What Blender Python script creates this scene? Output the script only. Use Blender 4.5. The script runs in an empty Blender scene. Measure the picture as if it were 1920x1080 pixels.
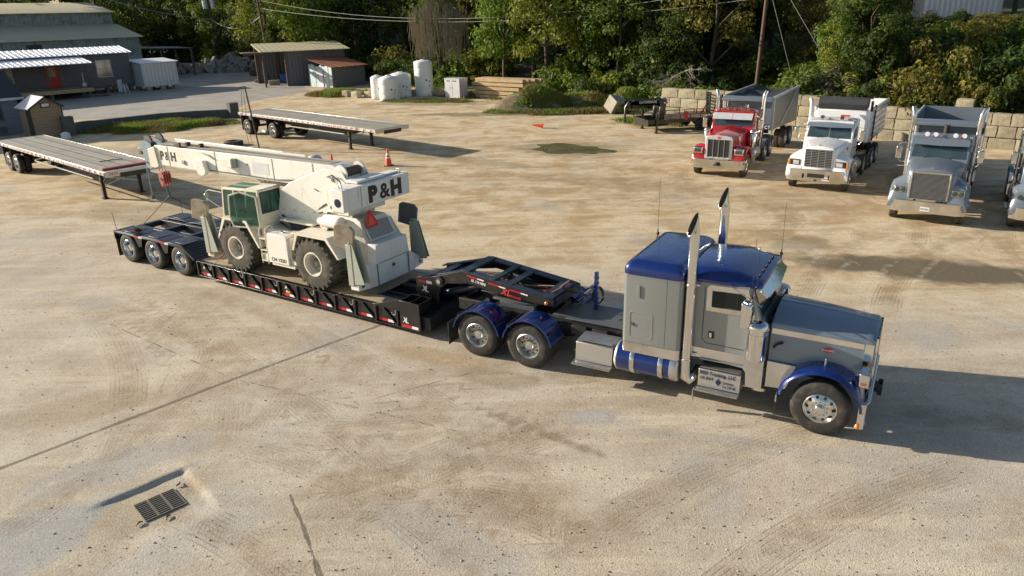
import bpy, bmesh, math, random
from mathutils import Vector, Matrix, noise as mnoise
R = math.radians
sc = bpy.context.scene
C = sc.collection
# ---------------------------------------------------------------- camera
cam_d = bpy.data.cameras.new('camera'); cam = bpy.data.objects.new('camera', cam_d); C.objects.link(cam)
cam_d.sensor_width = 36; cam_d.lens = 1380.6/1920*36; cam_d.clip_start = .2; cam_d.clip_end = 2000
PITCH, ROLL, CAMH = R(20.733), R(-1.4124), 7.519
_r = Vector((1,0,0)); _d = Vector((0,-math.sin(PITCH),-math.cos(PITCH))); _f = Vector((0,math.cos(PITCH),-math.sin(PITCH)))
_r2 = _r*math.cos(ROLL)-_d*math.sin(ROLL); _d2 = _r*math.sin(ROLL)+_d*math.cos(ROLL)
cam.matrix_world = Matrix.Translation((0,0,CAMH)) @ Matrix((_r2, -_d2, -_f)).transposed().to_4x4()
sc.camera = cam
# ---------------------------------------------------------------- world, sun, exposure
SUN_EL, SUN_AZ = R(18.0), R(180-15.5)          # azimuth of the sun seen from the scene, counter-clockwise from +X
w = bpy.data.worlds.new('World'); sc.world = w; w.use_nodes = True
nt = w.node_tree; bg = nt.nodes['Background']
sky = nt.nodes.new('ShaderNodeTexSky'); sky.sky_type = 'NISHITA'; sky.sun_disc = False
sky.sun_elevation = SUN_EL; sky.sun_rotation = math.pi/2-SUN_AZ; sky.air_density = 1.0; sky.dust_density = 1.2; sky.ozone_density = 1.0
nt.links.new(sky.outputs[0], bg.inputs[0]); bg.inputs[1].default_value = 0.078
sd = bpy.data.lights.new('sun', 'SUN'); sd.energy = 5.0; sd.angle = R(.53); sd.color = (1, .90, .74)
so = bpy.data.objects.new('sun', sd); C.objects.link(so); so.location = (-40, 12, 30)
_sdir = Vector((math.cos(SUN_AZ)*math.cos(SUN_EL), math.sin(SUN_AZ)*math.cos(SUN_EL), math.sin(SUN_EL)))
so.rotation_euler = _sdir.to_track_quat('Z', 'Y').to_euler()
sc.view_settings.view_transform = 'Standard'; sc.view_settings.look = 'None'; sc.view_settings.gamma = 1
sc.view_settings.exposure = 0.70
sc.cycles.max_bounces = 5; sc.cycles.diffuse_bounces = 2; sc.cycles.glossy_bounces = 3; sc.cycles.transparent_max_bounces = 8

# ---------------------------------------------------------------- helpers: mesh builder
class MB:
    def __init__(s): s.v = []; s.f = []; s.mi = []; s.m = 0; s.M = None; s.isl = []
    def mat(s, m): s.m = m; return s
    def add(s, vs, fs):
        b = len(s.v)
        if s.M is not None: vs = [s.M @ Vector(p) for p in vs]
        s.v += [tuple(p) for p in vs]; s.isl.append((b, len(s.v), len(s.f), len(s.f)+len(fs)))
        for f in fs: s.f.append([i+b for i in f]); s.mi.append(s.m)
        return s
    def box(s, x0, x1, y0, y1, z0, z1):
        return s.add([(x,y,z) for x in (x0,x1) for y in (y0,y1) for z in (z0,z1)],
                     [(0,1,3,2),(4,6,7,5),(0,4,5,1),(2,3,7,6),(0,2,6,4),(1,5,7,3)])
    def cb(s, c, d, rot=None):          # centred, rotated box
        m = (rot if isinstance(rot, Matrix) else Matrix.Rotation(rot or 0, 4, 'Z'))
        vs = [Vector(c) + (m.to_3x3() @ Vector((sx*d[0]/2, sy*d[1]/2, sz*d[2]/2))) for sx in (-1,1) for sy in (-1,1) for sz in (-1,1)]
        return s.add(vs, [(0,1,3,2),(4,6,7,5),(0,4,5,1),(2,3,7,6),(0,2,6,4),(1,5,7,3)])
    def beam(s, a, b, w, h=None, up=(0,0,1)):   # rectangular bar between two points
        a, b = Vector(a), Vector(b); h = h or w; d = (b-a); L = d.length; d.normalize()
        u = Vector(up); sd_ = d.cross(u)
        if sd_.length < 1e-4: sd_ = d.cross(Vector((1,0,0)))
        sd_.normalize(); u = sd_.cross(d)
        vs = [p + sd_*(i*w/2) + u*(j*h/2) for p in (a,b) for i in (-1,1) for j in (-1,1)]
        return s.add(vs, [(0,1,3,2),(4,6,7,5),(0,4,5,1),(2,3,7,6),(0,2,6,4),(1,5,7,3)])
    def ext(s, poly, ax, a0, a1):       # extrude a polygon along an axis
        def P(p, a): return {'y': (p[0],a,p[1]), 'x': (a,p[0],p[1]), 'z': (p[0],p[1],a)}[ax]
        n = len(poly)
        return s.add([P(p,a0) for p in poly]+[P(p,a1) for p in poly],
                     [tuple(range(n)), tuple(range(2*n-1,n-1,-1))]+[(i,(i+1)%n,n+(i+1)%n,n+i) for i in range(n)])
    def loft(s, rings, closed=True, caps=True):
        n = len(rings[0]); vs = [p for r in rings for p in r]; fs = []
        for k in range(len(rings)-1):
            for i in range(n if closed else n-1):
                j = (i+1) % n; fs.append((k*n+i, k*n+j, (k+1)*n+j, (k+1)*n+i))
        if caps and closed: fs += [tuple(range(n)), tuple(range(len(vs)-1, len(vs)-n-1, -1))]
        return s.add(vs, fs)
    def tube(s, pts, r, n=8, r1=None, caps=True):
        pts = [Vector(p) for p in pts]; rings = []; K = len(pts)
        d0 = (pts[1]-pts[0]).normalized(); u = d0.orthogonal().normalized()
        for k, p in enumerate(pts):
            d = (pts[min(k+1,K-1)]-pts[max(k-1,0)]).normalized()
            u = (u - d*u.dot(d)).normalized(); v = d.cross(u)
            rr = r if r1 is None else r+(r1-r)*k/(K-1)
            if isinstance(r, (list,tuple)): rr = r[k]
            rings.append([p+u*(rr*math.cos(2*math.pi*i/n))+v*(rr*math.sin(2*math.pi*i/n)) for i in range(n)])
        return s.loft(rings, True, caps)
    def cyl(s, a, b, r, n=16, r1=None): return s.tube([a,b], r, n, r1)
    def lathe(s, prof, c, ax='y', n=32, sgn=1, caps=True, loop=False):       # prof: (radius, offset along the axis)
        rings = []
        if loop: prof = list(prof)+[prof[0]]; caps = False
        for r, h in prof:
            ring = []
            for i in range(n):
                t = 2*math.pi*i/n; a, b = r*math.cos(t), r*math.sin(t)
                ring.append({'y': (c[0]+a, c[1]+h*sgn, c[2]+b), 'x': (c[0]+h*sgn, c[1]+a, c[2]+b), 'z': (c[0]+a, c[1]+b, c[2]+h*sgn)}[ax])
            rings.append(ring)
        return s.loft(rings, True, caps)
    def arc(s, c, r0, r1, a0, a1, y0, y1, n=20, lip=0):    # curved sheet (mudguard) about an axis along y
        rings = []
        for i in range(n+1):
            t = R(a0+(a1-a0)*i/n); ct, st = math.cos(t), math.sin(t)
            rings.append([(c[0]+r0*ct, y0, c[1]+r0*st), (c[0]+r1*ct, y0, c[1]+r1*st), (c[0]+r1*ct, y1, c[1]+r1*st), (c[0]+r0*ct, y1, c[1]+r0*st)])
        return s.loft(rings, True, True)
    def quad(s, a, b, c, d): return s.add([a,b,c,d], [(0,1,2,3)])
    def sphere(s, c, r, n=12, sx=1, sy=1, sz=1):
        rings = []
        for k in range(1, n//2):
            t = math.pi*k/(n//2); rings.append([(c[0]+sx*r*math.sin(t)*math.cos(2*math.pi*i/n), c[1]+sy*r*math.sin(t)*math.sin(2*math.pi*i/n), c[2]+sz*r*math.cos(t)) for i in range(n)])
        return s.loft(rings, True, True)

def tag(o, label=None, cat=None, group=None, kind=None):
    if label: o['label'] = label
    if cat: o['category'] = cat
    if group: o['group'] = group
    if kind: o['kind'] = kind
    return o
def clusters(mb):      # groups of touching or nearly touching shapes
    k = len(mb.isl); bb = []
    for a, b, _, _ in mb.isl:
        P = mb.v[a:b]; bb.append(([min(p[i] for p in P) for i in range(3)], [max(p[i] for p in P) for i in range(3)]))
    sz = [max(h-l for l, h in zip(*q)) for q in bb]; par = list(range(k))
    def root(i):
        while par[i] != i: i = par[i]
        return i
    for i in range(k):
        for j in range(i+1, k):
            g = math.sqrt(sum(max(0, bb[i][0][c]-bb[j][1][c], bb[j][0][c]-bb[i][1][c])**2 for c in range(3)))
            if g <= max(.02, .5*max(sz[i], sz[j])): par[root(i)] = root(j)
    out = {}
    for i in range(k): out.setdefault(root(i), []).append(i)
    return list(out.values())
def obj(name, mb, mats, parent=None, bev=0, smooth=35, seg=2, clean=True):
    if parent is not None and 1 < len(mb.isl) <= 90:
        cl = clusters(mb)
        if len(cl) > 1:
            res = []
            for g in cl:
                q = MB()
                for i in g:
                    a, b, fa, fb = mb.isl[i]; o_ = len(q.v)-a
                    q.v += mb.v[a:b]; q.f += [[x+o_ for x in f] for f in mb.f[fa:fb]]; q.mi += mb.mi[fa:fb]
                res.append(obj(name, q, mats, parent, bev, smooth, seg, clean))
            return res[0]
    me = bpy.data.meshes.new(name); me.from_pydata(mb.v, [], mb.f)
    if not isinstance(mats, (list,tuple)): mats = [mats]
    for m in mats: me.materials.append(m)
    if len(mats) > 1:
        for i, p in enumerate(me.polygons): p.material_index = mb.mi[i]
    if clean:
        bm = bmesh.new(); bm.from_mesh(me); bmesh.ops.recalc_face_normals(bm, faces=bm.faces); bm.to_mesh(me); bm.free()
    if smooth:
        me.shade_smooth(); me.set_sharp_from_angle(angle=R(smooth))
    o = bpy.data.objects.new(name, me); C.objects.link(o)
    if parent: o.parent = parent
    if bev:
        b = o.modifiers.new('bevel', 'BEVEL'); b.width = bev; b.segments = seg; b.limit_method = 'ANGLE'; b.angle_limit = R(40); b.harden_normals = False
    return o
def thing(name, label, cat, loc=(0,0,0), rz=0, group=None):
    o = bpy.data.objects.new(name, None); C.objects.link(o); o.empty_display_size = .3
    o.location = loc; o.rotation_euler = (0,0,rz)
    return tag(o, label, cat, group)
def single(name, mb, mats, label, cat, loc=(0,0,0), rz=0, group=None, bev=0, smooth=35):
    o = obj(name, mb, mats, None, bev, smooth); o.location = loc; o.rotation_euler = (0,0,rz)
    return tag(o, label, cat, group)
def copy_tree(o, parent=None):
    c = o.copy(); C.objects.link(c); c.parent = parent
    for ch in o.children: copy_tree(ch, c)
    return c
def text(name, body, size, m, parent, loc, rot, ext=.004, bold=0, sx=1, align='LEFT', shear=0):
    cu = bpy.data.curves.new(name, 'FONT'); cu.body = body; cu.size = size; cu.extrude = ext; cu.offset = bold
    cu.align_x = align; cu.shear = shear; cu.space_character = 1.0+bold*4/size
    t = bpy.data.objects.new(name, cu); C.objects.link(t)
    me = bpy.data.meshes.new_from_object(t.evaluated_get(bpy.context.evaluated_depsgraph_get()))
    bpy.data.objects.remove(t); me.materials.clear(); me.materials.append(m)
    o = bpy.data.objects.new(name, me); C.objects.link(o); o.parent = parent
    o.location = loc; o.rotation_euler = rot; o.scale = (sx,1,1)
    return o
NEAR = (math.pi/2, 0, 0); FRONT = (math.pi/2, 0, math.pi/2)      # text facing -y / facing +x
LEFTS = (math.pi/2, 0, math.pi)                                    # text facing +y

# ---------------------------------------------------------------- helpers: materials
class NT:
    def __init__(s, name):
        s.m = bpy.data.materials.new(name); s.m.use_nodes = True; s.t = s.m.node_tree
        s.b = s.t.nodes['Principled BSDF']; s.out = s.t.nodes['Material Output']
        s.tc = s.t.nodes.new('ShaderNodeTexCoord'); s.geo = s.t.nodes.new('ShaderNodeNewGeometry')
        s.P = s.geo.outputs['Position']; s.O = s.tc.outputs['Object']
    def S(s, sock, v):
        if v is None: return
        if isinstance(v, bpy.types.NodeSocket): s.t.links.new(v, sock)
        else:
            if hasattr(sock.default_value, '__len__') and isinstance(v, (tuple,list)) and len(sock.default_value) == 4 and len(v) == 3: v = (*v, 1)
            sock.default_value = v
    def m_(s, op, a, b=None, c=None, clamp=False):
        n = s.t.nodes.new('ShaderNodeMath'); n.operation = op; n.use_clamp = clamp
        s.S(n.inputs[0], a); s.S(n.inputs[1], b); s.S(n.inputs[2], c); return n.outputs[0]
    def v_(s, op, a, b=None, out=0):
        n = s.t.nodes.new('ShaderNodeVectorMath'); n.operation = op; s.S(n.inputs[0], a)
        if b is not None: s.S(n.inputs[3 if op == 'SCALE' else 1], b)
        return n.outputs['Value'] if op in ('LENGTH','DOT_PRODUCT','DISTANCE') else n.outputs[0]
    def noise(s, scale, det=3, rough=.55, vec=None, dist=0):
        n = s.t.nodes.new('ShaderNodeTexNoise'); n.inputs['Scale'].default_value = scale; n.inputs['Detail'].default_value = det
        n.inputs['Roughness'].default_value = rough; n.inputs['Distortion'].default_value = dist
        s.S(n.inputs['Vector'], vec if vec is not None else s.O); return n.outputs['Fac']
    def voro(s, scale, vec=None, feat='F1', out='Distance'):
        n = s.t.nodes.new('ShaderNodeTexVoronoi'); n.feature = feat; n.inputs['Scale'].default_value = scale
        s.S(n.inputs['Vector'], vec if vec is not None else s.O); return n.outputs[out]
    def mr(s, v, a, b, c=0, d=1, smooth=False):
        n = s.t.nodes.new('ShaderNodeMapRange'); n.interpolation_type = 'SMOOTHSTEP' if smooth else 'LINEAR'
        s.S(n.inputs[0], v)
        for i, x in enumerate((a,b,c,d)): s.S(n.inputs[i+1], x)
        return n.outputs[0]
    def mix(s, f, a, b, mode='MIX'):
        n = s.t.nodes.new('ShaderNodeMix'); n.data_type = 'RGBA'; n.blend_type = mode
        s.S(n.inputs[0], f); s.S(n.inputs[6], a); s.S(n.inputs[7], b); return n.outputs[2]
    def ramp(s, f, stops):
        n = s.t.nodes.new('ShaderNodeValToRGB'); s.S(n.inputs[0], f); e = n.color_ramp.elements
        while len(e) < len(stops): e.new(.5)
        for k, (p, c) in enumerate(stops): e[k].position = p; e[k].color = (*c, 1) if len(c) == 3 else c
        return n.outputs[0]
    def bump(s, h, strength=.5, dist=.01, prev=None):
        n = s.t.nodes.new('ShaderNodeBump'); n.inputs['Strength'].default_value = strength; n.inputs['Distance'].default_value = dist
        s.S(n.inputs['Height'], h)
        if prev is not None: s.t.links.new(prev, n.inputs['Normal'])
        return n.outputs[0]
    def fin(s, col=None, rough=None, metal=None, nrm=None, spec=None, coat=None):
        s.S(s.b.inputs['Base Color'], col); s.S(s.b.inputs['Roughness'], rough); s.S(s.b.inputs['Metallic'], metal)
        if nrm is not None: s.t.links.new(nrm, s.b.inputs['Normal'])
        if spec is not None: s.S(s.b.inputs['Specular IOR Level'], spec)
        if coat is not None: s.S(s.b.inputs['Coat Weight'], coat); s.b.inputs['Coat Roughness'].default_value = .08
        return s.m
def pm(name, col, rough=.5, metal=0, var=.12, scale=2.5, dirt=0, dirtcol=(.25,.19,.12), bump=0, bscale=60, coat=None, rv=.1, spec=None, dscale=3.0, streak=0, stc=(.3,.2,.12)):
    """plain surface with mottled tone, optional patchy dirt and fine bump"""
    n = NT(name); a = n.noise(scale, 5, .6)
    lo = tuple(c*(1-var) for c in col); hi = tuple(min(1,c*(1+var)) for c in col)
    c = n.mix(a, lo, hi)
    if dirt:
        d = n.noise(dscale, 8, .7, dist=.3); k = n.mr(d, .62-dirt*.28, .74-dirt*.16, 0, min(1, dirt*1.3))
        c = n.mix(k, c, dirtcol)
        r = n.m_('MULTIPLY_ADD', k, .3, rough, clamp=True)
    else: r = n.mr(n.noise(scale*3, 3), .3, .7, max(0,rough-rv), min(1,rough+rv))
    if streak:      # thin runs of grime and rust down the sides
        mp = n.t.nodes.new('ShaderNodeMapping'); mp.inputs['Scale'].default_value = (9,9,.55); n.S(mp.inputs[0], n.O)
        c = n.mix(n.m_('MULTIPLY', n.mr(n.noise(1.6, 5, .65, vec=mp.outputs[0]), .56, .72, 0, streak), n.mr(n.noise(1.1, 3), .4, .6)), c, stc)
        c = n.mix(n.mr(n.noise(22, 3, .7), .70, .74, 0, streak), c, (.10,.05,.03))
    nr = n.bump(n.noise(bscale, 4, .6), .6, bump) if bump else None
    return n.fin(c, r, metal, nr, spec, coat)
# ---------------------------------------------------------------- materials
M = {}
M['blue'] = pm('blue_metallic_paint', (.006,.026,.165), .24, .35, .05, 3, coat=1)
M['grey'] = pm('grey_metallic_paint', (.25,.265,.265), .30, .25, .05, 2, coat=.6, dirt=.15, dirtcol=(.22,.2,.17))
M['bluegrey'] = pm('sky_tinted_grey_paint', (.21,.26,.32), .30, .3, .06, 2, coat=.6, dirt=.12, dirtcol=(.3,.28,.24))  # cab grey turned bluer: the sky's reflection is put into the base colour
M['chrome'] = pm('polished_metal', (.74,.74,.73), .12, 1, .04, 3, rv=.06)
M['alu'] = pm('brushed_aluminium', (.62,.62,.60), .34, .9, .1, 4, dirt=.15, dirtcol=(.3,.26,.2))
M['rubber'] = pm('tyre_rubber', (.028,.027,.026), .75, 0, .2, 4, dirt=.45, dirtcol=(.13,.11,.085), bump=.004, dscale=5)
M['rubberd'] = pm('dusty_tyre_rubber', (.05,.047,.042), .85, 0, .25, 4, dirt=.7, dirtcol=(.15,.13,.10), bump=.006, dscale=4)
M['black'] = pm('black_gloss_paint', (.010,.010,.011), .30, 0, .2, 3, dirt=.22, dirtcol=(.10,.085,.065), coat=.5)
M['blackm'] = pm('black_chassis', (.018,.018,.019), .55, 0, .3, 3, dirt=.35, dirtcol=(.10,.085,.065))
M['navy'] = pm('dark_navy_deck_paint', (.018,.024,.042), .42, 0, .2, 2, dirt=.2, dirtcol=(.06,.06,.06))
M['dgrey'] = pm('dark_grey_steel', (.10,.11,.12), .5, .2, .15, 3, dirt=.25, dirtcol=(.16,.13,.1))
M['glass'] = pm('dark_tinted_glass', (.008,.014,.013), .08, 0, .5, 2, spec=.35)
M['glassg'] = pm('greenish_cab_glass', (.09,.20,.17), .08, 0, .6, 2.2, coat=1)
M['glassb'] = pm('pale_blue_windscreen', (.035,.06,.07), .07, 0, .7, 2.2, coat=1)
M['cream'] = pm('cream_crane_paint', (.74,.69,.57), .5, 0, .12, 2.0, dirt=.36, dirtcol=(.42,.30,.17), dscale=3, streak=.7)
M['whitec'] = pm('white_crane_paint', (.80,.78,.72), .45, 0, .07, 1.6, dirt=.28, dirtcol=(.50,.42,.30), dscale=3, streak=.6)
M['white'] = pm('white_gloss_paint', (.78,.79,.80), .25, 0, .03, 2, coat=.6)
M['red'] = pm('red_gloss_paint', (.48,.012,.016), .22, 0, .06, 3, coat=1)
M['silver'] = pm('silver_metallic_paint', (.20,.235,.28), .34, .35, .06, 2, coat=.4, dirt=.12, dirtcol=(.25,.23,.2))
M['hollow_black'] = pm('hollow_black', (.004,.004,.004), .95, 0, 0, 2, spec=.05); M['slat'] = pm('dull_slat_metal', (.34,.35,.37), .4, .5, .05); M['paleswood'] = pm('dead_vine_stems', (.30,.26,.19), .9, 0, .3)
M['redtape'] = pm('red_reflector', (.55,.02,.03), .4, 0, .05); M['whitetape'] = pm('white_reflector', (.78,.78,.78), .4, 0, .04)
M['amber'] = pm('amber_lens', (.75,.25,.03), .25, 0, .05, coat=1); M['redlens'] = pm('red_lens', (.5,.02,.01), .25, 0, .05, coat=1)
M['orange'] = pm('orange_plastic', (.85,.09,.03), .5, 0, .06)
M['txtblack'] = pm('black_lettering', (.012,.012,.014), .5, 0, .1); M['txtwhite'] = pm('white_lettering', (.8,.8,.8), .5, 0, .02)
M['txtblue'] = pm('navy_lettering', (.02,.03,.10), .5, 0, .1); M['txtred'] = pm('red_lettering', (.6,.03,.03), .5, 0, .1)
M['rustwood'] = pm('weathered_pad', (.36,.22,.11), .8, 0, .3, 5, dirt=.4, dirtcol=(.13,.08,.05), bump=.01)
M['hookred'] = pm('faded_red_block_paint', (.42,.10,.08), .6, 0, .2, 6, dirt=.35, dirtcol=(.12,.07,.05))
M['steelblue'] = pm('grey_blue_steel', (.22,.29,.34), .5, .1, .12, 3, dirt=.3, dirtcol=(.1,.1,.1))
M['greygreen'] = pm('grey_green_paint', (.36,.38,.32), .5, 0, .1, 3, dirt=.2, dirtcol=(.2,.13,.08))
M['hubgrey'] = pm('greased_hub', (.16,.17,.18), .45, .6, .2, 8)
M['chain'] = pm('rusty_chain', (.12,.07,.04), .7, .4, .3, 20)
M['poly'] = pm('white_polyethylene', (.80,.80,.76), .5, 0, .03, 2, dirt=.06, dirtcol=(.5,.45,.36))
M['rust'] = pm('rusted_sheet', (.30,.10,.045), .8, 0, .35, 3, dirt=.4, dirtcol=(.12,.05,.03))
M['galv'] = pm('galvanised_sheet', (.42,.50,.52), .5, .3, .12, 2, dirt=.35, dirtcol=(.25,.22,.18))
M['concrete'] = pm('weathered_concrete', (.34,.31,.26), .9, 0, .2, 2, dirt=.4, dirtcol=(.13,.12,.10), bump=.01)
M['darkconc'] = pm('mossy_dark_concrete', (.12,.12,.105), .9, 0, .3, 2, dirt=.4, dirtcol=(.05,.055,.045), bump=.01)
M['timber'] = pm('old_timber', (.45,.32,.18), .8, 0, .25, 2, dirt=.35, dirtcol=(.13,.08,.04), bump=.012, bscale=25)
M['darktimber'] = pm('dark_timber', (.12,.08,.055), .8, 0, .3, 3)
M['gwall'] = pm('slate_grey_siding', (.135,.13,.14), .7, 0, .12, 2, streak=.3)
M['dooor'] = pm('red_door_paint', (.40,.02,.015), .45, 0, .1)
M['bluesid'] = pm('pale_blue_siding', (.20,.25,.32), .7, 0, .1, 2)
M['tansid'] = pm('tan_siding', (.33,.235,.14), .7, 0, .1, 2)
M['shingle'] = pm('dark_shingles', (.045,.048,.052), .85, 0, .3, 12, bump=.01)
M['trim'] = pm('pale_trim', (.55,.50,.44), .6, 0, .08)
M['wroof'] = pm('white_ribbed_roof', (.80,.80,.84), .4, 0, .04)
M['ochreroof'] = pm('ochre_stained_roof', (.52,.46,.29), .65, 0, .15, .8, dirt=.3, dirtcol=(.22,.24,.2), dscale=1)
M['greenwall'] = pm('faded_green_sheet', (.23,.27,.245), .65, 0, .2, 1, dirt=.5, dirtcol=(.06,.07,.06), dscale=1.2, streak=.7)
M['greywall'] = pm('grey_painted_sheet', (.27,.27,.28), .65, 0, .1, 1)
M['binblue'] = pm('blue_plastic', (.03,.12,.42), .45, 0, .1)
M['canvas'] = pm('black_tarpaulin', (.035,.037,.042), .7, 0, .3, 4, bump=.02, bscale=8)
M['bark'] = pm('bark', (.10,.075,.05), .9, 0, .35, 6, bump=.03, bscale=12)
M['pole'] = pm('creosoted_pole', (.12,.07,.045), .85, 0, .3, 4, bump=.01)
M['wire'] = pm('overhead_wire', (.30,.30,.28), .6, .2, .1)
M['galvlight'] = pm('pale_ribbed_metal', (.62,.63,.66), .42, .3, .06, 2, streak=.25)
M['iron'] = pm('dusty_iron', (.20,.18,.15), .8, .2, .3, 20)
M['mesh'] = pm('dark_grille', (.03,.03,.035), .5, .3, .2)
M['interior'] = pm('cab_interior', (.05,.05,.05), .8, 0, .3, 4)
def deckwood(name, col, pitch=.28, axis=1, stripe=None):
    n = NT(name); sp = n.t.nodes.new('ShaderNodeSeparateXYZ'); n.S(sp.inputs[0], n.O)
    q = sp.outputs[axis]; f = n.m_('FRACT', n.m_('DIVIDE', q, pitch)); gap = n.m_('LESS_THAN', f, .05)
    cell = n.m_('FLOOR', n.m_('DIVIDE', q, pitch))
    wn = n.t.nodes.new('ShaderNodeTexWhiteNoise'); wn.noise_dimensions = '1D'; n.S(wn.inputs['W'], cell)
    mp = n.t.nodes.new('ShaderNodeMapping'); mp.inputs['Scale'].default_value = (.35,6,1) if axis == 1 else (6,.35,1); n.S(mp.inputs[0], n.O)
    g = n.noise(3, 6, .65, vec=mp.outputs[0]); c = n.mix(g, tuple(x*.65 for x in col), tuple(x*1.25 for x in col))
    c = n.mix(n.m_('MULTIPLY', wn.outputs['Value'], .45), c, tuple(x*.55 for x in col))
    st = n.noise(1.2, 6, .7); c = n.mix(n.mr(st, .5, .72, 0, .6), c, (.12,.10,.08))
    c = n.mix(n.m_('MULTIPLY', gap, .75), c, (.02,.018,.015))
    return n.fin(c, .85, 0, n.bump(g, .4, .008))
M['deck'] = deckwood('tan_deck_boards', (.50,.39,.25), .24)
M['pdeck'] = deckwood('pale_deck_boards', (.40,.37,.31), .3)
def stripes(name, a, b, period, axis=0, duty=.5, rough=.5):
    n = NT(name); sp = n.t.nodes.new('ShaderNodeSeparateXYZ'); n.S(sp.inputs[0], n.O)
    f = n.m_('FRACT', n.m_('DIVIDE', sp.outputs[axis], period)); k = n.m_('LESS_THAN', f, duty)
    return n.fin(n.mix(k, a, b), rough, 0)
M['tapestripe'] = stripes('red_white_tape', (.62,.6,.58), (.45,.05,.05), .55)
def diamond(name):
    n = NT(name); w_ = n.t.nodes.new('ShaderNodeTexChecker'); w_.inputs['Scale'].default_value = 44; n.S(w_.inputs[0], n.O)
    c = n.mix(w_.outputs['Fac'], (.62,.61,.58), (.30,.30,.29)); c = n.mix(n.mr(n.noise(4,5), .5, .8), c, (.3,.25,.2))
    return n.fin(c, .35, .8)
M['tread'] = diamond('punched_tread_plate')
def ribbed(base, name, pitch, axis, depth=.02):
    m = M[base].copy(); m.name = name; t = m.node_tree; b = t.nodes['Principled BSDF']
    tc = t.nodes.new('ShaderNodeTexCoord'); sp = t.nodes.new('ShaderNodeSeparateXYZ'); t.links.new(tc.outputs['Object'], sp.inputs[0])
    d = t.nodes.new('ShaderNodeMath'); d.operation = 'PINGPONG'; t.links.new(sp.outputs[axis], d.inputs[0]); d.inputs[1].default_value = pitch/2
    bp = t.nodes.new('ShaderNodeBump'); bp.inputs['Distance'].default_value = depth*2; bp.inputs['Strength'].default_value = 1
    mr = t.nodes.new('ShaderNodeMapRange'); t.links.new(d.outputs[0], mr.inputs[0]); mr.inputs[1].default_value = 0; mr.inputs[2].default_value = pitch*.16
    t.links.new(mr.outputs[0], bp.inputs['Height']); t.links.new(bp.outputs[0], b.inputs['Normal'])
    return m
M['ochreroof_r'] = ribbed('ochreroof', 'ochre_roof_ribbed', .6, 0); M['greenwall_r'] = ribbed('greenwall', 'green_wall_ribbed', .5, 0)
M['greywall_r'] = ribbed('greywall', 'grey_wall_ribbed', .5, 1); M['gwall_s'] = ribbed('gwall', 'slate_siding_lapped', .2, 2, .01)
M['bluesid_s'] = ribbed('bluesid', 'blue_siding_lapped', .2, 2, .01); M['tansid_s'] = ribbed('tansid', 'tan_siding_lapped', .22, 2, .01)
M['galv_r'] = ribbed('galv', 'galvanised_ribbed', .25, 0); M['slateshed'] = ribbed('gwall', 'dark_ribbed_sheet', .4, 0)

# ---------------------------------------------------------------- ground and terrain
WP0 = Vector((11.4, 51.6)); WD = Vector((.748,-.664)); WN = Vector((.664,.748))      # line of the block wall
def sst(a, b, x): t = max(0, min(1, (x-a)/(b-a))); return t*t*(3-2*t)
def zt(x, y):
    p = Vector((x,y))-WP0; s = p.dot(WD); t = p.dot(WN)
    bank = (min(1.6, max(0,(t-.5)*2)) + min(4.6, max(0, (t-1.5)*.215)))*sst(3, 12, s)*sst(.4,1.2,t)
    start = 12 + max(0, -25-x)*1.25
    hill = min(16, max(0, t-start)*.22)*(1-sst(3,12,s))
    return max(bank, 0)+hill + (mnoise.noise(Vector((x*.25,y*.25,0)))*.35 if (bank+hill) > .6 else 0)
def frange(a, b, st): return [a+st*i for i in range(int(round((b-a)/st)))]
xs = [-420,-380,-340,-300,-260,-220,-180]+frange(-150,-34,2)+frange(-34,-8,.25)+frange(-8,-4.5,.05)+frange(-4.5,34,.25)+frange(34,60,1)+frange(60,150,3)+[150,180,220,260,300,340,380,420]
ys = [-60,-30,-10,0,4]+frange(7,8.5,.25)+frange(8.5,12,.05)+frange(12,62,.25)+frange(62,150,1)+frange(150,421,15)
DC = Vector((-5.93,10.21)); DA = math.atan2(.39,.41); DU = Vector((math.cos(DA),math.sin(DA))); DV = Vector((-DU.y,DU.x))
def dip(x, y):      # the chipped recess round the drain
    p = Vector((x,y))-DC; u, v = p.dot(DU), p.dot(DV); w_ = .03*mnoise.noise(Vector((x*4,y*4,0)))
    z = -.036*sst(-1.05,-.35,u)*sst(-1.0,-.4,v)*(1-sst(.60,.70,u+w_))*(1-sst(.62,.70,v+w_))
    z += .012*sst(.60,.72,u)*(1-sst(.72,1.3,u))*sst(-.8,-.3,v)*(1-sst(.7,1.2,v)) + .016*sst(.62,.72,v)*(1-sst(.72,1.6,v))*sst(-1.1,-.5,u)*(1-sst(.6,1.1,u))
    return z
gm = MB(); gv = [(x,y,zt(x,y) if y > 40 else (dip(x,y) if (-8 < x < -4.4 and 8.4 < y < 12.1) else 0.0)) for y in ys for x in xs]; nx = len(xs)
gm.add(gv, [(j*nx+i, j*nx+i+1, (j+1)*nx+i+1, (j+1)*nx+i) for j in range(len(ys)-1) for i in range(nx-1)])
n = NT('yard_surface'); P = n.P
sp = n.t.nodes.new('ShaderNodeSeparateXYZ'); n.S(sp.inputs[0], P); X, Y, Z = sp.outputs
NB = n.noise(.9, 4, .6, vec=n.P); NS = n.noise(2.2, 4, .6, vec=n.P)
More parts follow.
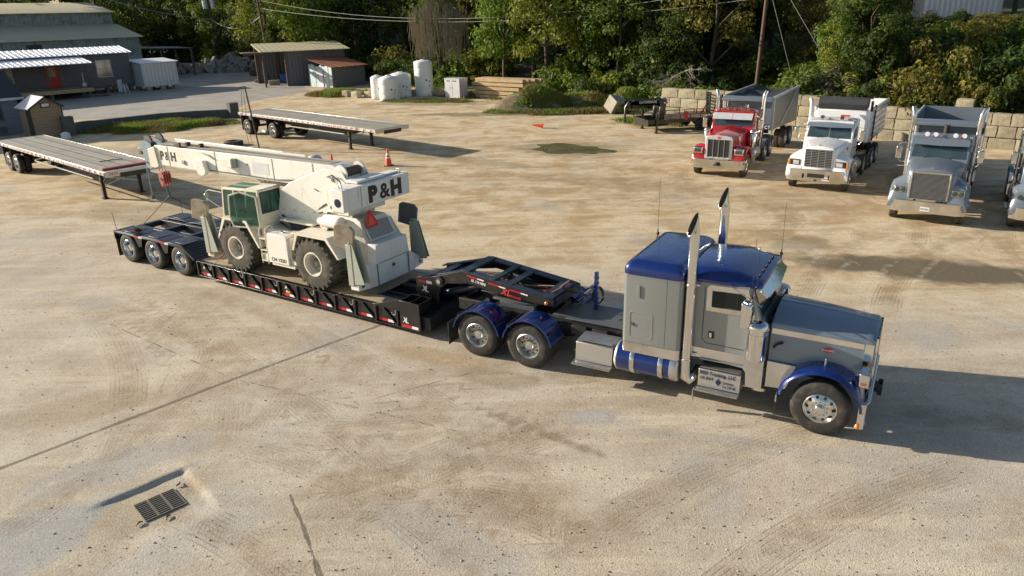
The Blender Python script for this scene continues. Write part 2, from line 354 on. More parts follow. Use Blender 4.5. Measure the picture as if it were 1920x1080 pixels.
def seg_dist(n, a, b, wob=.0, wsc=1.5):     # distance to a segment, in metres
    ax_, ay = a; dx, dy = b[0]-a[0], b[1]-a[1]; L2 = dx*dx+dy*dy
    px = n.m_('SUBTRACT', X, ax_); py = n.m_('SUBTRACT', Y, ay)
    t = n.m_('DIVIDE', n.m_('ADD', n.m_('MULTIPLY', px, dx), n.m_('MULTIPLY', py, dy)), L2, clamp=True)
    qx = n.m_('SUBTRACT', px, n.m_('MULTIPLY', t, dx)); qy = n.m_('SUBTRACT', py, n.m_('MULTIPLY', t, dy))
    d = n.m_('SQRT', n.m_('ADD', n.m_('MULTIPLY', qx, qx), n.m_('MULTIPLY', qy, qy)))
    if wob: d = n.m_('ABSOLUTE', n.m_('ADD', d, n.m_('MULTIPLY', n.m_('SUBTRACT', NS, .5), wob)))
    return d
big = n.noise(.16, 5, .6, vec=P); mid = n.noise(.55, 7, .68, vec=P, dist=.4); fine = n.noise(26, 4, .7, vec=P)
grit = n.voro(48, vec=P, out='Color'); gritd = n.voro(48, vec=P)
far = n.mr(n.m_('ADD', Y, n.m_('MULTIPLY', X, .35)), 17, 27, 0, 1, True)
near_c = n.ramp(mid, [(.28,(.40,.335,.255)), (.5,(.50,.43,.335)), (.72,(.61,.55,.46))])
far_c = n.ramp(mid, [(.28,(.38,.26,.135)), (.44,(.50,.365,.20)), (.58,(.66,.545,.37)), (.72,(.52,.39,.23))])
f2 = n.m_('ADD', far, n.m_('MULTIPLY', n.m_('SUBTRACT', big, .5), 1.1), clamp=True)
col = n.mix(f2, near_c, far_c)
# streaks the wheels have dragged along the yard's main directions
def streak(rot, sx, sy, sc_):
    mp = n.t.nodes.new('ShaderNodeMapping'); mp.inputs['Rotation'].default_value = (0,0,rot); mp.inputs['Scale'].default_value = (sx,sy,1); n.S(mp.inputs[0], P)
    return n.noise(sc_, 5, .65, vec=mp.outputs[0])
s1 = streak(R(30), .12, 1.5, 1.6); s2 = streak(R(-18), .14, 1.4, 1.3)
s1m = n.m_('MULTIPLY', n.mr(s1, .50, .66, 0, .42), n.m_('MULTIPLY_ADD', f2, .75, .25))
col = n.mix(s1m, col, (.30,.215,.115)); col = n.mix(n.mr(s2, .50, .64, 0, .5), col, (.66,.58,.43))
# orange-brown clay blotches, grey dusty blotches
col = n.mix(n.m_('MULTIPLY', n.mr(n.noise(.8, 6, .7, vec=P, dist=.5), .56, .68, 0, .5), n.mr(fine, .3, .6)), col, (.36,.23,.11))
col = n.mix(n.mr(n.noise(.33, 5, .65, vec=n.v_('ADD', P, (40,3,0))), .56, .70, 0, .65), col, (.40,.385,.36))
# damp, stained patches (masks live on the mesh, see below)
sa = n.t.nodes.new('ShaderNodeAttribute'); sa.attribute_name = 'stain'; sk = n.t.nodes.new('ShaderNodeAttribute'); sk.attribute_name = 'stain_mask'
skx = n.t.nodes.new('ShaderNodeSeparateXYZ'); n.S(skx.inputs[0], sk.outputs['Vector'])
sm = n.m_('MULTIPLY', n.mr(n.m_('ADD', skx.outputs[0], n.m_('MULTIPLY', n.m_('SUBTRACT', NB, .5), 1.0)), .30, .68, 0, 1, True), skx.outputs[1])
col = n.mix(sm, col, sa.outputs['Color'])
# joints and cracks
jm = None
for a, b, wd, wob in [((-9.4,11.2),(-6.2,14.6),.075,.10), ((-6.2,14.6),(-2.9,17.9),.075,.10), ((-6.2,14.6),(-10.6,17.9),.012,.12), ((-3.8,10.35),(-3.35,9.5),.035,.16), ((-3.35,9.5),(-2.6,7.9),.035,.16),
                      ((-6.2,14.6),(-1.1,12.2),.010,.2), ((-3.2,13.4),(.9,15.6),.012,.12)]:
    d = seg_dist(n, a, b, wob, 1.6); k = n.mr(d, wd*.4, wd, 1, 0); jm = k if jm is None else n.m_('MAXIMUM', jm, k)
jd = n.mr(seg_dist(n, (-6.2,14.6), (-2.9,17.9), .3, 2), .05, .22, .6, 0)
col = n.mix(n.m_('MULTIPLY', jd, .6), col, (.52,.49,.43)); col = n.mix(n.m_('MULTIPLY', jm, .75), col, (.12,.095,.07))
# tyre prints: u along, v across, w strength, stored per vertex
ta = n.t.nodes.new('ShaderNodeAttribute'); ta.attribute_name = 'tread'; tx = n.t.nodes.new('ShaderNodeSeparateXYZ'); n.S(tx.inputs[0], ta.outputs['Vector']); tu, tv, tw = tx.outputs
tva = n.m_('ABSOLUTE', tv); band = n.mr(tva, .13, .16, 1, 0)
wv = n.m_('PINGPONG', n.m_('ADD', tu, n.m_('MULTIPLY', tva, .7)), .045)
groove = n.m_('MULTIPLY', n.mr(n.m_('PINGPONG', tv, .045), .008, .018, 1, 0), n.mr(tva, .38, .44, 1, 0))
tr = n.m_('MULTIPLY', n.m_('MAXIMUM', n.m_('MULTIPLY', n.m_('MULTIPLY', n.mr(wv, .012, .024), band), .55), n.m_('MULTIPLY', groove, n.mr(NS, .42, .52))), tw)
rut = n.m_('MULTIPLY', n.mr(tva, .12, .40, 1, 0, True), n.m_('MULTIPLY', tw, n.mr(NS, .35, .62)))
col = n.mix(n.m_('MULTIPLY', rut, .42), col, (.27,.195,.11)); edge_ = n.m_('MULTIPLY', n.mr(n.m_('ABSOLUTE', n.m_('SUBTRACT', tva, .46)), .05, .12, 1, 0), n.m_('MULTIPLY', tw, n.mr(NS, .4, .6)))
col = n.mix(n.m_('MULTIPLY', edge_, .4), col, (.66,.58,.44))
trm = n.m_('MULTIPLY', tr, n.mr(NB, .30, .50, 0, .8))
col = n.mix(n.m_('MULTIPLY', trm, .50), col, (.20,.145,.08))
# pebbles: per-stone tone
col = n.mix(.45, col, n.mix(1.0, col, n.ramp(n.m_('MULTIPLY', grit, 1), [(0,(.55,.50,.45)), (.5,(1,1,1)), (1,(1.55,1.5,1.45))]), 'MULTIPLY'))
col = n.mix(n.mr(n.noise(2.6, 8, .75, vec=P), .60, .72, 0, .35), col, (.22,.17,.12))
sparse = n.m_('MULTIPLY', n.m_('LESS_THAN', n.voro(4.2, vec=P), .085), .6); col = n.mix(sparse, col, (.12,.09,.06))
# hillside and verge: leaf litter and low growth where the land rises
litter = n.mr(Z, .25, .7); lc = n.ramp(n.noise(1.4, 6, .7, vec=P), [(.3,(.025,.03,.012)), (.5,(.05,.06,.02)), (.7,(.10,.08,.04))])
p2 = n.m_('ADD', n.m_('MULTIPLY', n.m_('SUBTRACT', X, WP0.x), WN.x), n.m_('MULTIPLY', n.m_('SUBTRACT', Y, WP0.y), WN.y))
p3 = n.m_('SUBTRACT', p2, n.m_('MULTIPLY', n.m_('MAXIMUM', n.m_('SUBTRACT', -25.0, X), 0.0), 1.1)); edge = n.m_('MAXIMUM', n.mr(n.m_('ADD', p3, n.m_('MULTIPLY', NB, 5)), 10.5, 12.5), n.mr(Y, 112, 118))
col = n.mix(n.m_('MAXIMUM', litter, edge), col, lc)
h = n.m_('ADD', n.m_('MULTIPLY', gritd, -.35), n.m_('MULTIPLY', fine, .7)); h = n.m_('ADD', h, n.m_('MULTIPLY', NS, .25))
h = n.m_('SUBTRACT', h, n.m_('MULTIPLY', trm, .35)); h = n.m_('SUBTRACT', h, n.m_('MULTIPLY', jm, .45))
M['ground'] = n.fin(col, .92, 0, n.bump(h, .8, .010), spec=.25)
gob = tag(obj('ground', gm, M['ground'], smooth=60, clean=False), kind='structure')
import numpy as np
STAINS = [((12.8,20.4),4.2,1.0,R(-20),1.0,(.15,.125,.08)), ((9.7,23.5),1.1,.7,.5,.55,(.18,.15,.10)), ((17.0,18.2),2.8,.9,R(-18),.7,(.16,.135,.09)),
        ((3.4,42),3.2,2.2,R(-20),.6,(.24,.19,.11)), ((-7.9,9.2),1.5,.8,R(35),.7,(.36,.37,.37)), ((-6.3,9.9),.6,.5,R(43),.6,(.46,.38,.26)), ((-9.0,13.5),1.4,.7,.4,.5,(.36,.28,.17)), ((-2.0,15.6),1.3,.35,R(-20),.6,(.38,.27,.15)), ((2.2,9.8),1.6,.5,R(30),.45,(.36,.30,.22)), ((-1.2,9.2),1.5,.5,R(-40),.5,(.40,.38,.35)), ((7.5,10.5),1.8,.4,R(-25),.4,(.40,.37,.33)), ((-4.2,12.6),1.2,.5,.5,.4,(.62,.57,.48)), ((-7.2,11.3),1.6,.5,R(35),.5,(.36,.36,.35)), ((-5.0,9.3),1.3,.45,R(35),.6,(.46,.44,.39)),
        ((1.6,12.6),.5,.28,0,.6,(.36,.37,.38)), ((-.3,14.3),.9,.4,R(-15),.5,(.24,.19,.11)), ((.1,12.4),2.0,.14,R(-38),.6,(.22,.17,.10)), ((-3.0,10.6),.9,.35,.3,.4,(.30,.23,.14)),
        ((2.2,57.5),9,1.2,R(-6),.7,(.15,.125,.07)), ((-7,66),6,1.6,R(-10),.55,(.20,.17,.11)), ((10,50.5),3,1.6,R(-41),.5,(.20,.17,.08)), ((-26,57),7,4.5,R(8),.85,(.17,.15,.07)),
        ((-20,43),5,3,R(-40),.5,(.30,.27,.21)), ((-2.5,39.5),5,.8,R(-35),.45,(.24,.19,.12)), ((5,33),5,1.2,R(-28),.35,(.28,.20,.11)), ((-14.5,29),4,1.2,R(-30),.4,(.27,.22,.14)),
        ((5.2,11.2),4.5,.22,R(-17),.35,(.33,.32,.30)), ((14,30),5,3,R(30),.4,(.30,.21,.12))]
V = np.array([(v[0],v[1]) for v in gv]); N_ = len(V); bc = np.zeros((N_,4), np.float32); bc[:,3] = 1; bm2 = np.zeros(N_); bk = np.zeros(N_)
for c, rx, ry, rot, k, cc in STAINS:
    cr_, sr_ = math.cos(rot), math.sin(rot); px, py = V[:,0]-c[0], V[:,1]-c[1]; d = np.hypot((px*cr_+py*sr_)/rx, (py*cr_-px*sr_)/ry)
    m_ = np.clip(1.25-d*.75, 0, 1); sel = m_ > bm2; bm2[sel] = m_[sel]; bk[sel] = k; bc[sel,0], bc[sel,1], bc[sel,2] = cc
# (circle centre, radius, start angle, end angle, strength): arcs rolled by turning trucks
TRK = []
def arc_pair(c, r_, a0, a1, k, w_=2.0): TRK.append((c, r_, a0, a1, k)); TRK.append((c, r_+w_, a0, a1, k*.8))
for a in [((-9,2.5),8.2,.45,1.25,.9), ((12,-3),14.3,1.85,2.4,.8), ((30,34),17.2,3.1,3.9,1.0), ((29,33),15.6,3.1,3.9,.8), ((24,10),16.2,2.0,2.7,.9), ((-30,-10),34.7,.55,1.05,.9), ((0,55),18,-2.4,-.9,.9), ((9,45),13,-2.6,-1.3,1.0), ((-22,8),15,.15,.9,.6), ((2,-14),27,1.2,1.9,.6), ((26,18),9,2.1,3.4,.9), ((-6,60),17,-2.2,-1.0,.7), ((-16,14),9,-.6,.3,.7)]: arc_pair(*a)
random.seed(31)
for k in range(16): arc_pair((random.uniform(-14,16),random.uniform(48,66)),random.uniform(12,30),-2.5+random.uniform(0,.5),-1.6+random.uniform(0,.9),random.uniform(.35,.9))
for k in range(8): arc_pair((random.uniform(24,36),random.uniform(22,40)),random.uniform(10,24),2.5+random.uniform(0,.5),3.3+random.uniform(0,.8),random.uniform(.5,1))
for a in [((7,27.5),3.4,-1.3,.4,1),((7,27.5),3.75,-1.2,.3,1),((10.5,24.5),1.6,-1.9,.2,1),((9,26.5),5.5,-1.2,-.2,1),((4.5,3.5),9.3,1.9,2.5,1),((4.5,3.5),9.6,1.9,2.5,1),((4.5,3.5),9.9,1.9,2.5,.9),((-1.3,7),3.0,.7,1.7,1),((-1.3,7),3.3,.7,1.6,1),((1,16.5),2.2,-1.9,-.6,1)]: TRK.append(a)
bu = np.zeros((N_,3), np.float32); bu[:,1] = 9; best = np.full(N_, 9.)
for c, r_, a0, a1, k in TRK:
    px, py = V[:,0]-c[0], V[:,1]-c[1]; rr = np.hypot(px,py); th = np.arctan2(py,px); v_ = rr-r_; ok = (np.abs(v_) < .9) & (th > a0-.05) & (th < a1+.05) & (np.abs(v_) < best)
    best[ok] = np.abs(v_)[ok]; bu[ok,0] = (th*r_)[ok]; bu[ok,1] = v_[ok]; bu[ok,2] = (k*np.clip((th-a0)*12,0,1)*np.clip((a1-th)*12,0,1))[ok]
me = gob.data
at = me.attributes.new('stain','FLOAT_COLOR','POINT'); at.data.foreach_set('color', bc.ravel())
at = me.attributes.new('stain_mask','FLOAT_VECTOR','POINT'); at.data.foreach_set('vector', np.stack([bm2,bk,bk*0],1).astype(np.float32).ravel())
at = me.attributes.new('tread','FLOAT_VECTOR','POINT'); at.data.foreach_set('vector', bu.ravel())
# road sheet up to the left, concrete
def sheet(name, pts, m, z=.004, kind='structure'):
    b = MB(); b.add([(x,y,zt(x,y)+z) for x,y in pts], [tuple(range(len(pts)))])
    return tag(obj(name, b, m, clean=False, smooth=0), kind=kind)
n = NT('road_concrete'); a = n.noise(.5, 7, .65, vec=n.P); c = n.ramp(a, [(.3,(.26,.24,.21)), (.55,(.35,.32,.275)), (.75,(.42,.385,.33))])
c = n.mix(n.mr(n.noise(1.5, 6, .7, vec=n.P), .6, .75, 0, .5), c, (.16,.15,.14)); M['road'] = n.fin(c, .85, 0, n.bump(n.noise(30, 4, vec=n.P), .4, .01))
sheet('road', [(-75,66), (-52,60), (-31,61), (-28.6,63.2), (-23.5,64.2), (-24.0,71), (-20.5,79.5), (-24.0,88), (-27,98), (-36,112), (-44,128), (-50,150), (-66,150), (-62,120), (-60,95), (-75,90)], M['road'])
n = NT('muddy_puddle'); c = n.mix(n.noise(.6, 5, .6, vec=n.P), (.10,.095,.04), (.14,.125,.06)); M['puddle'] = n.fin(c, n.mr(n.noise(.9,4,vec=n.P), .4, .65, .12, .6), 0, n.bump(n.noise(3,3,vec=n.P), .15, .01))
random.seed(4)
pts = []
for i in range(40):
    t = 2*math.pi*i/40; rr = 1+.16*math.sin(3*t+1)+.09*math.sin(7*t)+.05*math.sin(11*t+2)
    u, v = 2.35*rr*math.cos(t), 1.45*rr*math.sin(t); a = R(-33)
    pts.append((3.5+u*math.cos(a)-v*math.sin(a), 42.0+u*math.sin(a)+v*math.cos(a)))
sheet('puddle', pts, M['puddle'], .006)
# ---------------------------------------------------------------- wheels
def tyre_prof(R_, w, rim, off=0):     # offsets along the axle, outer face first
    s = R_*.045
    return [(rim, off+.03), (rim+.02, off+.006), (rim+(R_-rim)*.55, off-.004), (R_-.03, off+.012), (R_-.008, off+.03), (R_, off+.05),
            (R_, off+w*.30), (R_-.012, off+w*.31), (R_-.012, off+w*.34), (R_, off+w*.35), (R_, off+w*.48), (R_-.012, off+w*.49), (R_-.012, off+w*.52), (R_, off+w*.53),
            (R_, off+w*.66), (R_-.012, off+w*.67), (R_-.012, off+w*.70), (R_, off+w*.71),
            (R_, off+w-.05), (R_-.03, off+w-.012), (rim+.02, off+w-.006), (rim, off+w-.03)]
def wheel(parent, x, y, R_=.52, kind='drive', sgn=-1, tm=None, rm=None):
    """sgn=-1: outer face looks to -y.  The mesh named wheel is the tyre; rim is its child."""
    tm = tm or M['rubber']; rm = rm or M['alu']; w_ = .27; rim = .29 if R_ > .5 else .28
    b = MB(); b.lathe(tyre_prof(R_, w_, rim), (0,0,0), 'y', 40, -sgn, loop=True)
    if kind != 'steer': b.lathe(tyre_prof(R_, w_, rim, .32), (0,0,0), 'y', 40, -sgn, loop=True)
    t = obj('wheel', b, tm, parent, smooth=30); t.location = (x, y, R_)
    r = MB(); g = -sgn
    if kind == 'steer':      # convex disc, ten hand holes, bright nuts and hub cap
        r.lathe([(rim+.008,.012), (rim-.012,.0), (rim-.03,.03), (rim-.06,.055), (rim-.12,.022), (rim-.16,.012), (.10,.012), (.10,-.02), (.085,-.045), (.05,-.058), (.0005,-.062)], (0,0,0), 'y', 40, g, caps=False)
        r.mat(1)
        for i in range(10):
            a = 2*math.pi*i/10; c, s = math.cos(a), math.sin(a)
            r.M = Matrix.Rotation(-a, 4, 'Y'); r.cyl((.222, g*.045, 0), (.222, g*.036, 0), .026, 12); r.M = None
        r.mat(0)
        for i in range(10):
            a = 2*math.pi*(i+.5)/10; c, s = .135*math.cos(a), .135*math.sin(a)
            r.cyl((c, g*.015, s), (c, -g*.035, s), .017, 8, .010)
    else:                    # deep dish, disc set back, dark hand holes
        r.lathe([(rim+.008,.014), (rim-.01,.0), (rim-.022,.02), (rim-.032,.13), (rim-.05,.165), (.20,.15), (.115,.15), (.11,.08), (.095,.06), (.05,.052), (.0005,.05)], (0,0,0), 'y', 40, g, caps=False)
        r.mat(1)
        for i in range(10):
            a = 2*math.pi*i/10; r.cyl((.205*math.cos(a), g*.158, .205*math.sin(a)), (.205*math.cos(a), g*.146, .205*math.sin(a)), .024, 10)
        r.mat(2)
        for i in range(10):
            a = 2*math.pi*(i+.5)/10; r.cyl((.15*math.cos(a), g*.15, .15*math.sin(a)), (.15*math.cos(a), g*.115, .15*math.sin(a)), .015, 6)
    obj('rim', r, [rm, M['blackm'], M['hubgrey']], t, smooth=40)
    return t

# ---------------------------------------------------------------- long-nosed tractor, grey with blue roofs
def blue_tractor():
    t = thing('semi_tractor', 'long-nosed grey semi tractor with metallic blue roofs, hitched to the black lowboy', 'truck', (-.23,16.513,0), -.518)
    # frame
    b = MB()
    for s in (-1,1):
        b.box(-.95, 7.9, s*.43-.04*s, s*.43+.04*s, .76, 1.03)
        b.ext([(-.55,.55),(-.35,.72),(1.7,.72),(1.9,.55),(.66,.48)], 'y', s*.5, s*.58)
    for x in (-.9,0,.66,1.32,2.0,3.0,4.2,5.4,6.6,7.7): b.box(x-.05, x+.05, -.4, .4, .80, .98)
    for x in (0,1.32): b.cyl((x,-1.0,.52),(x,1.0,.52),.09,12); b.sphere((x,0,.54),.24,12)
    b.cyl((7.39,-1.0,.50),(7.39,1.0,.50),.06,10)
    b.cyl((1.5,0,.62),(4.8,0,.8),.06,10)
    for s in (-1,1):
        for x in (-.3,.3,1.02,1.62): b.cyl((x,s*.55,.45),(x,s*.55,.72),.11,10)
        for x in (2.1,2.6): b.box(x,x+.35,s*.50,s*.62,.74,.95)
    # bolts and brackets along the rails
    for x in [k*.22-.8 for k in range(20)]:
        b.cyl((x,-.475,.90),(x,-.49,.90),.016,6); b.cyl((x+.08,-.475,.83),(x+.08,-.49,.83),.016,6)
    fr = obj('frame', b, M['blackm'], t, bev=.006)
    b = MB(); b.box(1.9,3.46,-.52,.52,1.034,1.05); b.box(1.55,1.9,-.42,.42,1.034,1.05)
    obj('deck_plate', b, M['dgrey'], t, bev=.004)
    b = MB(); b.ext([(.05,-.30),(.0,-.46),(.9,-.5),(1.15,-.4),(1.2,0),(1.15,.4),(.9,.5),(.0,.46),(.05,.30),(-.15,.1),(-.15,-.1)], 'z', 1.16, 1.21)
    b.box(.2,1.1,-.48,-.36,1.035,1.16); b.box(.2,1.1,.36,.48,1.035,1.16)
    obj('fifth_wheel', b, M['dgrey'], t, bev=.006)
    # rear mudguards, two pairs
    for x in (0,1.32):
        for s in (-1,1):
            y0, y1 = (-1.27,-.62) if s < 0 else (.62,1.27)
            b = MB(); b.arc((x,.53), .605, .618, 12, 168, y0, y1, 26)
            for k in range(5): yy = y0+.1+.45*k/4; b.arc((x,.53), .616, .621, 20, 160, yy, yy+.025, 20)
            b.arc((x,.53), .595, .626, 10, 170, y0-.012 if s < 0 else y1-.02, y0+.02 if s < 0 else y1+.012, 26)
            g = obj('mudguard', b, M['blue'], t, smooth=50)
            br = MB()
            for a in (38,142):
                cx, cz = x+.66*math.cos(R(a)), .53+.66*math.sin(R(a))
                br.cyl((cx, s*.42, cz),(cx, s*1.2, cz), .019, 8)
                for q in (.75,.9,1.05,1.17): br.cyl((cx,s*q,cz-.03),(cx,s*(q+.03),cz-.03),.028,8)
            obj('mudguard_bracket', br, M['blackm'], g)
    for s in (-1,1):
        b = MB(); b.box(-.77,-.755, s*.64 if s>0 else -1.26, 1.26 if s>0 else -.64, .16, .72); obj('mud_flap', b, M['rubber'], t)
        for x in (0,1.32): wheel(t, x, s*1.235, .525, 'drive', s)
        wheel(t, 7.39, s*1.235, .53, 'steer', s, rm=M['chrome'])
    # pogo stick, hoses
    b = MB(); b.box(2.28,2.36,.22,.30,1.05,1.95); b.box(2.22,2.30,.1,.42,1.60,1.64)
    for k in range(6): b.box(2.26,2.38,.235,.285,1.2+k*.12,1.23+k*.12)
    obj('hose_post', b, M['blue'], t, bev=.005)
    b = MB()
    for k,(y0,zz) in enumerate(((.16,1.60),(.24,1.66),(.32,1.62),(.4,1.58))):
        b.tube([(2.28,y0,zz),(2.0,y0-.1,1.15+.1*k),(1.75,y0-.2,1.12),(1.6,.0+.06*k,1.35)], .018, 6)
    for k in range(3): b.tube([(2.26+.13*math.cos(a/5), .45+.05*k, 1.3+.2*math.sin(a/5)) for a in range(0,32,2)], .014, 6)
    obj('air_hose', b, M['blackm'], t)
    b = MB()
    for k in range(7): b.cyl((3.15+.07*(k%3), -.05+.1*k, 1.05),(3.15+.07*(k%3), -.05+.1*k, 1.14),.025,8)
    b.tube([(3.05,-.2,1.1),(3.3,-.1,1.12),(3.42,.3,1.12)],.02,6); obj('air_fittings', b, M['chain'], t)
    # battery / step box behind the fuel tank, tank, cab steps : both sides
    for s in (-1,1):
        Y_ = lambda a, c: (min(s*a,s*c), max(s*a,s*c))
        b = MB(); y = Y_(.72,1.22)
        b.ext([(s*.62,.46),(s*1.20,.46),(s*1.16,.86),(s*.95,.90),(s*.62,.90)], 'x', 2.47, 3.30)
        bx = obj('battery_box', b, M['alu'], t, bev=.008)
        b = MB(); b.box(2.49,3.28,*Y_(.72,1.14),.902,.912); b.box(2.44,3.32,*Y_(1.15,1.36),.43,.452); b.box(2.44,3.32,*Y_(1.345,1.36),.41,.45)
        obj('tread_plate', b, M['tread'], bx)
        # fuel tank
        cy, cz, r_ = s*.93, .66, .32
        b = MB()
        b.lathe([(.001,-.03),(.2,-.028),(.29,-.012),(r_,.02),(r_,.05)], (3.36,cy,cz), 'x', 32); b.mat(1)
        b.lathe([(r_,0.0),(r_,1.12)], (3.41,cy,cz), 'x', 32); b.mat(0)
        b.lathe([(r_,.0),(r_,.10),(r_-.02,.15),(.24,.18),(.001,.19)], (4.53,cy,cz), 'x', 32)
        tk = obj('fuel_tank', b, [M['alu'], M['blue']], t, smooth=50)
        b = MB()
        for x in (3.70,4.30): b.lathe([(r_+.008,0),(r_+.012,.01),(r_+.012,.085),(r_+.008,.095),(r_,.095),(r_,0)], (x,cy,cz), 'x', 32)
        obj('tank_strap', b, M['chrome'], tk)
        b = MB(); b.cyl((3.50,cy-s*.05,cz+r_-.02),(3.50,cy+s*.02,cz+r_+.05),.06,14); obj('filler_cap', b, M['dgrey'], tk)
        # cab step box with lettering
        b = MB(); b.ext([(s*.70,.47),(s*1.20,.47),(s*1.17,.83),(s*.98,.86),(s*.70,.86)], 'x', 5.12, 5.93)
        sb = obj('step_box', b, M['alu'], t, bev=.006)
        b = MB(); b.box(5.14,5.91,*Y_(.74,1.16),.862,.873); b.box(5.09,5.93,*Y_(1.20,1.36),.43,.455)
        b.box(5.10,5.92,*Y_(.72,1.10),1.0,1.012)
        obj('tread_plate', b, M['tread'], sb)
        b = MB(); b.box(5.06,5.075,*Y_(1.25,1.34),.16,.43); obj('step_skid', b, M['alu'], sb)
        if s < 0:
            th = math.atan2(.03,.36)
            rot = (math.pi/2-th, 0, 0)
            text('lettering','MSD Trucking, LLC', .094, M['txtblue'], sb, (5.15,-1.198,.735), rot, .002, .0035, .80)
            text('lettering','US DOT', .07, M['txtblue'], sb, (5.17,-1.204,.635), rot, .002, .003, .9)
            text('lettering','Jackson', .07, M['txtblue'], sb, (5.62,-1.205,.61), rot, .002, .001, .9)
            text('lettering','LA 70748', .062, M['txtblue'], sb, (5.61,-1.209,.53), rot, .002, .002, .9)
            b = MB(); b.lathe([(.035,0),(.035,.004),(.05,.004),(.05,0)], (5.52,-1.205,.62), 'y', 14, -1); b.box(5.505,5.535,-1.21,-1.204,.55,.69); obj('emblem', b, M['txtblue'], sb)
    # sleeper
    def rrect(x0, x1, y0, y1, r, z, k=5, inset=0):
        out = []; x0 += inset; x1 -= inset; y0 += inset; y1 -= inset
        for cx, cy, a in ((x1-r,y1-r,0),(x0+r,y1-r,90),(x0+r,y0+r,180),(x1-r,y0+r,270)):
            for i in range(k+1): q = R(a+90*i/k); out.append((cx+r*math.cos(q), cy+r*math.sin(q), z))
        return out
    b = MB(); b.loft([rrect(3.50,4.72,-1.2,1.2,.09,z) for z in (1.12,2.58)]); sl = obj('sleeper', b, M['grey'], t)
    b = MB(); b.loft([rrect(3.50,4.72,-1.205,1.205,.09,z) for z in (.90,1.115)]); obj('skirt', b, M['chrome'], sl)
    b = MB(); rg = []
    for k in range(9):
        a = R(90*k/8); rg.append(rrect(3.49,4.73,-1.212,1.212,max(.12,.14-.02*k),2.582+ .06 + .22*math.sin(a) if k else 2.582, inset=.20*(1-math.cos(a))))
    rg.insert(1, rrect(3.49,4.73,-1.212,1.212,.13,2.64))
    rg.append(rrect(3.9,4.4,-.8,.8,.1,2.885)); b.loft(rg); obj('sleeper_roof', b, M['blue'], sl, smooth=70)
    b = MB()
    def rr_frame(b, x0, x1, z0, z1, y, r=.06, wdt=.012, th=.006, s=-1):
        out = []; inn = []
        for cx, cz, a in ((x1-r,z1-r,0),(x0+r,z1-r,90),(x0+r,z0+r,180),(x1-r,z0+r,270)):
            for i in range(5): q = R(a+90*i/4); out.append((cx+r*math.cos(q), cz+r*math.sin(q))); inn.append((cx+(r-wdt)*math.cos(q), cz+(r-wdt)*math.sin(q)))
        n_ = len(out)
        for i in range(n_):
            j = (i+1)%n_; b.ext([out[i],out[j],inn[j],inn[i]], 'y', y, y+s*th)
    rr_frame(b, 3.66, 4.14, 1.24, 1.80, -1.2); rr_frame(b, 3.66, 4.14, 1.24, 1.80, 1.206)
    obj('hatch_frame', b, M['chrome'], sl)
    b = MB(); b.box(3.69,3.75,-1.222,-1.2,1.50,1.56); obj('hatch_latch', b, M['dgrey'], sl)
    b = MB()          # rivet rows and panel joints
    for s in (-1,1):
        for k in range(24): b.cyl((3.60+k*.045, s*1.206, 1.085),(3.60+k*.045, s*1.211, 1.085),.007,6)
        for k in range(20): b.cyl((3.60+k*.055, s*1.201, 2.54),(3.60+k*.055, s*1.206, 2.54),.006,6)
    obj('rivets', b, M['chrome'], sl, smooth=0)
    b = MB()
    for s in (-1,1):
        b.box(3.60,4.62,min(s*1.2,s*1.203),max(s*1.2,s*1.203),2.575,2.583); b.box(4.40,4.404,min(s*1.2,s*1.202),max(s*1.2,s*1.202),1.13,2.57)
    obj('panel_joint', b, M['blackm'], sl)
    b = MB(); b.box(3.80,3.87,-1.225,-1.2,2.12,2.37); b.box(3.80,3.87,1.2,1.225,2.12,2.37); obj('side_vent', b, M['grey'], sl, bev=.01)
    # cab
    W = 1.04
    b = MB()
    b.ext([(4.78,1.02),(6.30,1.02),(6.32,1.78),(6.18,1.98),(5.94,2.60),(4.78,2.60)], 'y', -W, W); cb_ = obj('cab', b, M['grey'], t, bev=.03, seg=3)
    rg = []                               # domed blue roof that overhangs the windscreen
    for k in range(9):
        u = k/8; x = 4.76+u*1.36; hw = W+.015-.10*max(0,u-.6)*2.2; top = 2.80+.06*math.sin(math.pi*min(1,u*1.2+.1)) - .13*max(0,u-.7)/.3
        base = 2.585
        ring = [(x,-hw,base),(x,-hw-.01,base+.06)]
        for i in range(9): q = math.pi*i/8; ring.append((x, -math.cos(q)*(hw-.03)*1.0, base+.09+(top-base-.09)*math.sin(q)**.45 if 0 < i < 8 else base+.09))
        ring += [(x,hw+.01,base+.06),(x,hw,base)]
        rg.append(ring)
    b = MB(); b.loft(rg); obj('cab_roof', b, M['blue'], cb_, smooth=60, bev=0)
    # windscreen, two panes on the slope
    b = MB(); sl_ = ((6.18,1.98),(5.94,2.60)); dx, dz = .933, .361
    for y0,y1 in ((-.90,-.02),(.02,.90)):
        b.add([(6.165+.012, y0*1.02, 2.03),(6.165+.012, y1*1.02, 2.03),(5.978+.014, y1*.98, 2.51),(5.978+.014, y0*.98, 2.51),
               (6.165-.03, y0*1.02, 2.02),(6.165-.03, y1*1.02, 2.02),(5.978-.03, y1*.98, 2.50),(5.978-.03, y0*.98, 2.50)],
              [(0,1,2,3),(7,6,5,4),(0,4,5,1),(1,5,6,2),(2,6,7,3),(3,7,4,0)])
    obj('windscreen', b, M['glassb'], cb_)
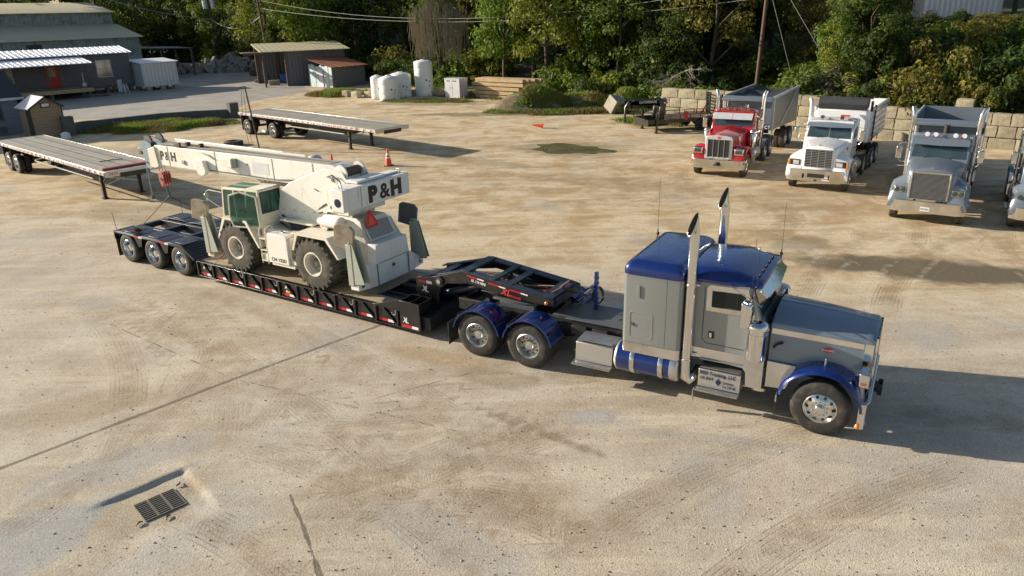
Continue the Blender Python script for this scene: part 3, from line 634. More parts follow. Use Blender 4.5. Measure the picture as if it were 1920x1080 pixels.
    b = MB(); b.add([(6.24,-.98,2.44),(6.30,0,2.42),(6.24,.98,2.44),(5.97,.98,2.66),(6.0,0,2.68),(5.97,-.98,2.66),
                     (6.23,-.98,2.43),(6.29,0,2.41),(6.23,.98,2.43),(5.96,.98,2.64),(5.99,0,2.66),(5.96,-.98,2.64)],
                    [(0,1,4,5),(1,2,3,4),(7,6,11,10),(8,7,10,9),(0,6,7,1),(1,7,8,2),(5,4,10,11),(4,3,9,10),(0,5,11,6),(2,8,9,3)])
    obj('sun_visor', b, M['chrome'], cb_)
    for s in (-1,1):
        yy = s*W
        b = MB(); o_ = []
        # bright frame round the side window
        win = [(5.24,2.12),(5.24,2.44),(5.84,2.46),(5.96,2.14)]
        fr2 = [(5.14,2.02),(5.14,2.49),(5.20,2.55),(5.90,2.56),(6.06,2.06),(6.06,2.02)]
        b.ext(fr2, 'y', yy, yy+s*.012); obj('window_surround', b, M['chrome'], cb_)
        b = MB(); b.ext(win, 'y', yy+s*.012, yy+s*.017); obj('side_window', b, M['glass'], cb_)
        b = MB(); b.beam((5.26,yy+s*.02,2.12),(5.95,yy+s*.02,2.14),.02,.008,up=(0,1,0)); b.beam((5.72,yy+s*.02,2.12),(5.72,yy+s*.02,2.45),.012,.008,up=(0,1,0)); obj('window_gasket', b, M['blackm'], cb_)
        b = MB(); 
        dl = [(5.10,2.50),(5.10,1.42),(5.18,1.34),(5.92,1.33)]
        for p,q in zip(dl, dl[1:]): b.beam((p[0],yy+s*.001,p[1]),(q[0],yy+s*.001,q[1]),.012,.006, up=(0,1,0))
        obj('door_seam', b, M['blackm'], cb_)
        b = MB(); b.box(5.22,5.33,min(yy,yy+s*.02),max(yy,yy+s*.02),1.46,1.60); b.mat(1); b.box(5.24,5.29,min(yy,yy+s*.035),max(yy,yy+s*.035),1.48,1.58)
        obj('door_handle', b, [M['blackm'], M['chrome']], cb_, bev=.006)
        b = MB(); b.ext([(4.82,1.22),(6.30,1.22),(6.30,.60),(6.0,.60),(5.98,.88),(5.92,.96),(4.96,1.02),(4.82,1.02)], 'y', yy+s*.002, yy+s*.014); obj('sill_panel', b, M['chrome'], cb_)
        # stack, clamp, elbow
        cy = s*1.12; ex = 4.85
        b = MB(); b.tube([(5.02,cy-s*.35,.62),(4.98,cy-s*.12,.56),(4.90,cy-s*.02,.50),(ex,cy,.55),(ex,cy,.70),(ex,cy,.92)], .105, 18)
        b.cyl((ex,cy,.92),(ex,cy,3.36),.098,20)
        K = 9; rings = []                # turn-out with a slanting mouth
        for k in range(K+1):
            u = k/K; x = ex-.055*u*u; z = 3.36+.34*u
            r_ = .098-.004*u; ring = []
            for i in range(20):
                q = 2*math.pi*i/20; xl = r_*math.cos(q); yl = r_*math.sin(q); lean = (xl*.70+yl*.70)/r_
                ring.append((x+xl, cy+yl, z+lean*(.25*u*u*u)))
            rings.append(ring)
        b.loft(rings, True, False)
        st = obj('exhaust_stack', b, M['chrome'], t, smooth=50)
        b = MB(); b.add([(p[0]*.93+(ex-.055)*.07,p[1]*.93+cy*.07,(p[2]-3.70)*.93+3.69) for p in rings[-1]], [tuple(range(20))]); obj('stack_mouth', b, M['hollow_black'], st)  # flat black cap painted in for the dark inside of the pipe
        b = MB()
        for z in (.92,2.5): b.lathe([(.1,0),(.108,.0),(.108,.04),(.1,.04)], (ex,cy,z), 'z', 20); b.box(ex-.02,ex+.02,min(cy,s*.95),max(cy,s*.95),z,z+.03)
        for z in (1.05,2.52): b.box(4.86,5.02,cy-.015,cy+.015,z,z+.03)
        obj('stack_clamp', b, M['chrome'], st)
        # air cleaner
        cx, cy = 6.14, s*1.10
        b = MB(); b.lathe([(.05,1.22),(.17,1.22),(.185,1.25),(.185,1.76),(.17,1.77),(.17,1.84),(.20,1.86),(.20,1.92),(.17,1.97),(.10,2.0),(.001,2.01)], (cx,cy,0), 'z', 28)
        ac = obj('air_cleaner', b, M['chrome'], t, smooth=40)
        b = MB(); b.cyl((cx,cy,1.85),(cx,cy-s*.28,1.9),.09,14); obj('intake_duct', b, M['bluegrey'], ac)
        # mirror
        b = MB(); my = s*1.40; b.ext([(5.88,1.98),(5.98,1.95),(6.06,2.02),(6.08,2.34),(6.02,2.45),(5.88,2.47)], 'y', my-.12, my+.12)
        mi_ = obj('mirror', b, M['chrome'], t, bev=.03, seg=3)
        b = MB(); b.tube([(5.98,s*1.0,2.58),(6.03,s*1.2,2.54),(6.03,my,2.52),(6.03,my,2.42)], .012, 8); b.tube([(6.03,my,2.52),(6.15,s*1.02,2.25)], .010, 6)
        b.tube([(5.55,s*1.06,2.60),(6.03,my,2.50)],.010,6); b.tube([(6.02,my,1.98),(6.1,s*1.05,1.9)],.010,6)
        obj('mirror_arm', b, M['chrome'], mi_)
        b = MB(); b.sphere((6.03,my+s*.02,2.56),.035,8); b.cyl((6.03,my+s*.02,2.58),(6.03,my+s*.02,2.66),.012,6); b.cyl((6.03,my+s*.02,2.64),(6.02,my+s*.02,3.65),.004,5); obj('antenna', b, M['blackm'], t)
    # hood: lofted long nose with chamfered shoulders and centre ridge
    def hood_ring(x, hw, zs, zc, zb):
        return [(x,-hw,zb),(x,-hw,zs-.10),(x,-hw+.03,zs-.03),(x,-hw+.10,zs),(x,-hw*.45,zc-.02),(x,-.05,zc),(x,-.03,zc+.018),(x,.03,zc+.018),(x,.05,zc),(x,hw*.45,zc-.02),(x,hw-.10,zs),(x,hw-.03,zs-.03),(x,hw,zs-.10),(x,hw,zb)]
    b = MB(); b.loft([hood_ring(6.34,.84,1.93,2.08,.92), hood_ring(6.9,.80,1.91,2.06,.98), hood_ring(7.5,.74,1.88,2.02,.98), hood_ring(7.95,.68,1.85,1.97,.90)])
    hd = obj('hood', b, M['bluegrey'], t, smooth=28)
    b = MB(); b.loft([hood_ring(7.952,.685,1.855,1.975,.62), hood_ring(8.06,.68,1.85,1.965,.62), hood_ring(8.12,.66,1.82,1.93,.64)]); gs = obj('grille_surround', b, M['bluegrey'], hd, smooth=28)
    b = MB(); b.box(8.118,8.14,-.56,.56,.72,1.80); b.mat(1)
    for k in range(9): yy = -.56+1.12*k/8; b.box(8.12,8.155,yy-.012,yy+.012,.70,1.82)
    obj('grille', b, [M['mesh'], M['chrome']], gs)
    for s in (-1,1):    # bright side trim, front edge trim, lower splash panel
        b = MB(); b.loft([[(x,s*(hw+.002),z-.12),(x,s*(hw+.002),z-.23),(x,s*(hw+.010),z-.23),(x,s*(hw+.010),z-.12)] for x,hw,z in ((6.36,.839,1.93),(6.9,.80,1.91),(7.5,.74,1.88),(7.94,.681,1.85))])
        b.loft([[(7.955,s*.687,1.74),(7.955,s*.687,.72),(7.955,s*.70,.72),(7.955,s*.70,1.74)],[(8.10,s*.672,1.74),(8.10,s*.672,.72),(8.10,s*.69,.72),(8.10,s*.69,1.74)]])
        obj('hood_trim', b, M['chrome'], hd)
        b = MB(); b.loft([[(6.34,s*.90,1.14),(6.34,s*.90,.60),(6.34,s*.86,.60),(6.34,s*.86,1.14)],[(6.90,s*.88,1.12),(6.70,s*.90,.62),(6.70,s*.86,.62),(6.90,s*.84,1.12)]]); obj('splash_panel', b, M['chrome'], hd)
        b = MB(); b.box(6.305,6.335,min(s*.80,s*.86),max(s*.80,s*.86),.62,1.9); b.box(6.305,6.332,-.8,.8,1.9,2.03); obj('hood_seam', b, M['blackm'], hd)
        b = MB(); b.tube([(6.42,s*.86,1.42),(6.46,s*.90,1.50),(6.58,s*.875,1.56)], .022, 8); obj('hood_latch', b, M['blackm'], hd)
        # badge plate, badge
        b = MB(); b.loft([[(7.02,s*.800,1.66),(7.02,s*.796,1.38),(7.02,s*.80,1.38),(7.02,s*.806,1.66)],[(7.46,s*.755,1.64),(7.30,s*.765,1.38),(7.30,s*.772,1.38),(7.46,s*.762,1.64)]])
        q = math.atan2(.12,1.05)
        b = MB(); b.M = Matrix.Translation((7.36,s*.765,1.52)) @ Matrix.Rotation(-s*q,4,'Z')
        b.lathe([(.105,0),(.105,.006),(.001,.008)], (0,0,0), 'y', 24, s); b.M = None
        for i, v in enumerate(b.v): b.v[i] = (v[0], v[1], 1.52+(v[2]-1.52)*.45)
        bd = obj('badge', b, M['txtred'], hd)
        tx = text('lettering', 'Peterbilt', .058, M['txtwhite'], bd, (7.36-.0*s, s*.775, 1.50), (math.pi/2,0,(q if s < 0 else math.pi-q)), .002, .002, .9, 'CENTER')
        # front mudguard
        rings = []
        for k in range(25):
            a = R(-4+184*k/24) if False else R(2+172*k/24); r0 = .66; cx, cz = 7.36, .60
            px, pz = cx+(r0+.06)*math.cos(a), cz+(r0)*math.sin(a)
            yo, yi = s*1.27, s*.72; nx_, nz_ = math.cos(a), math.sin(a)
            rings.append([(px-.03*nx_,yo-s*.015,pz-.03*nz_),(px-.035*nx_,yo,pz-.035*nz_),(px,yo-s*.02,pz),(px+.035*nx_,yo-s*.12,pz+.035*nz_),(px+.045*nx_,yo-s*.30,pz+.045*nz_),(px+.03*nx_,yi,pz+.03*nz_),(px+.01*nx_,yi,pz+.01*nz_),(px+.02*nx_,yo-s*.30,pz+.02*nz_),(px,yo-s*.10,pz)])
        b = MB(); b.loft(rings); fd = obj('front_mudguard', b, M['blue'], t, smooth=60)
        b = MB(); b.cyl((7.36,s*.98,1.30),(7.36,s*.98,1.42),.018,8); b.sphere((7.36,s*.98,1.43),.022,8); obj('marker_light', b, M['chrome'], fd)
        b = MB(); b.box(6.60,6.625,s*.8 if s>0 else -1.25,1.25 if s>0 else -.8,.50,.64); b.mat(1); b.tube([(6.61,s*1.18,.5),(6.59,s*1.2,.12)],.008,6); obj('fender_bracket', b, [M['chrome'],M['blackm']], fd)
        # headlight pod
        b = MB(); b.loft([[(7.88,s*(1.0+dy*.6),1.22+dz_*.6) for dy,dz_ in ((-.15,-.10),(.15,-.10),(.15,.10),(-.15,.10))],[(7.96,s*(1.0+dy),1.22+dz_) for dy,dz_ in ((-.16,-.13),(.16,-.13),(.16,.13),(-.16,.13))],[(8.12,s*(1.0+dy),1.22+dz_) for dy,dz_ in ((-.16,-.13),(.16,-.13),(.16,.12),(-.16,.12))]])
        b.tube([(8.0,s*1.0,1.1),(7.98,s*.85,.9)],.03,8)
        hp = obj('headlight', b, M['chrome'], t, bev=.03, seg=3)
        b = MB(); b.box(8.115,8.13,min(s*.86,s*1.14),max(s*.86,s*1.14),1.12,1.32); obj('lens', b, M['glassb'], hp)
        b = MB(); b.box(7.99,8.08,min(s*1.15,s*1.165),max(s*1.15,s*1.165),1.14,1.19); obj('turn_signal', b, M['rust'], hp)
    # bumper wraps a little at the ends
    b = MB(); b.ext([(8.02,-1.235),(8.14,-1.22),(8.19,-1.05),(8.19,1.05),(8.14,1.22),(8.02,1.235),(8.02,1.22),(8.13,1.05),(8.13,-1.05),(8.02,-1.22)], 'z', .30, .80)
    bp_ = obj('bumper', b, M['chrome'], t, bev=.012)
    b = MB(); b.sphere((8.04,-1.265,.36),.045,12); b.sphere((8.04,1.265,.36),.045,12); b.box(8.0,8.06,-1.255,-1.23,.33,.39); obj('marker_light', b, M['amber'], bp_)
    b = MB(); b.box(8.19,8.28,-.12,.12,.56,.68); b.box(8.25,8.33,-.16,-.10,.52,.72); b.box(8.25,8.33,.10,.16,.52,.72); b.cyl((8.30,-.16,.62),(8.30,.16,.62),.03,8); obj('tow_hitch', b, M['blackm'], bp_)
    b = MB(); b.sphere((3.45,1.0,2.80),.04,8); b.cyl((3.45,1.0,2.68),(3.45,1.0,2.9),.014,6); b.cyl((3.45,1.0,2.86),(3.45,1.0,4.0),.004,5); b.sphere((3.47,.9,2.72),.035,8); obj('antenna', b, M['blackm'], t)
    b = MB(); b.cyl((6.03,-1.0,2.6),(6.02,-1.0,3.4),.004,5); b.sphere((6.03,-1.0,2.62),.03,8); obj('antenna', b, M['blackm'], t)
    b = MB()
    for y in (-.6,-.3,0,.3,.6): b.sphere((6.0,y,2.73),.028,8)
    b.box(4.73,4.80,-.9,.9,1.1,2.55); obj('cab_boot', b, M['blackm'], t)
    return t
blue_tractor()
# ---------------------------------------------------------------- black lowboy trailer
LX, LY, LR = -11.844, 24.214, -.572
def tapes(b, x0, x1, y, z0, z1, s, red=.62):   # red then white reflector
    b.mat(0); b.box(x0, x0+(x1-x0)*red, min(y,y+s*.004), max(y,y+s*.004), z0, z1); b.mat(1); b.box(x0+(x1-x0)*red, x1, min(y,y+s*.004), max(y,y+s*.004), z0, z1)
def lowboy():
    t = thing('lowboy_trailer', 'black lowboy trailer with arched gooseneck carrying the white crane', 'trailer', (LX,LY,0), LR)
    # deck: side rails with ribs, diagonals, holes, lower flange
    x0, x1, top = 3.62, 12.22, .62
    b = MB(); b.box(x0+.02,x1-1.9,-1.22,1.22,top-.05,top); dk = obj('deck', b, M['deck'], t)
    b = MB()
    b.box(x1-1.9, x1-.55, -1.22,-.62, top-.05, top); dk2 = obj('deck', b, M['deck'], t)
    b = MB(); b.box(x1-1.9, x1-.55, .62,1.22, top-.05, top); obj('deck', b, M['deck'], t)
    b = MB()
    for s in (-1,1): b.box(x1-1.9,x1,s*.30-.06,s*.30+.06,.22,top-.03); b.box(x1-1.9,x1,s*.66-.04,s*.66+.04,.2,top+.004)
    for k in range(7): b.box(x1-1.8+k*.28, x1-1.72+k*.28, -1.2,1.2,.22,.40)
    b.tube([(x1-1.9,.1,.5),(x1-1.2,.2,.42),(x1-.4,.1,.55)],.02,6); b.tube([(x1-1.9,-.1,.5),(x1-1.2,-.2,.42),(x1-.4,-.12,.55)],.02,6)
    obj('centre_well', b, M['blackm'], t, bev=.006)
    NR = 12; pit = (x1-x0)/NR
    for s in (-1,1):
        b = MB(); y = s*1.22; yo = s*1.30
        b.box(x0,x1,min(y,s*1.25),max(y,s*1.25),.20,top-.01)          # web
        b.box(x0,x1,min(y,yo),max(y,yo),.165,.19)                      # lower flange
        b.box(x0,x1,min(y-s*.06,yo),max(y-s*.06,yo),top-.012,top+.012)
        for k in range(NR+1):
            x = x0+k*pit; b.box(x-.03,x+.03,min(y,yo+s*.004),max(y,yo+s*.004),.19,top-.012)
            if 0 < k < NR: b.beam((x-.03, s*1.275, .20),(x-pit*.62, s*1.275, top-.03), .03,.05, up=(0,1,0))
        rl = obj('side_rail', b, M['black'], t, bev=.004)
        b = MB()
        for k in range(NR):
            for q in (.22,.62): b.M = Matrix.Translation((x0+(k+q)*pit, s*1.2515, .46)) @ Matrix.Rotation(s*.6,4,'Y'); b.lathe([(.05,0),(.05,.004),(.03,.004)], (0,0,0),'y',12,s); b.M = None
        obj('rail_holes', b, M['mesh'], rl)
        b = MB()
        for k in range(NR): tapes(b, x0+k*pit+.06, x0+(k+1)*pit-.16 if k < NR-1 else x1-.1, s*1.2515, .215, .285, s)
        obj('reflector_tape', b, [M['redtape'], M['whitetape']], rl)
        b = MB()
        for k in range(1,NR,2):
            x = x0+k*pit-.10; b.tube([(x+.06*math.cos(a), s*1.305, .53+.07*math.sin(a)) for a in [math.pi*i/6+math.pi for i in range(7)]]+[(x+.06,s*1.30,.6)], .010, 6)
        obj('tie_ring', b, M['alu'], rl)
        b = MB(); b.box(x0+5*pit+.25, x0+5*pit+.42, min(s*1.25,s*1.27), max(s*1.25,s*1.27), .30,.37); obj('marker_light', b, M['amber'], rl, bev=.01)
        b = MB(); b.box(x1-1.95,x1-.02, min(s*1.12,s*1.31), max(s*1.12,s*1.31), top+.0125, top+.03); 
        # winch-box framed at the deck's front corner
        b = MB(); bx0, bx1 = 11.62, 12.24
        for xa in (bx0,bx1-.03): b.box(xa,xa+.03,min(s*.78,s*1.31),max(s*.78,s*1.31),top,.90)
        b.box(bx0,bx1,min(s*1.285,s*1.312),max(s*1.285,s*1.312),.17,.90); b.box(bx0,bx1,min(s*.78,s*.81),max(s*.78,s*.81),top,.90)
        b.box((bx0+bx1)/2,(bx0+bx1)/2+.03,min(s*.8,s*1.3),max(s*.8,s*1.3),.7,.905); b.box(bx0,bx1,min(s*.8,s*1.3),max(s*.8,s*1.3),.64,.66)
        b.ext([(10.7,.635),(11.62,.90),(11.62,.635)], 'y', min(s*1.285,s*1.31), max(s*1.285,s*1.31))
        bx = obj('corner_box', b, M['black'], t, bev=.005)
        b = MB(); tapes(b, 11.66, 12.18, s*1.3125, .215, .285, s); obj('reflector_tape', b, [M['redtape'],M['whitetape']], bx)
        if s < 0:
            text('lettering','X', .20, M['txtwhite'], bx, (11.70,-1.3135,.34), NEAR, .002, .004, .8, shear=.3); text('lettering','L', .17, M['txtwhite'], bx, (11.80,-1.3136,.335), NEAR, .002, .004, .9)
            text('lettering','A', .15, M['txtwhite'], rl, (x0+5*pit+.20,-1.2535,.42), NEAR, .002, .003, .9, shear=.2); text('lettering','A', .15, M['txtwhite'], rl, (x0+.2,-1.2535,.40), NEAR, .002, .003, .9, shear=.2)
    b = MB(); b.box(x1,x1+.25,-1.2,1.2,.22,.55); b.box(x0-.02,x0+.02,-1.25,1.25,.25,top); b.box(x0+.3,x1-.3,-.55,-.40,.18,.56); b.box(x0+.3,x1-.3,.40,.55,.18,.56)
    obj('crossmember', b, M['blackm'], t, bev=.006)
    # rear: rails, stepped covers over three axles
    b = MB()
    for s in (-1,1): b.box(-.62,2.95,s*.42-.07,s*.42+.07,.70,.98); b.ext([(2.95,.98),(3.62,.62),(3.62,.30),(2.95,.70)],'y',s*.42-.07,s*.42+.07)
    for x in (-.58,.69,2.07,2.9): b.box(x-.08,x+.08,-1.2,1.2,.80,.975)
    b.box(.2,2.6,-.05,.05,.72,.86); b.tube([(0,.1,.8),(1.0,.2,.7),(1.8,-.1,.82),(2.6,.1,.75)],.03,6)
    for x in (0,1.384,2.768): b.cyl((x,-.9,.47),(x,.9,.47),.08,10); b.cyl((x+.2,-.3,.55),(x+.2,.3,.55),.12,10)
    obj('bogie_frame', b, M['navy'], t, bev=.008)
    b = MB(); b.ext([(2.92,.99),(3.62,.625),(3.60,.56),(2.92,.90)],'y',-1.2,1.2)
    for k in range(6): u = k/6; b.box(3.0+u*.6,3.03+u*.6,-1.15,1.15,.96-u*.32,.985-u*.32)
    obj('ramp', b, M['navy'], t, bev=.005)
    for s in (-1,1):
        b = MB(); ya, yb = min(s*.56,s*1.29), max(s*.56,s*1.29)
        for i in range(3):
            c = 1.384*i; l, r_ = c-.69, c+.69
            if i == 0: l = c-.62
            pts = [(l,.985),(c-.40,1.02),(c+.40,1.02),(r_-.02,.985),(r_-.02,.955),(c+.38,.99),(c-.38,.99),(l,.955)]
            if i == 2: pts = [(l,.985),(c-.40,1.02),(c+.16,1.02),(3.50,.66),(3.48,.62),(c+.14,.99),(c-.38,.99),(l,.955)]
            b.ext(pts, 'y', ya, yb)
            b.box(c-.25,c+.25,ya+.1,yb-.1,1.02,1.035)
        b.ext([(-.62,.985),(2.95,.985),(3.5,.62),(3.44,.60),(2.95,.90),(2.4,.93),(-.62,.93)], 'y', min(s*1.275,s*1.29), max(s*1.275,s*1.29))
        cv = obj('wheel_cover', b, M['navy'], t, bev=.006)
        b = MB()
        for x in (.69,2.07): b.ext([(x-.22,.93),(x+.20,.93),(x+.12,.66),(x-.04,.62)], 'y', min(s*1.27,s*1.285), max(s*1.27,s*1.285))
        b.box(-.66,-.62,ya,yb,.72,1.0)
        br = obj('bracket', b, M['black'], cv)
        b = MB()
        for x in (.45,1.83,2.0-4): 
            if x > 0: b.mat(0); b.box(x,x+.28,min(s*1.29,s*1.294),max(s*1.29,s*1.294),.935,.985); b.mat(1); b.box(x+.28,x+.46,min(s*1.29,s*1.294),max(s*1.29,s*1.294),.935,.985)
        obj('reflector_tape', b, [M['redtape'],M['whitetape']], cv)
        b = MB(); b.box(-.665,-.655,ya+.03,yb-.03,.12,.74); obj('mud_flap', b, M['rubber'], t)
        b = MB(); b.box(-.68,-.662,min(s*.9,s*1.2),max(s*.9,s*1.2),.80,.9); obj('tail_light', b, M['redlens'], cv)
        for i in range(3): wheel(t, 1.384*i, s*1.28, .475, 'drive', s, rm=M['chrome'])
        b = MB(); b.cyl((-.55,s*1.22,1.0),(-.60,s*1.24,1.62),.008,6); obj('marker_pole', b, M['blackm'], t)
    # gooseneck
    for s in (-1,1):
        ya, yb = min(s*.60,s*.66), max(s*.60,s*.66)
        b = MB(); b.ext([(11.66,1.30),(12.22,1.42),(13.12,1.71),(15.40,1.46),(15.60,1.42),(15.60,1.27),(14.45,1.28),(13.25,1.42),(12.62,1.30),(12.42,1.15),(12.34,.98),(12.28,.30),(11.78,.30),(11.66,.42)], 'y', ya, yb)
        g = obj('gooseneck_side', b, M['black'], t, bev=.008)
        yf = s*.662
        b = MB(); b.cyl((12.42,yf,1.34),(12.42,yf+s*.05,1.34),.12,18); b.mat(1); b.cyl((12.42,yf+s*.05,1.34),(12.42,yf+s*.075,1.34),.06,14)
        for px,pz in ((11.85,.85),(12.12,.88),(11.86,.62),(12.1,.65),(11.92,1.02)): b.cyl((px,yf,pz),(px,yf+s*.012,pz),.013,6)
        obj('pivot_pin', b, [M['blackm'],M['alu']], g)
        b = MB(); tapes(b, 11.74,12.16, yf, 1.205,1.275, s, .6); b.mat(1); b.box(11.70,11.78,min(yf,yf+s*.004),max(yf,yf+s*.004),.68,.76)
        for xx,zz in ((13.25,1.64),(13.85,1.56),(14.45,1.50)):
            b.mat(0); b.ext([(xx,zz),(xx+.3,zz-.035),(xx+.3,zz-.065),(xx,zz-.03)],'y',min(yf,yf+s*.004),max(yf,yf+s*.004)); b.mat(1); b.ext([(xx+.3,zz-.035),(xx+.48,zz-.055),(xx+.48,zz-.085),(xx+.3,zz-.065)],'y',min(yf,yf+s*.004),max(yf,yf+s*.004))
        obj('reflector_tape', b, [M['redtape'],M['whitetape']], g)
        b = MB(); b.sphere((15.42,yf+s*.01,1.34),.045,10); obj('marker_light', b, M['amber'], g)
        if s < 0:
            tl = math.atan2(.12,1.0)
            text('lettering','X', .22, M['txtwhite'], g, (11.84,-.664,.98), NEAR, .002, .004, .8, shear=.3); text('lettering','L', .19, M['txtwhite'], g, (11.95,-.6641,.975), NEAR, .002, .004, .9)
            text('lettering','XL 110 HDG', .085, M['txtwhite'], g, (13.36,-.664,1.50), (math.pi/2,R(7),0), .002, .003, .8, shear=.2)
            text('lettering','XL', .20, M['txtred'], g, (14.22,-.664,1.345), (math.pi/2,R(7),0), .002, .009, .9, shear=.2); text('lettering','SPECIALIZED', .07, M['txtred'], g, (14.42,-.664,1.315), (math.pi/2,R(7),0), .002, .002, .75)
    b = MB()
    def cross(x, z, w=.18, h=.05): b.box(x,x+w,-.6,.6,z-h,z)
    for s in (-1,1):
        b.loft([[(11.66,s*.42,1.30),(11.66,s*.60,1.30),(11.66,s*.60,1.27),(11.66,s*.42,1.27)],[(13.12,s*.42,1.71),(13.12,s*.60,1.71),(13.12,s*.60,1.67),(13.12,s*.42,1.67)],[(15.5,s*.42,1.44),(15.5,s*.60,1.44),(15.5,s*.60,1.40),(15.5,s*.42,1.40)]])
    cross(13.02,1.715,.25); cross(13.85,1.635,.16); cross(14.25,1.57,.2); cross(15.2,1.47,.35); cross(12.15,1.44,.2)
    b.box(11.7,12.3,-.6,.6,.35,.42); b.box(11.68,11.74,-.6,.6,.42,1.2); b.box(15.5,15.62,-.55,.55,1.26,1.43); b.box(13.6,15.5,-.6,.6,1.27,1.30)
    b.cyl((12.42,-.62,1.34),(12.42,.62,1.34),.07,12)
    for s in (-1,1): b.cyl((12.3,s*.3,.9),(13.9,s*.3,1.42),.08,12)
    gf = obj('gooseneck_top', b, M['navy'], t, bev=.005)
    b = MB()
    for k in range(4): b.tube([(12.5+.1*k,-.3+.15*k,1.2),(13.3,-.2+.15*k,1.42),(14.2+.1*k,-.3+.18*k,1.36),(15.4,-.3+.2*k,1.38)],.02,6)
    b.tube([(14.0+.16*math.cos(a/4),.05+.16*math.sin(a/4),1.46) for a in range(0,26,2)],.02,6)
    b.box(12.7,12.9,-.25,.2,1.3,1.5); obj('hydraulic_hose', b, M['chain'], gf)
    b = MB(); b.tube([(15.1,-.4,1.50),(15.55,.0,1.52),(15.45,.35,1.50)],.012,6); b.mat(1); b.tube([(14.4,-.1,1.40),(15.2,.1,1.46)],.015,6); obj('air_hose', b, [M['redtape'],M['timber']], gf)
    b = MB(); b.cyl((14.5,0,1.16),(14.5,0,1.27),.05,12); b.cyl((14.5,0,1.21),(14.5,0,1.27),.12,12); obj('kingpin', b, M['blackm'], gf)
    b = MB()
    b.tube([(15.35,-.3,1.45),(15.6,-.25,1.62),(15.75,-.05,1.5),(15.7,.25,1.35)],.03,8); b.tube([(15.35,.1,1.45),(15.6,.1,1.66),(15.8,.2,1.5)],.03,8); obj('cable_coil', b, M['blackm'], gf)
    return t
lowboy()

M['padtan'] = pm('worn_float_pad', (.42,.34,.24), .8, 0, .25, 5, dirt=.5, dirtcol=(.20,.14,.09), bump=.01)
M['cabglass'] = None
ng = NT('tinted_cab_glass'); tp = ng.t.nodes.new('ShaderNodeBsdfTransparent'); tp.inputs[0].default_value = (.45,.72,.62,1); ng.b.inputs['Base Color'].default_value = (.05,.13,.11,1); ng.b.inputs['Roughness'].default_value = .06; ng.b.inputs['Coat Weight'].default_value = 1
mxs = ng.t.nodes.new('ShaderNodeMixShader'); ng.S(mxs.inputs[0], ng.mr(ng.noise(2.5,4), .35, .65, .30, .62)); ng.t.links.new(tp.outputs[0], mxs.inputs[1]); ng.t.links.new(ng.b.outputs[0], mxs.inputs[2]); ng.t.links.new(mxs.outputs[0], ng.out.inputs[0]); M['cabglass'] = ng.m
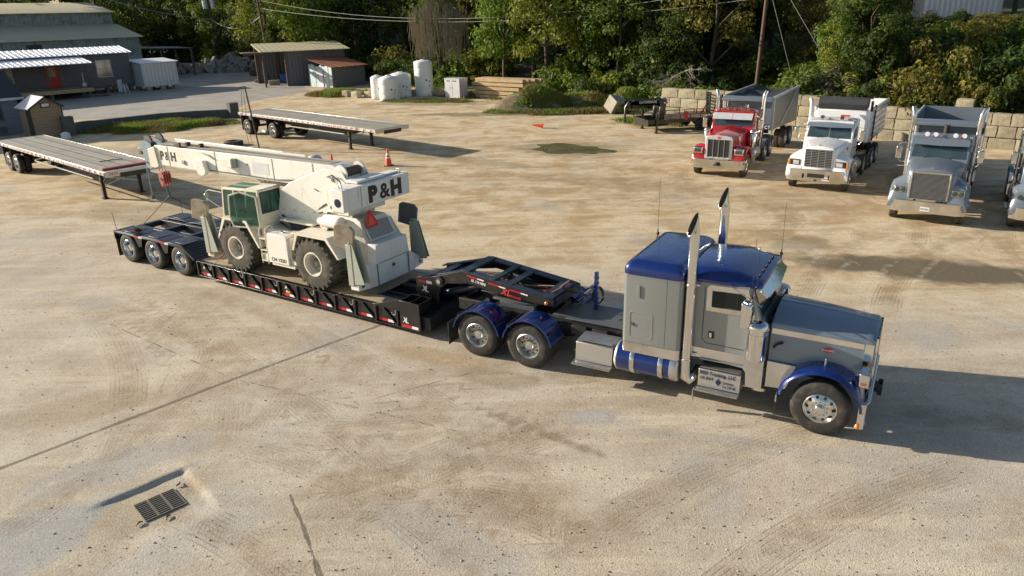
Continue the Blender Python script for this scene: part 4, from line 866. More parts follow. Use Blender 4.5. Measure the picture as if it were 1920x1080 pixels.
# ---------------------------------------------------------------- rough-terrain crane (faces the lowboy's tail: boom towards -x)
def crane():
    t = thing('mobile_crane', 'cream white rough-terrain crane chained down on the black lowboy deck', 'crane', (LX,LY,0), LR)
    cr, wh = M['cream'], M['whitec']; D0 = .62; RR = .715
    for x in (5.55,8.65):
        for s in (-1,1):
            b = MB(); w_ = .56; rim = .33
            b.lathe([(rim,.05),(rim+.03,.01),(rim+(RR-rim)*.5,-.012),(RR-.07,.01),(RR-.035,.05),(RR-.035,w_-.05),(RR-.07,w_-.01),(rim+.03,w_-.01),(rim,w_-.05)], (0,0,0),'y',40,-s,loop=True)
            for k in range(22):
                for side in (0,1):
                    a = 2*math.pi*(k+.5*side)/22; da = .10
                    ya, yb = (.0,.30) if side == 0 else (w_-.30,w_)
                    sk = .11 if side == 0 else -.11
                    vs = []
                    for (yy,aa) in ((ya,a),(yb,a+sk)):
                        for rr_ in (RR-.045,RR):
                            for q in (-da/2,da/2):
                                if (yy in (0,w_)) and rr_ == RR-.045: rr2 = RR-.10
                                else: rr2 = rr_
                                vs.append((rr2*math.cos(aa+q), -s*yy, rr2*math.sin(aa+q)))
                    b.add(vs, [(0,1,3,2),(4,6,7,5),(0,4,5,1),(2,3,7,6),(0,2,6,4),(1,5,7,3)])
            w = obj('wheel', b, M['rubberd'], t, smooth=35); w.location = (x, s*1.26, D0+RR-.01)
            b = MB(); g = -s
            b.lathe([(rim+.012,.035),(rim+.006,.0),(rim-.03,.0),(rim-.04,.05),(rim-.07,.10),(rim-.075,.28),(.19,.30),(.17,.24),(.001,.24)],(0,0,0),'y',36,g,caps=False)
            b.mat(1); b.lathe([(.13,.24),(.12,.15),(.09,.13),(.085,.09),(.001,.085)],(0,0,0),'y',20,g,caps=False)
            for i in range(10): a = 2*math.pi*i/10; b.cyl((.155*math.cos(a),g*.24,.155*math.sin(a)),(.155*math.cos(a),g*.21,.155*math.sin(a)),.015,6)
            obj('rim', b, [cr, M['hubgrey']], w, smooth=40)
    # chassis
    b = MB(); b.box(4.45,10.05,-.50,.50,1.05,1.72); b.cyl((5.55,-.8,1.3),(5.55,.8,1.3),.14,12); b.cyl((8.65,-.8,1.3),(8.65,.8,1.3),.14,12)
    b.box(6.55,7.95,-1.2,1.2,1.15,1.30); b.box(6.4,8.1,-.95,.95,1.5,1.98)
    obj('chassis', b, cr, t, bev=.01)
    b = MB(); b.lathe([(.62,0),(.62,.10),(.55,.12),(.55,.2)], (7.45,0,1.98),'z',36)
    for i in range(36): a = 2*math.pi*i/36; b.cyl((7.45+.585*math.cos(a),.585*math.sin(a),2.08),(7.45+.585*math.cos(a),.585*math.sin(a),2.11),.012,6)
    obj('slewing_ring', b, M['dgrey'], t)
    # faceted mudguards
    for s in (-1,1):
        ya, yb = min(s*.50,s*1.24), max(s*.50,s*1.24)
        for nm, out in (('f',[(4.78,1.50),(5.16,2.19),(6.16,2.19),(6.60,1.46)]), ('r',[(7.90,1.62),(8.10,2.13),(9.26,2.13),(9.64,1.60),(9.96,1.70)])):
            b = MB(); out = out if nm == 'f' else out[:4]
            inn = [(p[0]+(.05 if i < 2 else -.05), p[1]-.04 if 0 < i < 3 else p[1]) for i,p in enumerate(out)]
            for i in range(3): b.ext([out[i],out[i+1],inn[i+1],inn[i]], 'y', ya, yb)
            # outer lip
            lip = [(p[0]+(.07 if i < 2 else -.07), p[1]-.07 if 0 < i < 3 else p[1]) for i,p in enumerate(out)]
            for i in range(3): b.ext([out[i],out[i+1],lip[i+1],lip[i]], 'y', min(s*1.235,s*1.25), max(s*1.235,s*1.25))
            obj('mudguard', b, cr, t)
        # inner wall behind each wheel
        # tank box between the wheels
        if s < 0:
            b = MB(); b.box(6.96,7.72,-1.25,-.55,1.12,1.96); bx = obj('tank', b, wh, t, bev=.02)
            b = MB(); b.lathe([(.16,0),(.16,.015),(.14,.015),(.14,0)],(7.38,-.9,1.965),'z',20); b.lathe([(.05,0),(.05,.04),(.001,.045)],(7.36,-.88,1.965),'z',12); obj('filler_ring', b, M['alu'], bx)
            b = MB(); b.box(6.90,6.96,-1.24,-.9,1.12,1.9); b.box(7.72,7.80,-1.2,-.8,1.1,1.9); b.box(7.0,7.9,-1.22,-1.1,1.05,1.12); obj('tank_bracket', b, cr, bx)
            text('lettering','CN 122D', .135, M['txtblack'], bx, (7.03,-1.253,1.19), NEAR, .002, .003, 1.02)
        else:
            b = MB(); b.box(6.8,7.8,.6,1.24,1.15,1.95); obj('tank', b, cr, t, bev=.02)
    # access ladder
    b = MB()
    for x in (6.62,6.86): b.tube([(x,-1.22,1.05),(x,-1.22,1.95),(x,-1.18,2.06),(x,-1.02,2.10),(x,-.92,2.0)],.018,8)
    b2 = b
    for z in (1.12,1.42,1.75): b.box(6.61,6.87,-1.25,-1.10,z,z+.025)
    obj('ladder', b, cr, t)
    # outriggers: beams, posts, pads
    b = MB(); b.box(4.22,4.50,-1.28,1.28,.88,1.22); b.ext([(-1.28,1.1),(-.55,1.55),(.55,1.55),(1.28,1.1),(1.28,.9),(-1.28,.9)],'x',4.30,4.52); obj('outrigger_beam', b, cr, t, bev=.02)
    b = MB(); b.ext([(-1.30,.88),(-1.30,1.02),(-.62,1.42),(-.55,1.9),(.66,1.9),(.72,1.42),(1.30,1.05),(1.30,.88),(.72,.80),(-.62,.80)],'x',10.02,10.30)
    ob = obj('outrigger_beam', b, wh, t, bev=.015)
    b = MB(); b.box(10.305,10.315,-.5,.6,1.395,1.405); b.cyl((10.30,.05,1.22),(10.33,.05,1.22),.05,12)
    for y in (-1.15,1.15): b.cyl((10.30,y,.98),(10.32,y,.98),.045,12)
    for y in (-.57,.66): b.box(10.30,10.318,y-.01,y+.01,.82,1.40)
    obj('seam', b, M['dgrey'], ob)
    for s in (-1,1):
        for X0, dr in ((4.34,-1),(10.08,1)):
            b = MB(); yy = s*1.24
            b.box(X0-.09,X0+.09,yy-.09,yy+.09,1.0,2.10); pp = obj('outrigger_leg', b, M['greygreen'], t, bev=.012)
            b = MB(); b.ext([(X0+.09,1.05),(X0+.09,2.15),(X0+.16,2.2),(X0+.26,1.95),(X0+.44,1.28),(X0+.44,1.05)] if X0<5 else [(X0+.09,1.05),(X0+.09,2.2),(X0+.2,2.2),(X0+.42,1.4),(X0+.48,1.10)],'y',yy-s*.09-.012,yy-s*.09+.012)
            b.ext([(X0+.09,1.05),(X0+.09,2.1),(X0+.14,2.1),(X0+.44,1.1)],'y',yy+s*.07-.008,yy+s*.07+.008)
            obj('gusset_plate', b, M['greygreen'], pp)
            b = MB(); b.M = Matrix.Translation((X0-.16,yy-.02,2.26)) @ Matrix.Rotation(R(12),4,'Z') @ Matrix.Rotation(R(8),4,'Y')
            b.ext([(-.27,-.26),(.22,-.30),(.28,-.24),(.28,.22),(.16,.32),(-.20,.32),(-.27,.26)],'y',-.05,.05)
            b.M = None
            pd = obj('float_pad', b, M['padtan'] if s < 0 else M['dgrey'], pp, bev=.01)  # far pads darker: the shade on that side is put into their colour
            b = MB(); b.cyl((X0-.12,yy,2.2),(X0+.0,yy,2.12),.05,10); obj('pad_socket', b, M['alu'], pp)
    # engine hood, grille, warning triangle, silencer
    b = MB()
    sec = lambda x, zt_, hw: [(x,-hw,1.70),(x,-hw,zt_-.35),(x,-hw*.93,zt_-.15),(x,-hw*.72,zt_),(x,hw*.72,zt_),(x,hw*.93,zt_-.15),(x,hw,zt_-.35),(x,hw,1.70)]
    b.loft([sec(8.35,2.48,.60), sec(9.55,2.50,.60), [(9.98,-.55,1.88),(9.95,-.55,2.0),(9.86,-.53,2.30),(9.74,-.47,2.47),(9.74,.50,2.47),(9.86,.56,2.30),(9.95,.6,2.0),(9.98,.6,1.88)]])
    b.box(9.3,10.04,-.55,.62,1.5,1.90)
    eh = obj('engine_hood', b, cr, t, bev=.02)
    b = MB(); p = lambda u, z: (9.99-(z-1.95)*.42+u, z)
    for y0_,y1_,z0,z1 in ((-.40,.50,1.97,2.38),):
        b.add([(9.99-.0*1+.01, y0_, z0),(9.99+.01,y1_,z0),(9.99+.01-(z1-z0)*.50,y1_,z1),(9.99+.01-(z1-z0)*.50,y0_,z1),
               (9.93, y0_, z0),(9.93,y1_,z0),(9.93-(z1-z0)*.50,y1_,z1),(9.93-(z1-z0)*.50,y0_,z1)],[(0,1,2,3),(7,6,5,4),(0,4,5,1),(1,5,6,2),(2,6,7,3),(3,7,4,0)])
    gr = obj('grille', b, M['dgrey'], eh)
    b = MB()
    for k in range(19):
        y = -.39+.88*k/18; b.beam((10.012,y,1.98),(10.012-.40*.5,y,2.38),.010,.014)
    for z in (1.965,2.385): q = 10.01-(z-1.97)*.5; b.beam((q,-.43,z),(q,.53,z),.04,.02)
    for y in (-.42,.52): b.beam((10.01,y,1.97),(9.81,y,2.38),.03,.02)
    obj('grille_bars', b, wh, gr)
    b = MB(); b.M = Matrix.Translation((9.88,-.22,2.46)) @ Matrix.Rotation(R(-12),4,'Y')
    b.ext([(-.24,-.20),(.24,-.20),(.24,-.14),(.05,.24),(-.05,.24),(-.24,-.14)],'x',0,.012); b.mat(1); b.ext([(-.15,-.14),(.15,-.14),(0,.16)],'x',.012,.018); b.M = None
    obj('warning_triangle', b, [M['redtape'], M['orange']], t)
    b = MB(); b.cyl((8.55,-.62,2.33),(9.25,-.62,2.36),.15,20); b.cyl((8.40,-.62,2.33),(8.55,-.62,2.33),.10,16); b.lathe([(.17,0),(.17,.12),(.15,.14)],(9.1,-.62,2.36),'x',20)
    si = obj('silencer', b, wh, t, smooth=50); b = MB(); b.tube([(8.75,-.62,2.2),(8.78,-.72,2.08)],.055,10); obj('exhaust_pipe', b, M['dgrey'], si)
    # turret side plates and counterweight
    for s in (-1,1):
        ya, yb = min(s*.40,s*.44), max(s*.40,s*.44)
        b = MB(); b.ext([(6.55,2.20),(6.78,2.95),(7.2,3.22),(8.55,3.72),(9.25,3.68),(9.45,3.35),(9.45,2.50),(9.15,2.55),(8.55,2.55),(8.30,2.24),(7.95,2.12),(6.9,2.10)],'y',ya,yb); obj('turret_plate', b, wh, t, bev=.012)
    b = MB(); b.box(6.9,8.2,-.70,.55,2.16,2.22); b.box(8.3,9.4,-.36,.36,2.45,2.55); b.cyl((8.95,-.45,3.42),(8.95,.45,3.42),.10,14); b.box(6.5,8.0,-.40,.40,2.16,2.4)
    obj('turret_floor', b, cr, t, bev=.01)
    b = MB(); b.tube([(8.0,-.40,2.45),(8.5,-.44,2.75),(8.9,-.30,2.9)],.03,6); b.tube([(7.9,-.3,2.4),(8.3,-.46,2.5),(8.8,-.2,2.7)],.025,6); b.tube([(8.2,-.1,2.4),(8.6,-.2,2.7),(9.1,0,2.8)],.03,6); b.box(8.2,8.6,-.2,.2,2.5,2.7)
    obj('hose_bundle', b, M['darktimber'], t)
    b = MB(); b.box(9.60,10.02,-1.26,1.26,2.88,3.45)
    b.box(9.2,9.6,-.7,.7,2.62,3.40)
    cw = obj('counterweight', b, wh, t, bev=.012)
    b = MB(); b.box(9.45,9.85,-.55,.45,3.465,3.53); b.box(9.5,9.8,.5,1.1,3.465,3.50)
    for y in (-1.1,1.1): b.tube([(9.75,y,3.45),(9.75,y,3.55),(9.85,y,3.55),(9.85,y,3.45)],.022,8)
    obj('hatch', b, wh, cw, bev=.01)
    for ch, y_, bo in (('P',-.36,.036),('&',.06,.013),('H',.49,.036)): text('lettering', ch, .54, M['txtblack'], cw, (10.026,y_,2.975), FRONT, .002, bo, 1.12)
    b = MB(); b.lathe([(.11,0),(.11,.003),(.10,.003),(.10,0)],(9.82,-1.264,3.12),'y',28,-1); cwr = obj('emblem', b, M['txtblue'], cw); text('lettering','122', .07, M['txtblue'], cw, (9.75,-1.264,3.10), NEAR, .001, .001)
    # winch drum behind the boom foot
    b = MB(); b.cyl((9.10,-.30,3.62),(9.10,.30,3.62),.13,24); b.mat(1)
    for y in (-.33,.33): b.lathe([(.22,-.02),(.22,.02),(.05,.03),(.001,.03)],(9.10,y,3.62),'y',28, 1 if y > 0 else -1)
    obj('winch', b, [M['darktimber'], wh], t)
    # boom
    b = MB()
    b.ext([(.95,3.15),(.95,3.76),(8.75,3.80),(9.15,3.66),(9.2,3.40),(8.6,3.14),(3.0,3.14)],'y',-.29,.29); bm_ = obj('boom', b, wh, t, bev=.012)
    b = MB(); b.box(1.0,8.6,-.20,.20,3.795,3.812); bt = obj('boom_top_plate', b, M['pdeck'], bm_)
    b = MB(); b.box(1.3,7.2,.24,.275,3.80,3.86); b.cyl((1.2,.33,3.87),(6.2,.33,3.84),.03,8); obj('jib_pole', b, wh, bm_)
    b = MB(); b.box(1.6,8.5,-.02,.0,3.815,3.82); b.cyl((2.35,-.12,3.86),(2.35,.02,3.86),.06,12); b.cyl((3.0,-.12,3.86),(3.0,.02,3.86),.06,12); b.box(2.3,3.05,-.08,-.04,3.83,3.86); b.ext([(1.85,3.8),(2.25,3.93),(2.25,3.8)],'y',-.28,-.22)
    obj('rope_guide', b, M['chain'], bm_)
    b = MB()
    b.box(4.35,4.85,-.47,-.292,3.42,3.66); b.mat(1); b.cyl((4.85,-.38,3.40),(4.85,-.38,3.67),.09,14); obj('boom_box', b, [wh, M['greygreen']], bm_, bev=.01)
    b = MB(); b.ext([(3.15,3.50),(3.15,3.10),(3.35,3.02),(3.52,3.08),(3.58,3.2),(3.5,3.50)],'y',-.44,-.30); obj('rope_reel', b, wh, bm_, bev=.02)
    b = MB(); b.box(2.3,2.42,-.33,-.29,3.28,3.40); b.tube([(3.35,-.31,3.70),(3.6,-.33,3.68),(3.9,-.31,3.56)],.02,6); b.box(1.9,3.1,-.34,-.292,3.13,3.16); b.box(5.3,5.34,-.31,-.292,3.5,3.56)
    obj('boom_bracket', b, M['greygreen'], bm_)
    b = MB(); b.box(5.55,6.25,-.2955,-.292,3.30,3.62); obj('sticker', b, M['galvlight'], bm_)
    for ch, x_, bo in (('P',1.18,.018),('&',1.43,.007),('H',1.72,.018)): text('lettering', ch, .37, M['txtblack'], bm_, (x_,-.293,3.34), NEAR, .002, bo, 1.02)
    b = MB(); b.ext([(.62,3.05),(.62,3.62),(.95,3.72),(1.0,3.72),(1.08,3.1),(.9,3.04)],'y',-.34,-.26); b.ext([(.62,3.05),(.62,3.62),(.95,3.72),(1.0,3.72),(1.08,3.1),(.9,3.04)],'y',.26,.34); obj('boom_collar', b, cr, bm_, bev=.015)
    b = MB()
    for y in (-.30,-.10,.10,.30): b.ext([(.80,3.80),(.55,3.88),(.30,3.84),(.22,3.70),(.34,3.42),(.36,3.05),(.48,2.96),(.80,3.06)],'y',y-.012,y+.012)
    hdm = obj('boom_head', b, M['steelblue'], bm_)
    b = MB()
    for y in (-.20,.20): b.lathe([(.20,-.03),(.20,.03),(.16,.02),(.04,.03),(.001,.03)],(.55,y,3.84),'y',24); b.lathe([(.17,-.03),(.17,.03),(.001,.03)],(.45,y,3.18),'y',20)
    b.cyl((.45,-.34,3.18),(.45,.34,3.18),.03,8); b.cyl((.25,-.3,3.62),(.05,-.3,3.60),.02,8); b.box(.12,.24,-.33,-.27,3.42,3.52)
    obj('sheave', b, M['dgrey'], hdm)
    # hanging two-block weight, hook block, rope
    b = MB(); b.cyl((.42,-.34,3.0),(.44,-.36,2.1),.012,6); b.cyl((.42,-.34,3.0),(.42,-.34,2.86),.035,10); b.mat(1); b.box(.38,.49,-.42,-.31,1.98,2.10); obj('anti_two_block', b, [M['steelblue'], M['dgrey']], t)
    b = MB()
    pr = [(-.12,.16),(-.05,.24),(.07,.24),(.14,.14),(.13,-.07),(.04,-.25),(-.04,-.25),(-.13,-.04)]
    for y in (-.12,-.04,.04,.12): b.ext([(.75+p[0], 2.62+p[1]) for p in pr],'y',y-.02,y+.02)
    hk = obj('hook_block', b, M['hookred'], t, bev=.012)
    b = MB(); b.cyl((.75,-.16,2.62),(.75,.16,2.62),.05,12); b.cyl((.75,0,2.36),(.75,0,2.22),.03,8)
    b.tube([(.75,0,2.22),(.83,0,2.14),(.81,0,2.04),(.72,0,2.02),(.68,0,2.08)],[.035,.035,.03,.02,.01],8); obj('hook', b, M['dgrey'], hk)
    b = MB()
    for y in (-.10,0,.10): b.cyl((.62,y,3.15),(.72,y,2.8),.008,5)
    b.tube([(.55,-.2,4.04),(1.4,-.02,3.86),(4,-.01,3.84),(9.0,0,3.78)],.009,6); obj('hoist_rope', b, M['chain'], t)
    b = MB()      # hoses and pipes along the boom and round the turret
    b.tube([(3.6,-.30,3.20),(5.0,-.315,3.22),(6.5,-.31,3.20),(7.6,-.33,3.30),(8.3,-.46,3.1)],.014,6); obj('boom_hose', b, M['blackm'], t)
    b = MB(); b.tube([(8.7,-.46,3.52),(8.95,-.52,3.60),(9.2,-.50,3.45),(9.25,-.46,3.2)],.02,6); obj('boom_hose', b, M['dgrey'], t)
    b = MB(); b.tube([(6.75,-.45,2.25),(7.2,-.62,2.12),(7.7,-.60,2.05),(8.2,-.50,2.2)],.028,6); b.tube([(6.7,-.5,2.05),(7.3,-.75,2.02),(7.9,-.7,2.0)],.022,6); obj('deck_hose', b, M['blackm'], t)
    b = MB()
    for x in (6.85,7.25,7.65,8.05,8.45): b.cyl((x,-.441,2.42+.05*(x-6.85)),(x,-.452,2.42+.05*(x-6.85)),.018,6)
    for x,z in ((8.9,3.45),(9.2,3.3),(8.75,2.7)): b.cyl((x,-.441,z),(x,-.47,z),.05,12)
    obj('bolt', b, M['hubgrey'], t)
    b = MB()      # seams and lifting eyes on the counterweight
    for y in (-.62,.62): b.box(10.0205,10.024,y-.006,y+.006,2.9,3.43)
    b.box(9.62,10.0,-1.264,-1.2605,3.165-.29,3.17-.29+.012); obj('seam', b, M['dgrey'], cw)
    b = MB()
    for x in (1.6,3.9,6.4,8.0): b.box(x,x+.03,-.298,-.291,3.16,3.78)
    obj('boom_seam', b, M['greygreen'], bm_)
    b = MB(); b.tube([(8.15,-1.2,2.15),(8.15,-1.2,2.45),(9.2,-1.2,2.45),(9.2,-1.2,2.15)],.014,6); b = MB()
    for s in (-1,1): b.box(8.45,9.45,min(s*.603,s*.612),max(s*.603,s*.612),1.78,1.79); b.box(8.9,8.91,min(s*.603,s*.612),max(s*.603,s*.612),1.75,2.1)
    obj('hood_seam', b, M['dgrey'], eh)
    # lift cylinder, chain from hook down to the trailer tail
    b = MB(); b.cyl((5.95,-.02,3.04),(8.1,-.02,2.72),.13,20); b.mat(1); b.cyl((5.7,-.02,3.08),(6.0,-.02,3.03),.07,14); b.mat(0); b.lathe([(.15,0),(.15,.06)],(5.95,-.02,3.04),'x',20); b.ext([(5.35,3.14),(5.85,3.14),(5.72,2.98)],'y',-.14,.14)
    obj('lift_cylinder', b, [cr, M['chrome']], t)
    # cab
    ya, yb = -1.08, -.30; xf, xr = 5.02, 6.62
    pil = M['cream']
    b = MB()
    b.ext([(xf-.02,1.75),(xf-.02,2.20),(xf+.12,2.98),(xr-.10,3.06),(xr,2.95),(xr,1.80),(xr-.2,1.72)],'y',yb-.03,yb)        # inner wall
    b.box(xf,xr,ya,yb,1.72,1.78)
    b.loft([[(xf+.08,ya,2.95),(xf+.08,yb,2.97),(xf+.08,yb,3.01),(xf+.08,ya+.03,2.99)],[(xr-.05,ya,3.02),(xr-.05,yb,3.04),(xr-.05,yb,3.08),(xr-.05,ya+.03,3.06)]])
    for p,q in (((xf-.02,2.15),(xf+.1,2.98)),((5.58,2.1),(5.58,3.0)),((xr-.02,1.75),(xr-.04,3.04)),((xf+.0,2.13),(5.6,2.13)),((xf-.02,1.74),(xf-.02,2.16)),((xf+.1,2.97),(xr-.05,3.03))): b.beam((p[0],ya+.02,p[1]),(q[0],ya+.02,q[1]),.05,.05,up=(0,1,0))
    b.box(xf,5.6,ya,ya+.03,1.75,2.14)
    b.box(xr-.03,xr,ya,yb,1.78,2.38)                                   # rear lower panel
    for y in (ya+.03,yb-.03): b.beam((xr-.02,y,2.36),(xr-.04,y,3.04),.05,.05)
    b.beam((xr-.02,ya,3.02),(xr-.02,yb,3.02),.05,.05); b.box(xf-.03,xf,ya,yb,1.78,2.2); b.beam((xf-.0,yb,2.2),(xf+.1,yb,3.0),.04,.04); b.beam((xf-.01,ya,2.19),(xf-.01,yb,2.19),.05,.05)
    cb_ = obj('cab', b, pil, t, bev=.008)
    b = MB(); b.add([(xf+.14,ya+.12,3.008),(xr-.45,ya+.12,3.04),(xr-.45,yb-.1,3.055),(xf+.14,yb-.1,3.025),(xf+.14,ya+.12,2.98),(xr-.45,ya+.12,3.0),(xr-.45,yb-.1,3.0),(xf+.14,yb-.1,2.98)],[(0,1,2,3),(7,6,5,4),(0,4,5,1),(1,5,6,2),(2,6,7,3),(3,7,4,0)]); obj('roof_window', b, M['cabglass'], cb_)
    b = MB(); b.ext([(xf+.03,2.16),(5.55,2.16),(5.55,2.96),(xf+.13,2.93)],'y',ya+.012,ya+.022); obj('side_window', b, M['cabglass'], cb_)
    b = MB(); b.box(xr-.012,xr-.004,ya+.07,yb-.07,2.42,2.97); rw = obj('rear_window', b, M['cabglass'], cb_)
    b = MB()
    for y in (ya+.06,(ya+yb)/2,yb-.06): b.box(xr-.004,xr+.004,y-.012,y+.012,2.40,3.0)
    b.box(xr-.004,xr+.004,ya+.05,yb-.05,2.39,2.42); b.box(xr-.004,xr+.004,ya+.05,yb-.05,2.97,3.0); obj('window_gasket', b, M['blackm'], rw)
    b = MB(); b.add([(xf-.015,ya+.05,2.22),(xf-.015,yb-.05,2.22),(xf+.09,yb-.05,2.95),(xf+.09,ya+.05,2.95),(xf,ya+.05,2.22),(xf,yb-.05,2.22),(xf+.10,yb-.05,2.95),(xf+.10,ya+.05,2.95)],[(0,1,2,3),(7,6,5,4),(0,4,5,1),(1,5,6,2),(2,6,7,3),(3,7,4,0)]); obj('windscreen', b, M['cabglass'], cb_)
    # door, standing slightly open
    b = MB(); dm = Matrix.Translation((6.58,ya-.005,0)) @ Matrix.Rotation(R(14),4,'Z'); b.M = dm
    dp = [(-.98,2.30),(-.92,2.88),(-.55,3.0),(-.04,2.88),(-.02,2.0),(-.9,2.0)]
    for i in range(6): p, q = dp[i], dp[(i+1)%6]; b.beam((p[0],-.02,p[1]),(q[0],-.02,q[1]),.045,.035,up=(0,1,0))
    dr_ = obj('door', b, pil, cb_, bev=.006)
    b = MB(); b.M = dm; b.ext([(-.95,2.30),(-.90,2.86),(-.55,2.97),(-.06,2.85),(-.05,2.06),(-.87,2.06)],'y',-.026,-.018); obj('glass', b, M['cabglass'], dr_)
    b = MB(); b.box(5.65,6.2,-.85,-.45,2.0,2.12); b.box(6.1,6.25,-.85,-.45,2.1,2.65); b.cyl((5.3,-.65,1.9),(5.45,-.65,2.3),.03,8); b.lathe([(.17,0),(.17,.02),(.15,.02),(.15,0)],(5.45,-.65,2.3),'z',16); b.box(xf+.02,xf+.3,-1.0,-.4,1.8,2.15)
    obj('seat', b, M['interior'], cb_, bev=.03)
    b = MB(); b.tube([(xf+.05,ya,2.85),(4.55,ya-.05,2.88),(4.42,ya-.05,2.82),(4.42,ya-.05,2.55)],.012,6); b.tube([(xf+.0,ya,2.35),(4.45,ya-.05,2.6)],.010,6); b.mat(1); b.lathe([(.07,-.01),(.07,.01)],(4.42,ya-.05,2.72),'x',14); obj('mirror', b, [pil, M['alu']], cb_)
    return t
crane()
# chains that hold the crane down
def L2W(x, y, z): c, s = math.cos(LR), math.sin(LR); return (LX+x*c-y*s, LY+x*s+y*c, z)
def chain(a, b_, lab, sag=.05, m=None, r=.014, heap=None):
    a, b_ = Vector(L2W(*a)), Vector(L2W(*b_)); mb = MB(); L = (b_-a).length; N = max(6,int(L/.075)); d = (b_-a)/N
    for k in range(N):
        u0 = (k+.5)/N; p = a+(b_-a)*u0 - Vector((0,0,sag*4*u0*(1-u0))); up = Vector((0,0,1)) if k%2 else d.cross(Vector((0,0,1))).normalized()
        dd = d.normalized(); q = dd.cross(up).normalized() if k%2 else up; l = d.length*.62
        mb.tube([p-dd*l, p-dd*l*.6+q*.022, p+dd*l*.6+q*.022, p+dd*l, p+dd*l*.6-q*.022, p-dd*l*.6-q*.022, p-dd*l], .008, 5)
    if heap:
        random.seed(5); c = Vector(L2W(*heap))
        for k in range(26): mb.tube([c+Vector((random.gauss(0,.05),random.gauss(0,.05),abs(random.gauss(0,.07)))) for _ in range(4)], .012, 5)
    single('tie_down_chain', mb, m or M['chain'], lab, 'chain')
chain((.76,0,2.04), (.35,-1.15,1.03), 'rusty chain from the crane hook down to the near rear wheel cover', .02, heap=(.42,-1.08,1.04))
chain((.76,0,2.04), (2.9,1.0,1.0), 'long chain from the crane hook across to the far side of the lowboy tail', .02)
chain((4.9,-1.05,1.1), (4.4,-1.27,.64), 'short dark red chain by the crane front outrigger at the deck edge', .01, M['hookred'])
chain((10.15,-.9,.85), (9.45,-1.27,.64), 'chain from the crane rear bumper to the lowboy deck edge', .02)
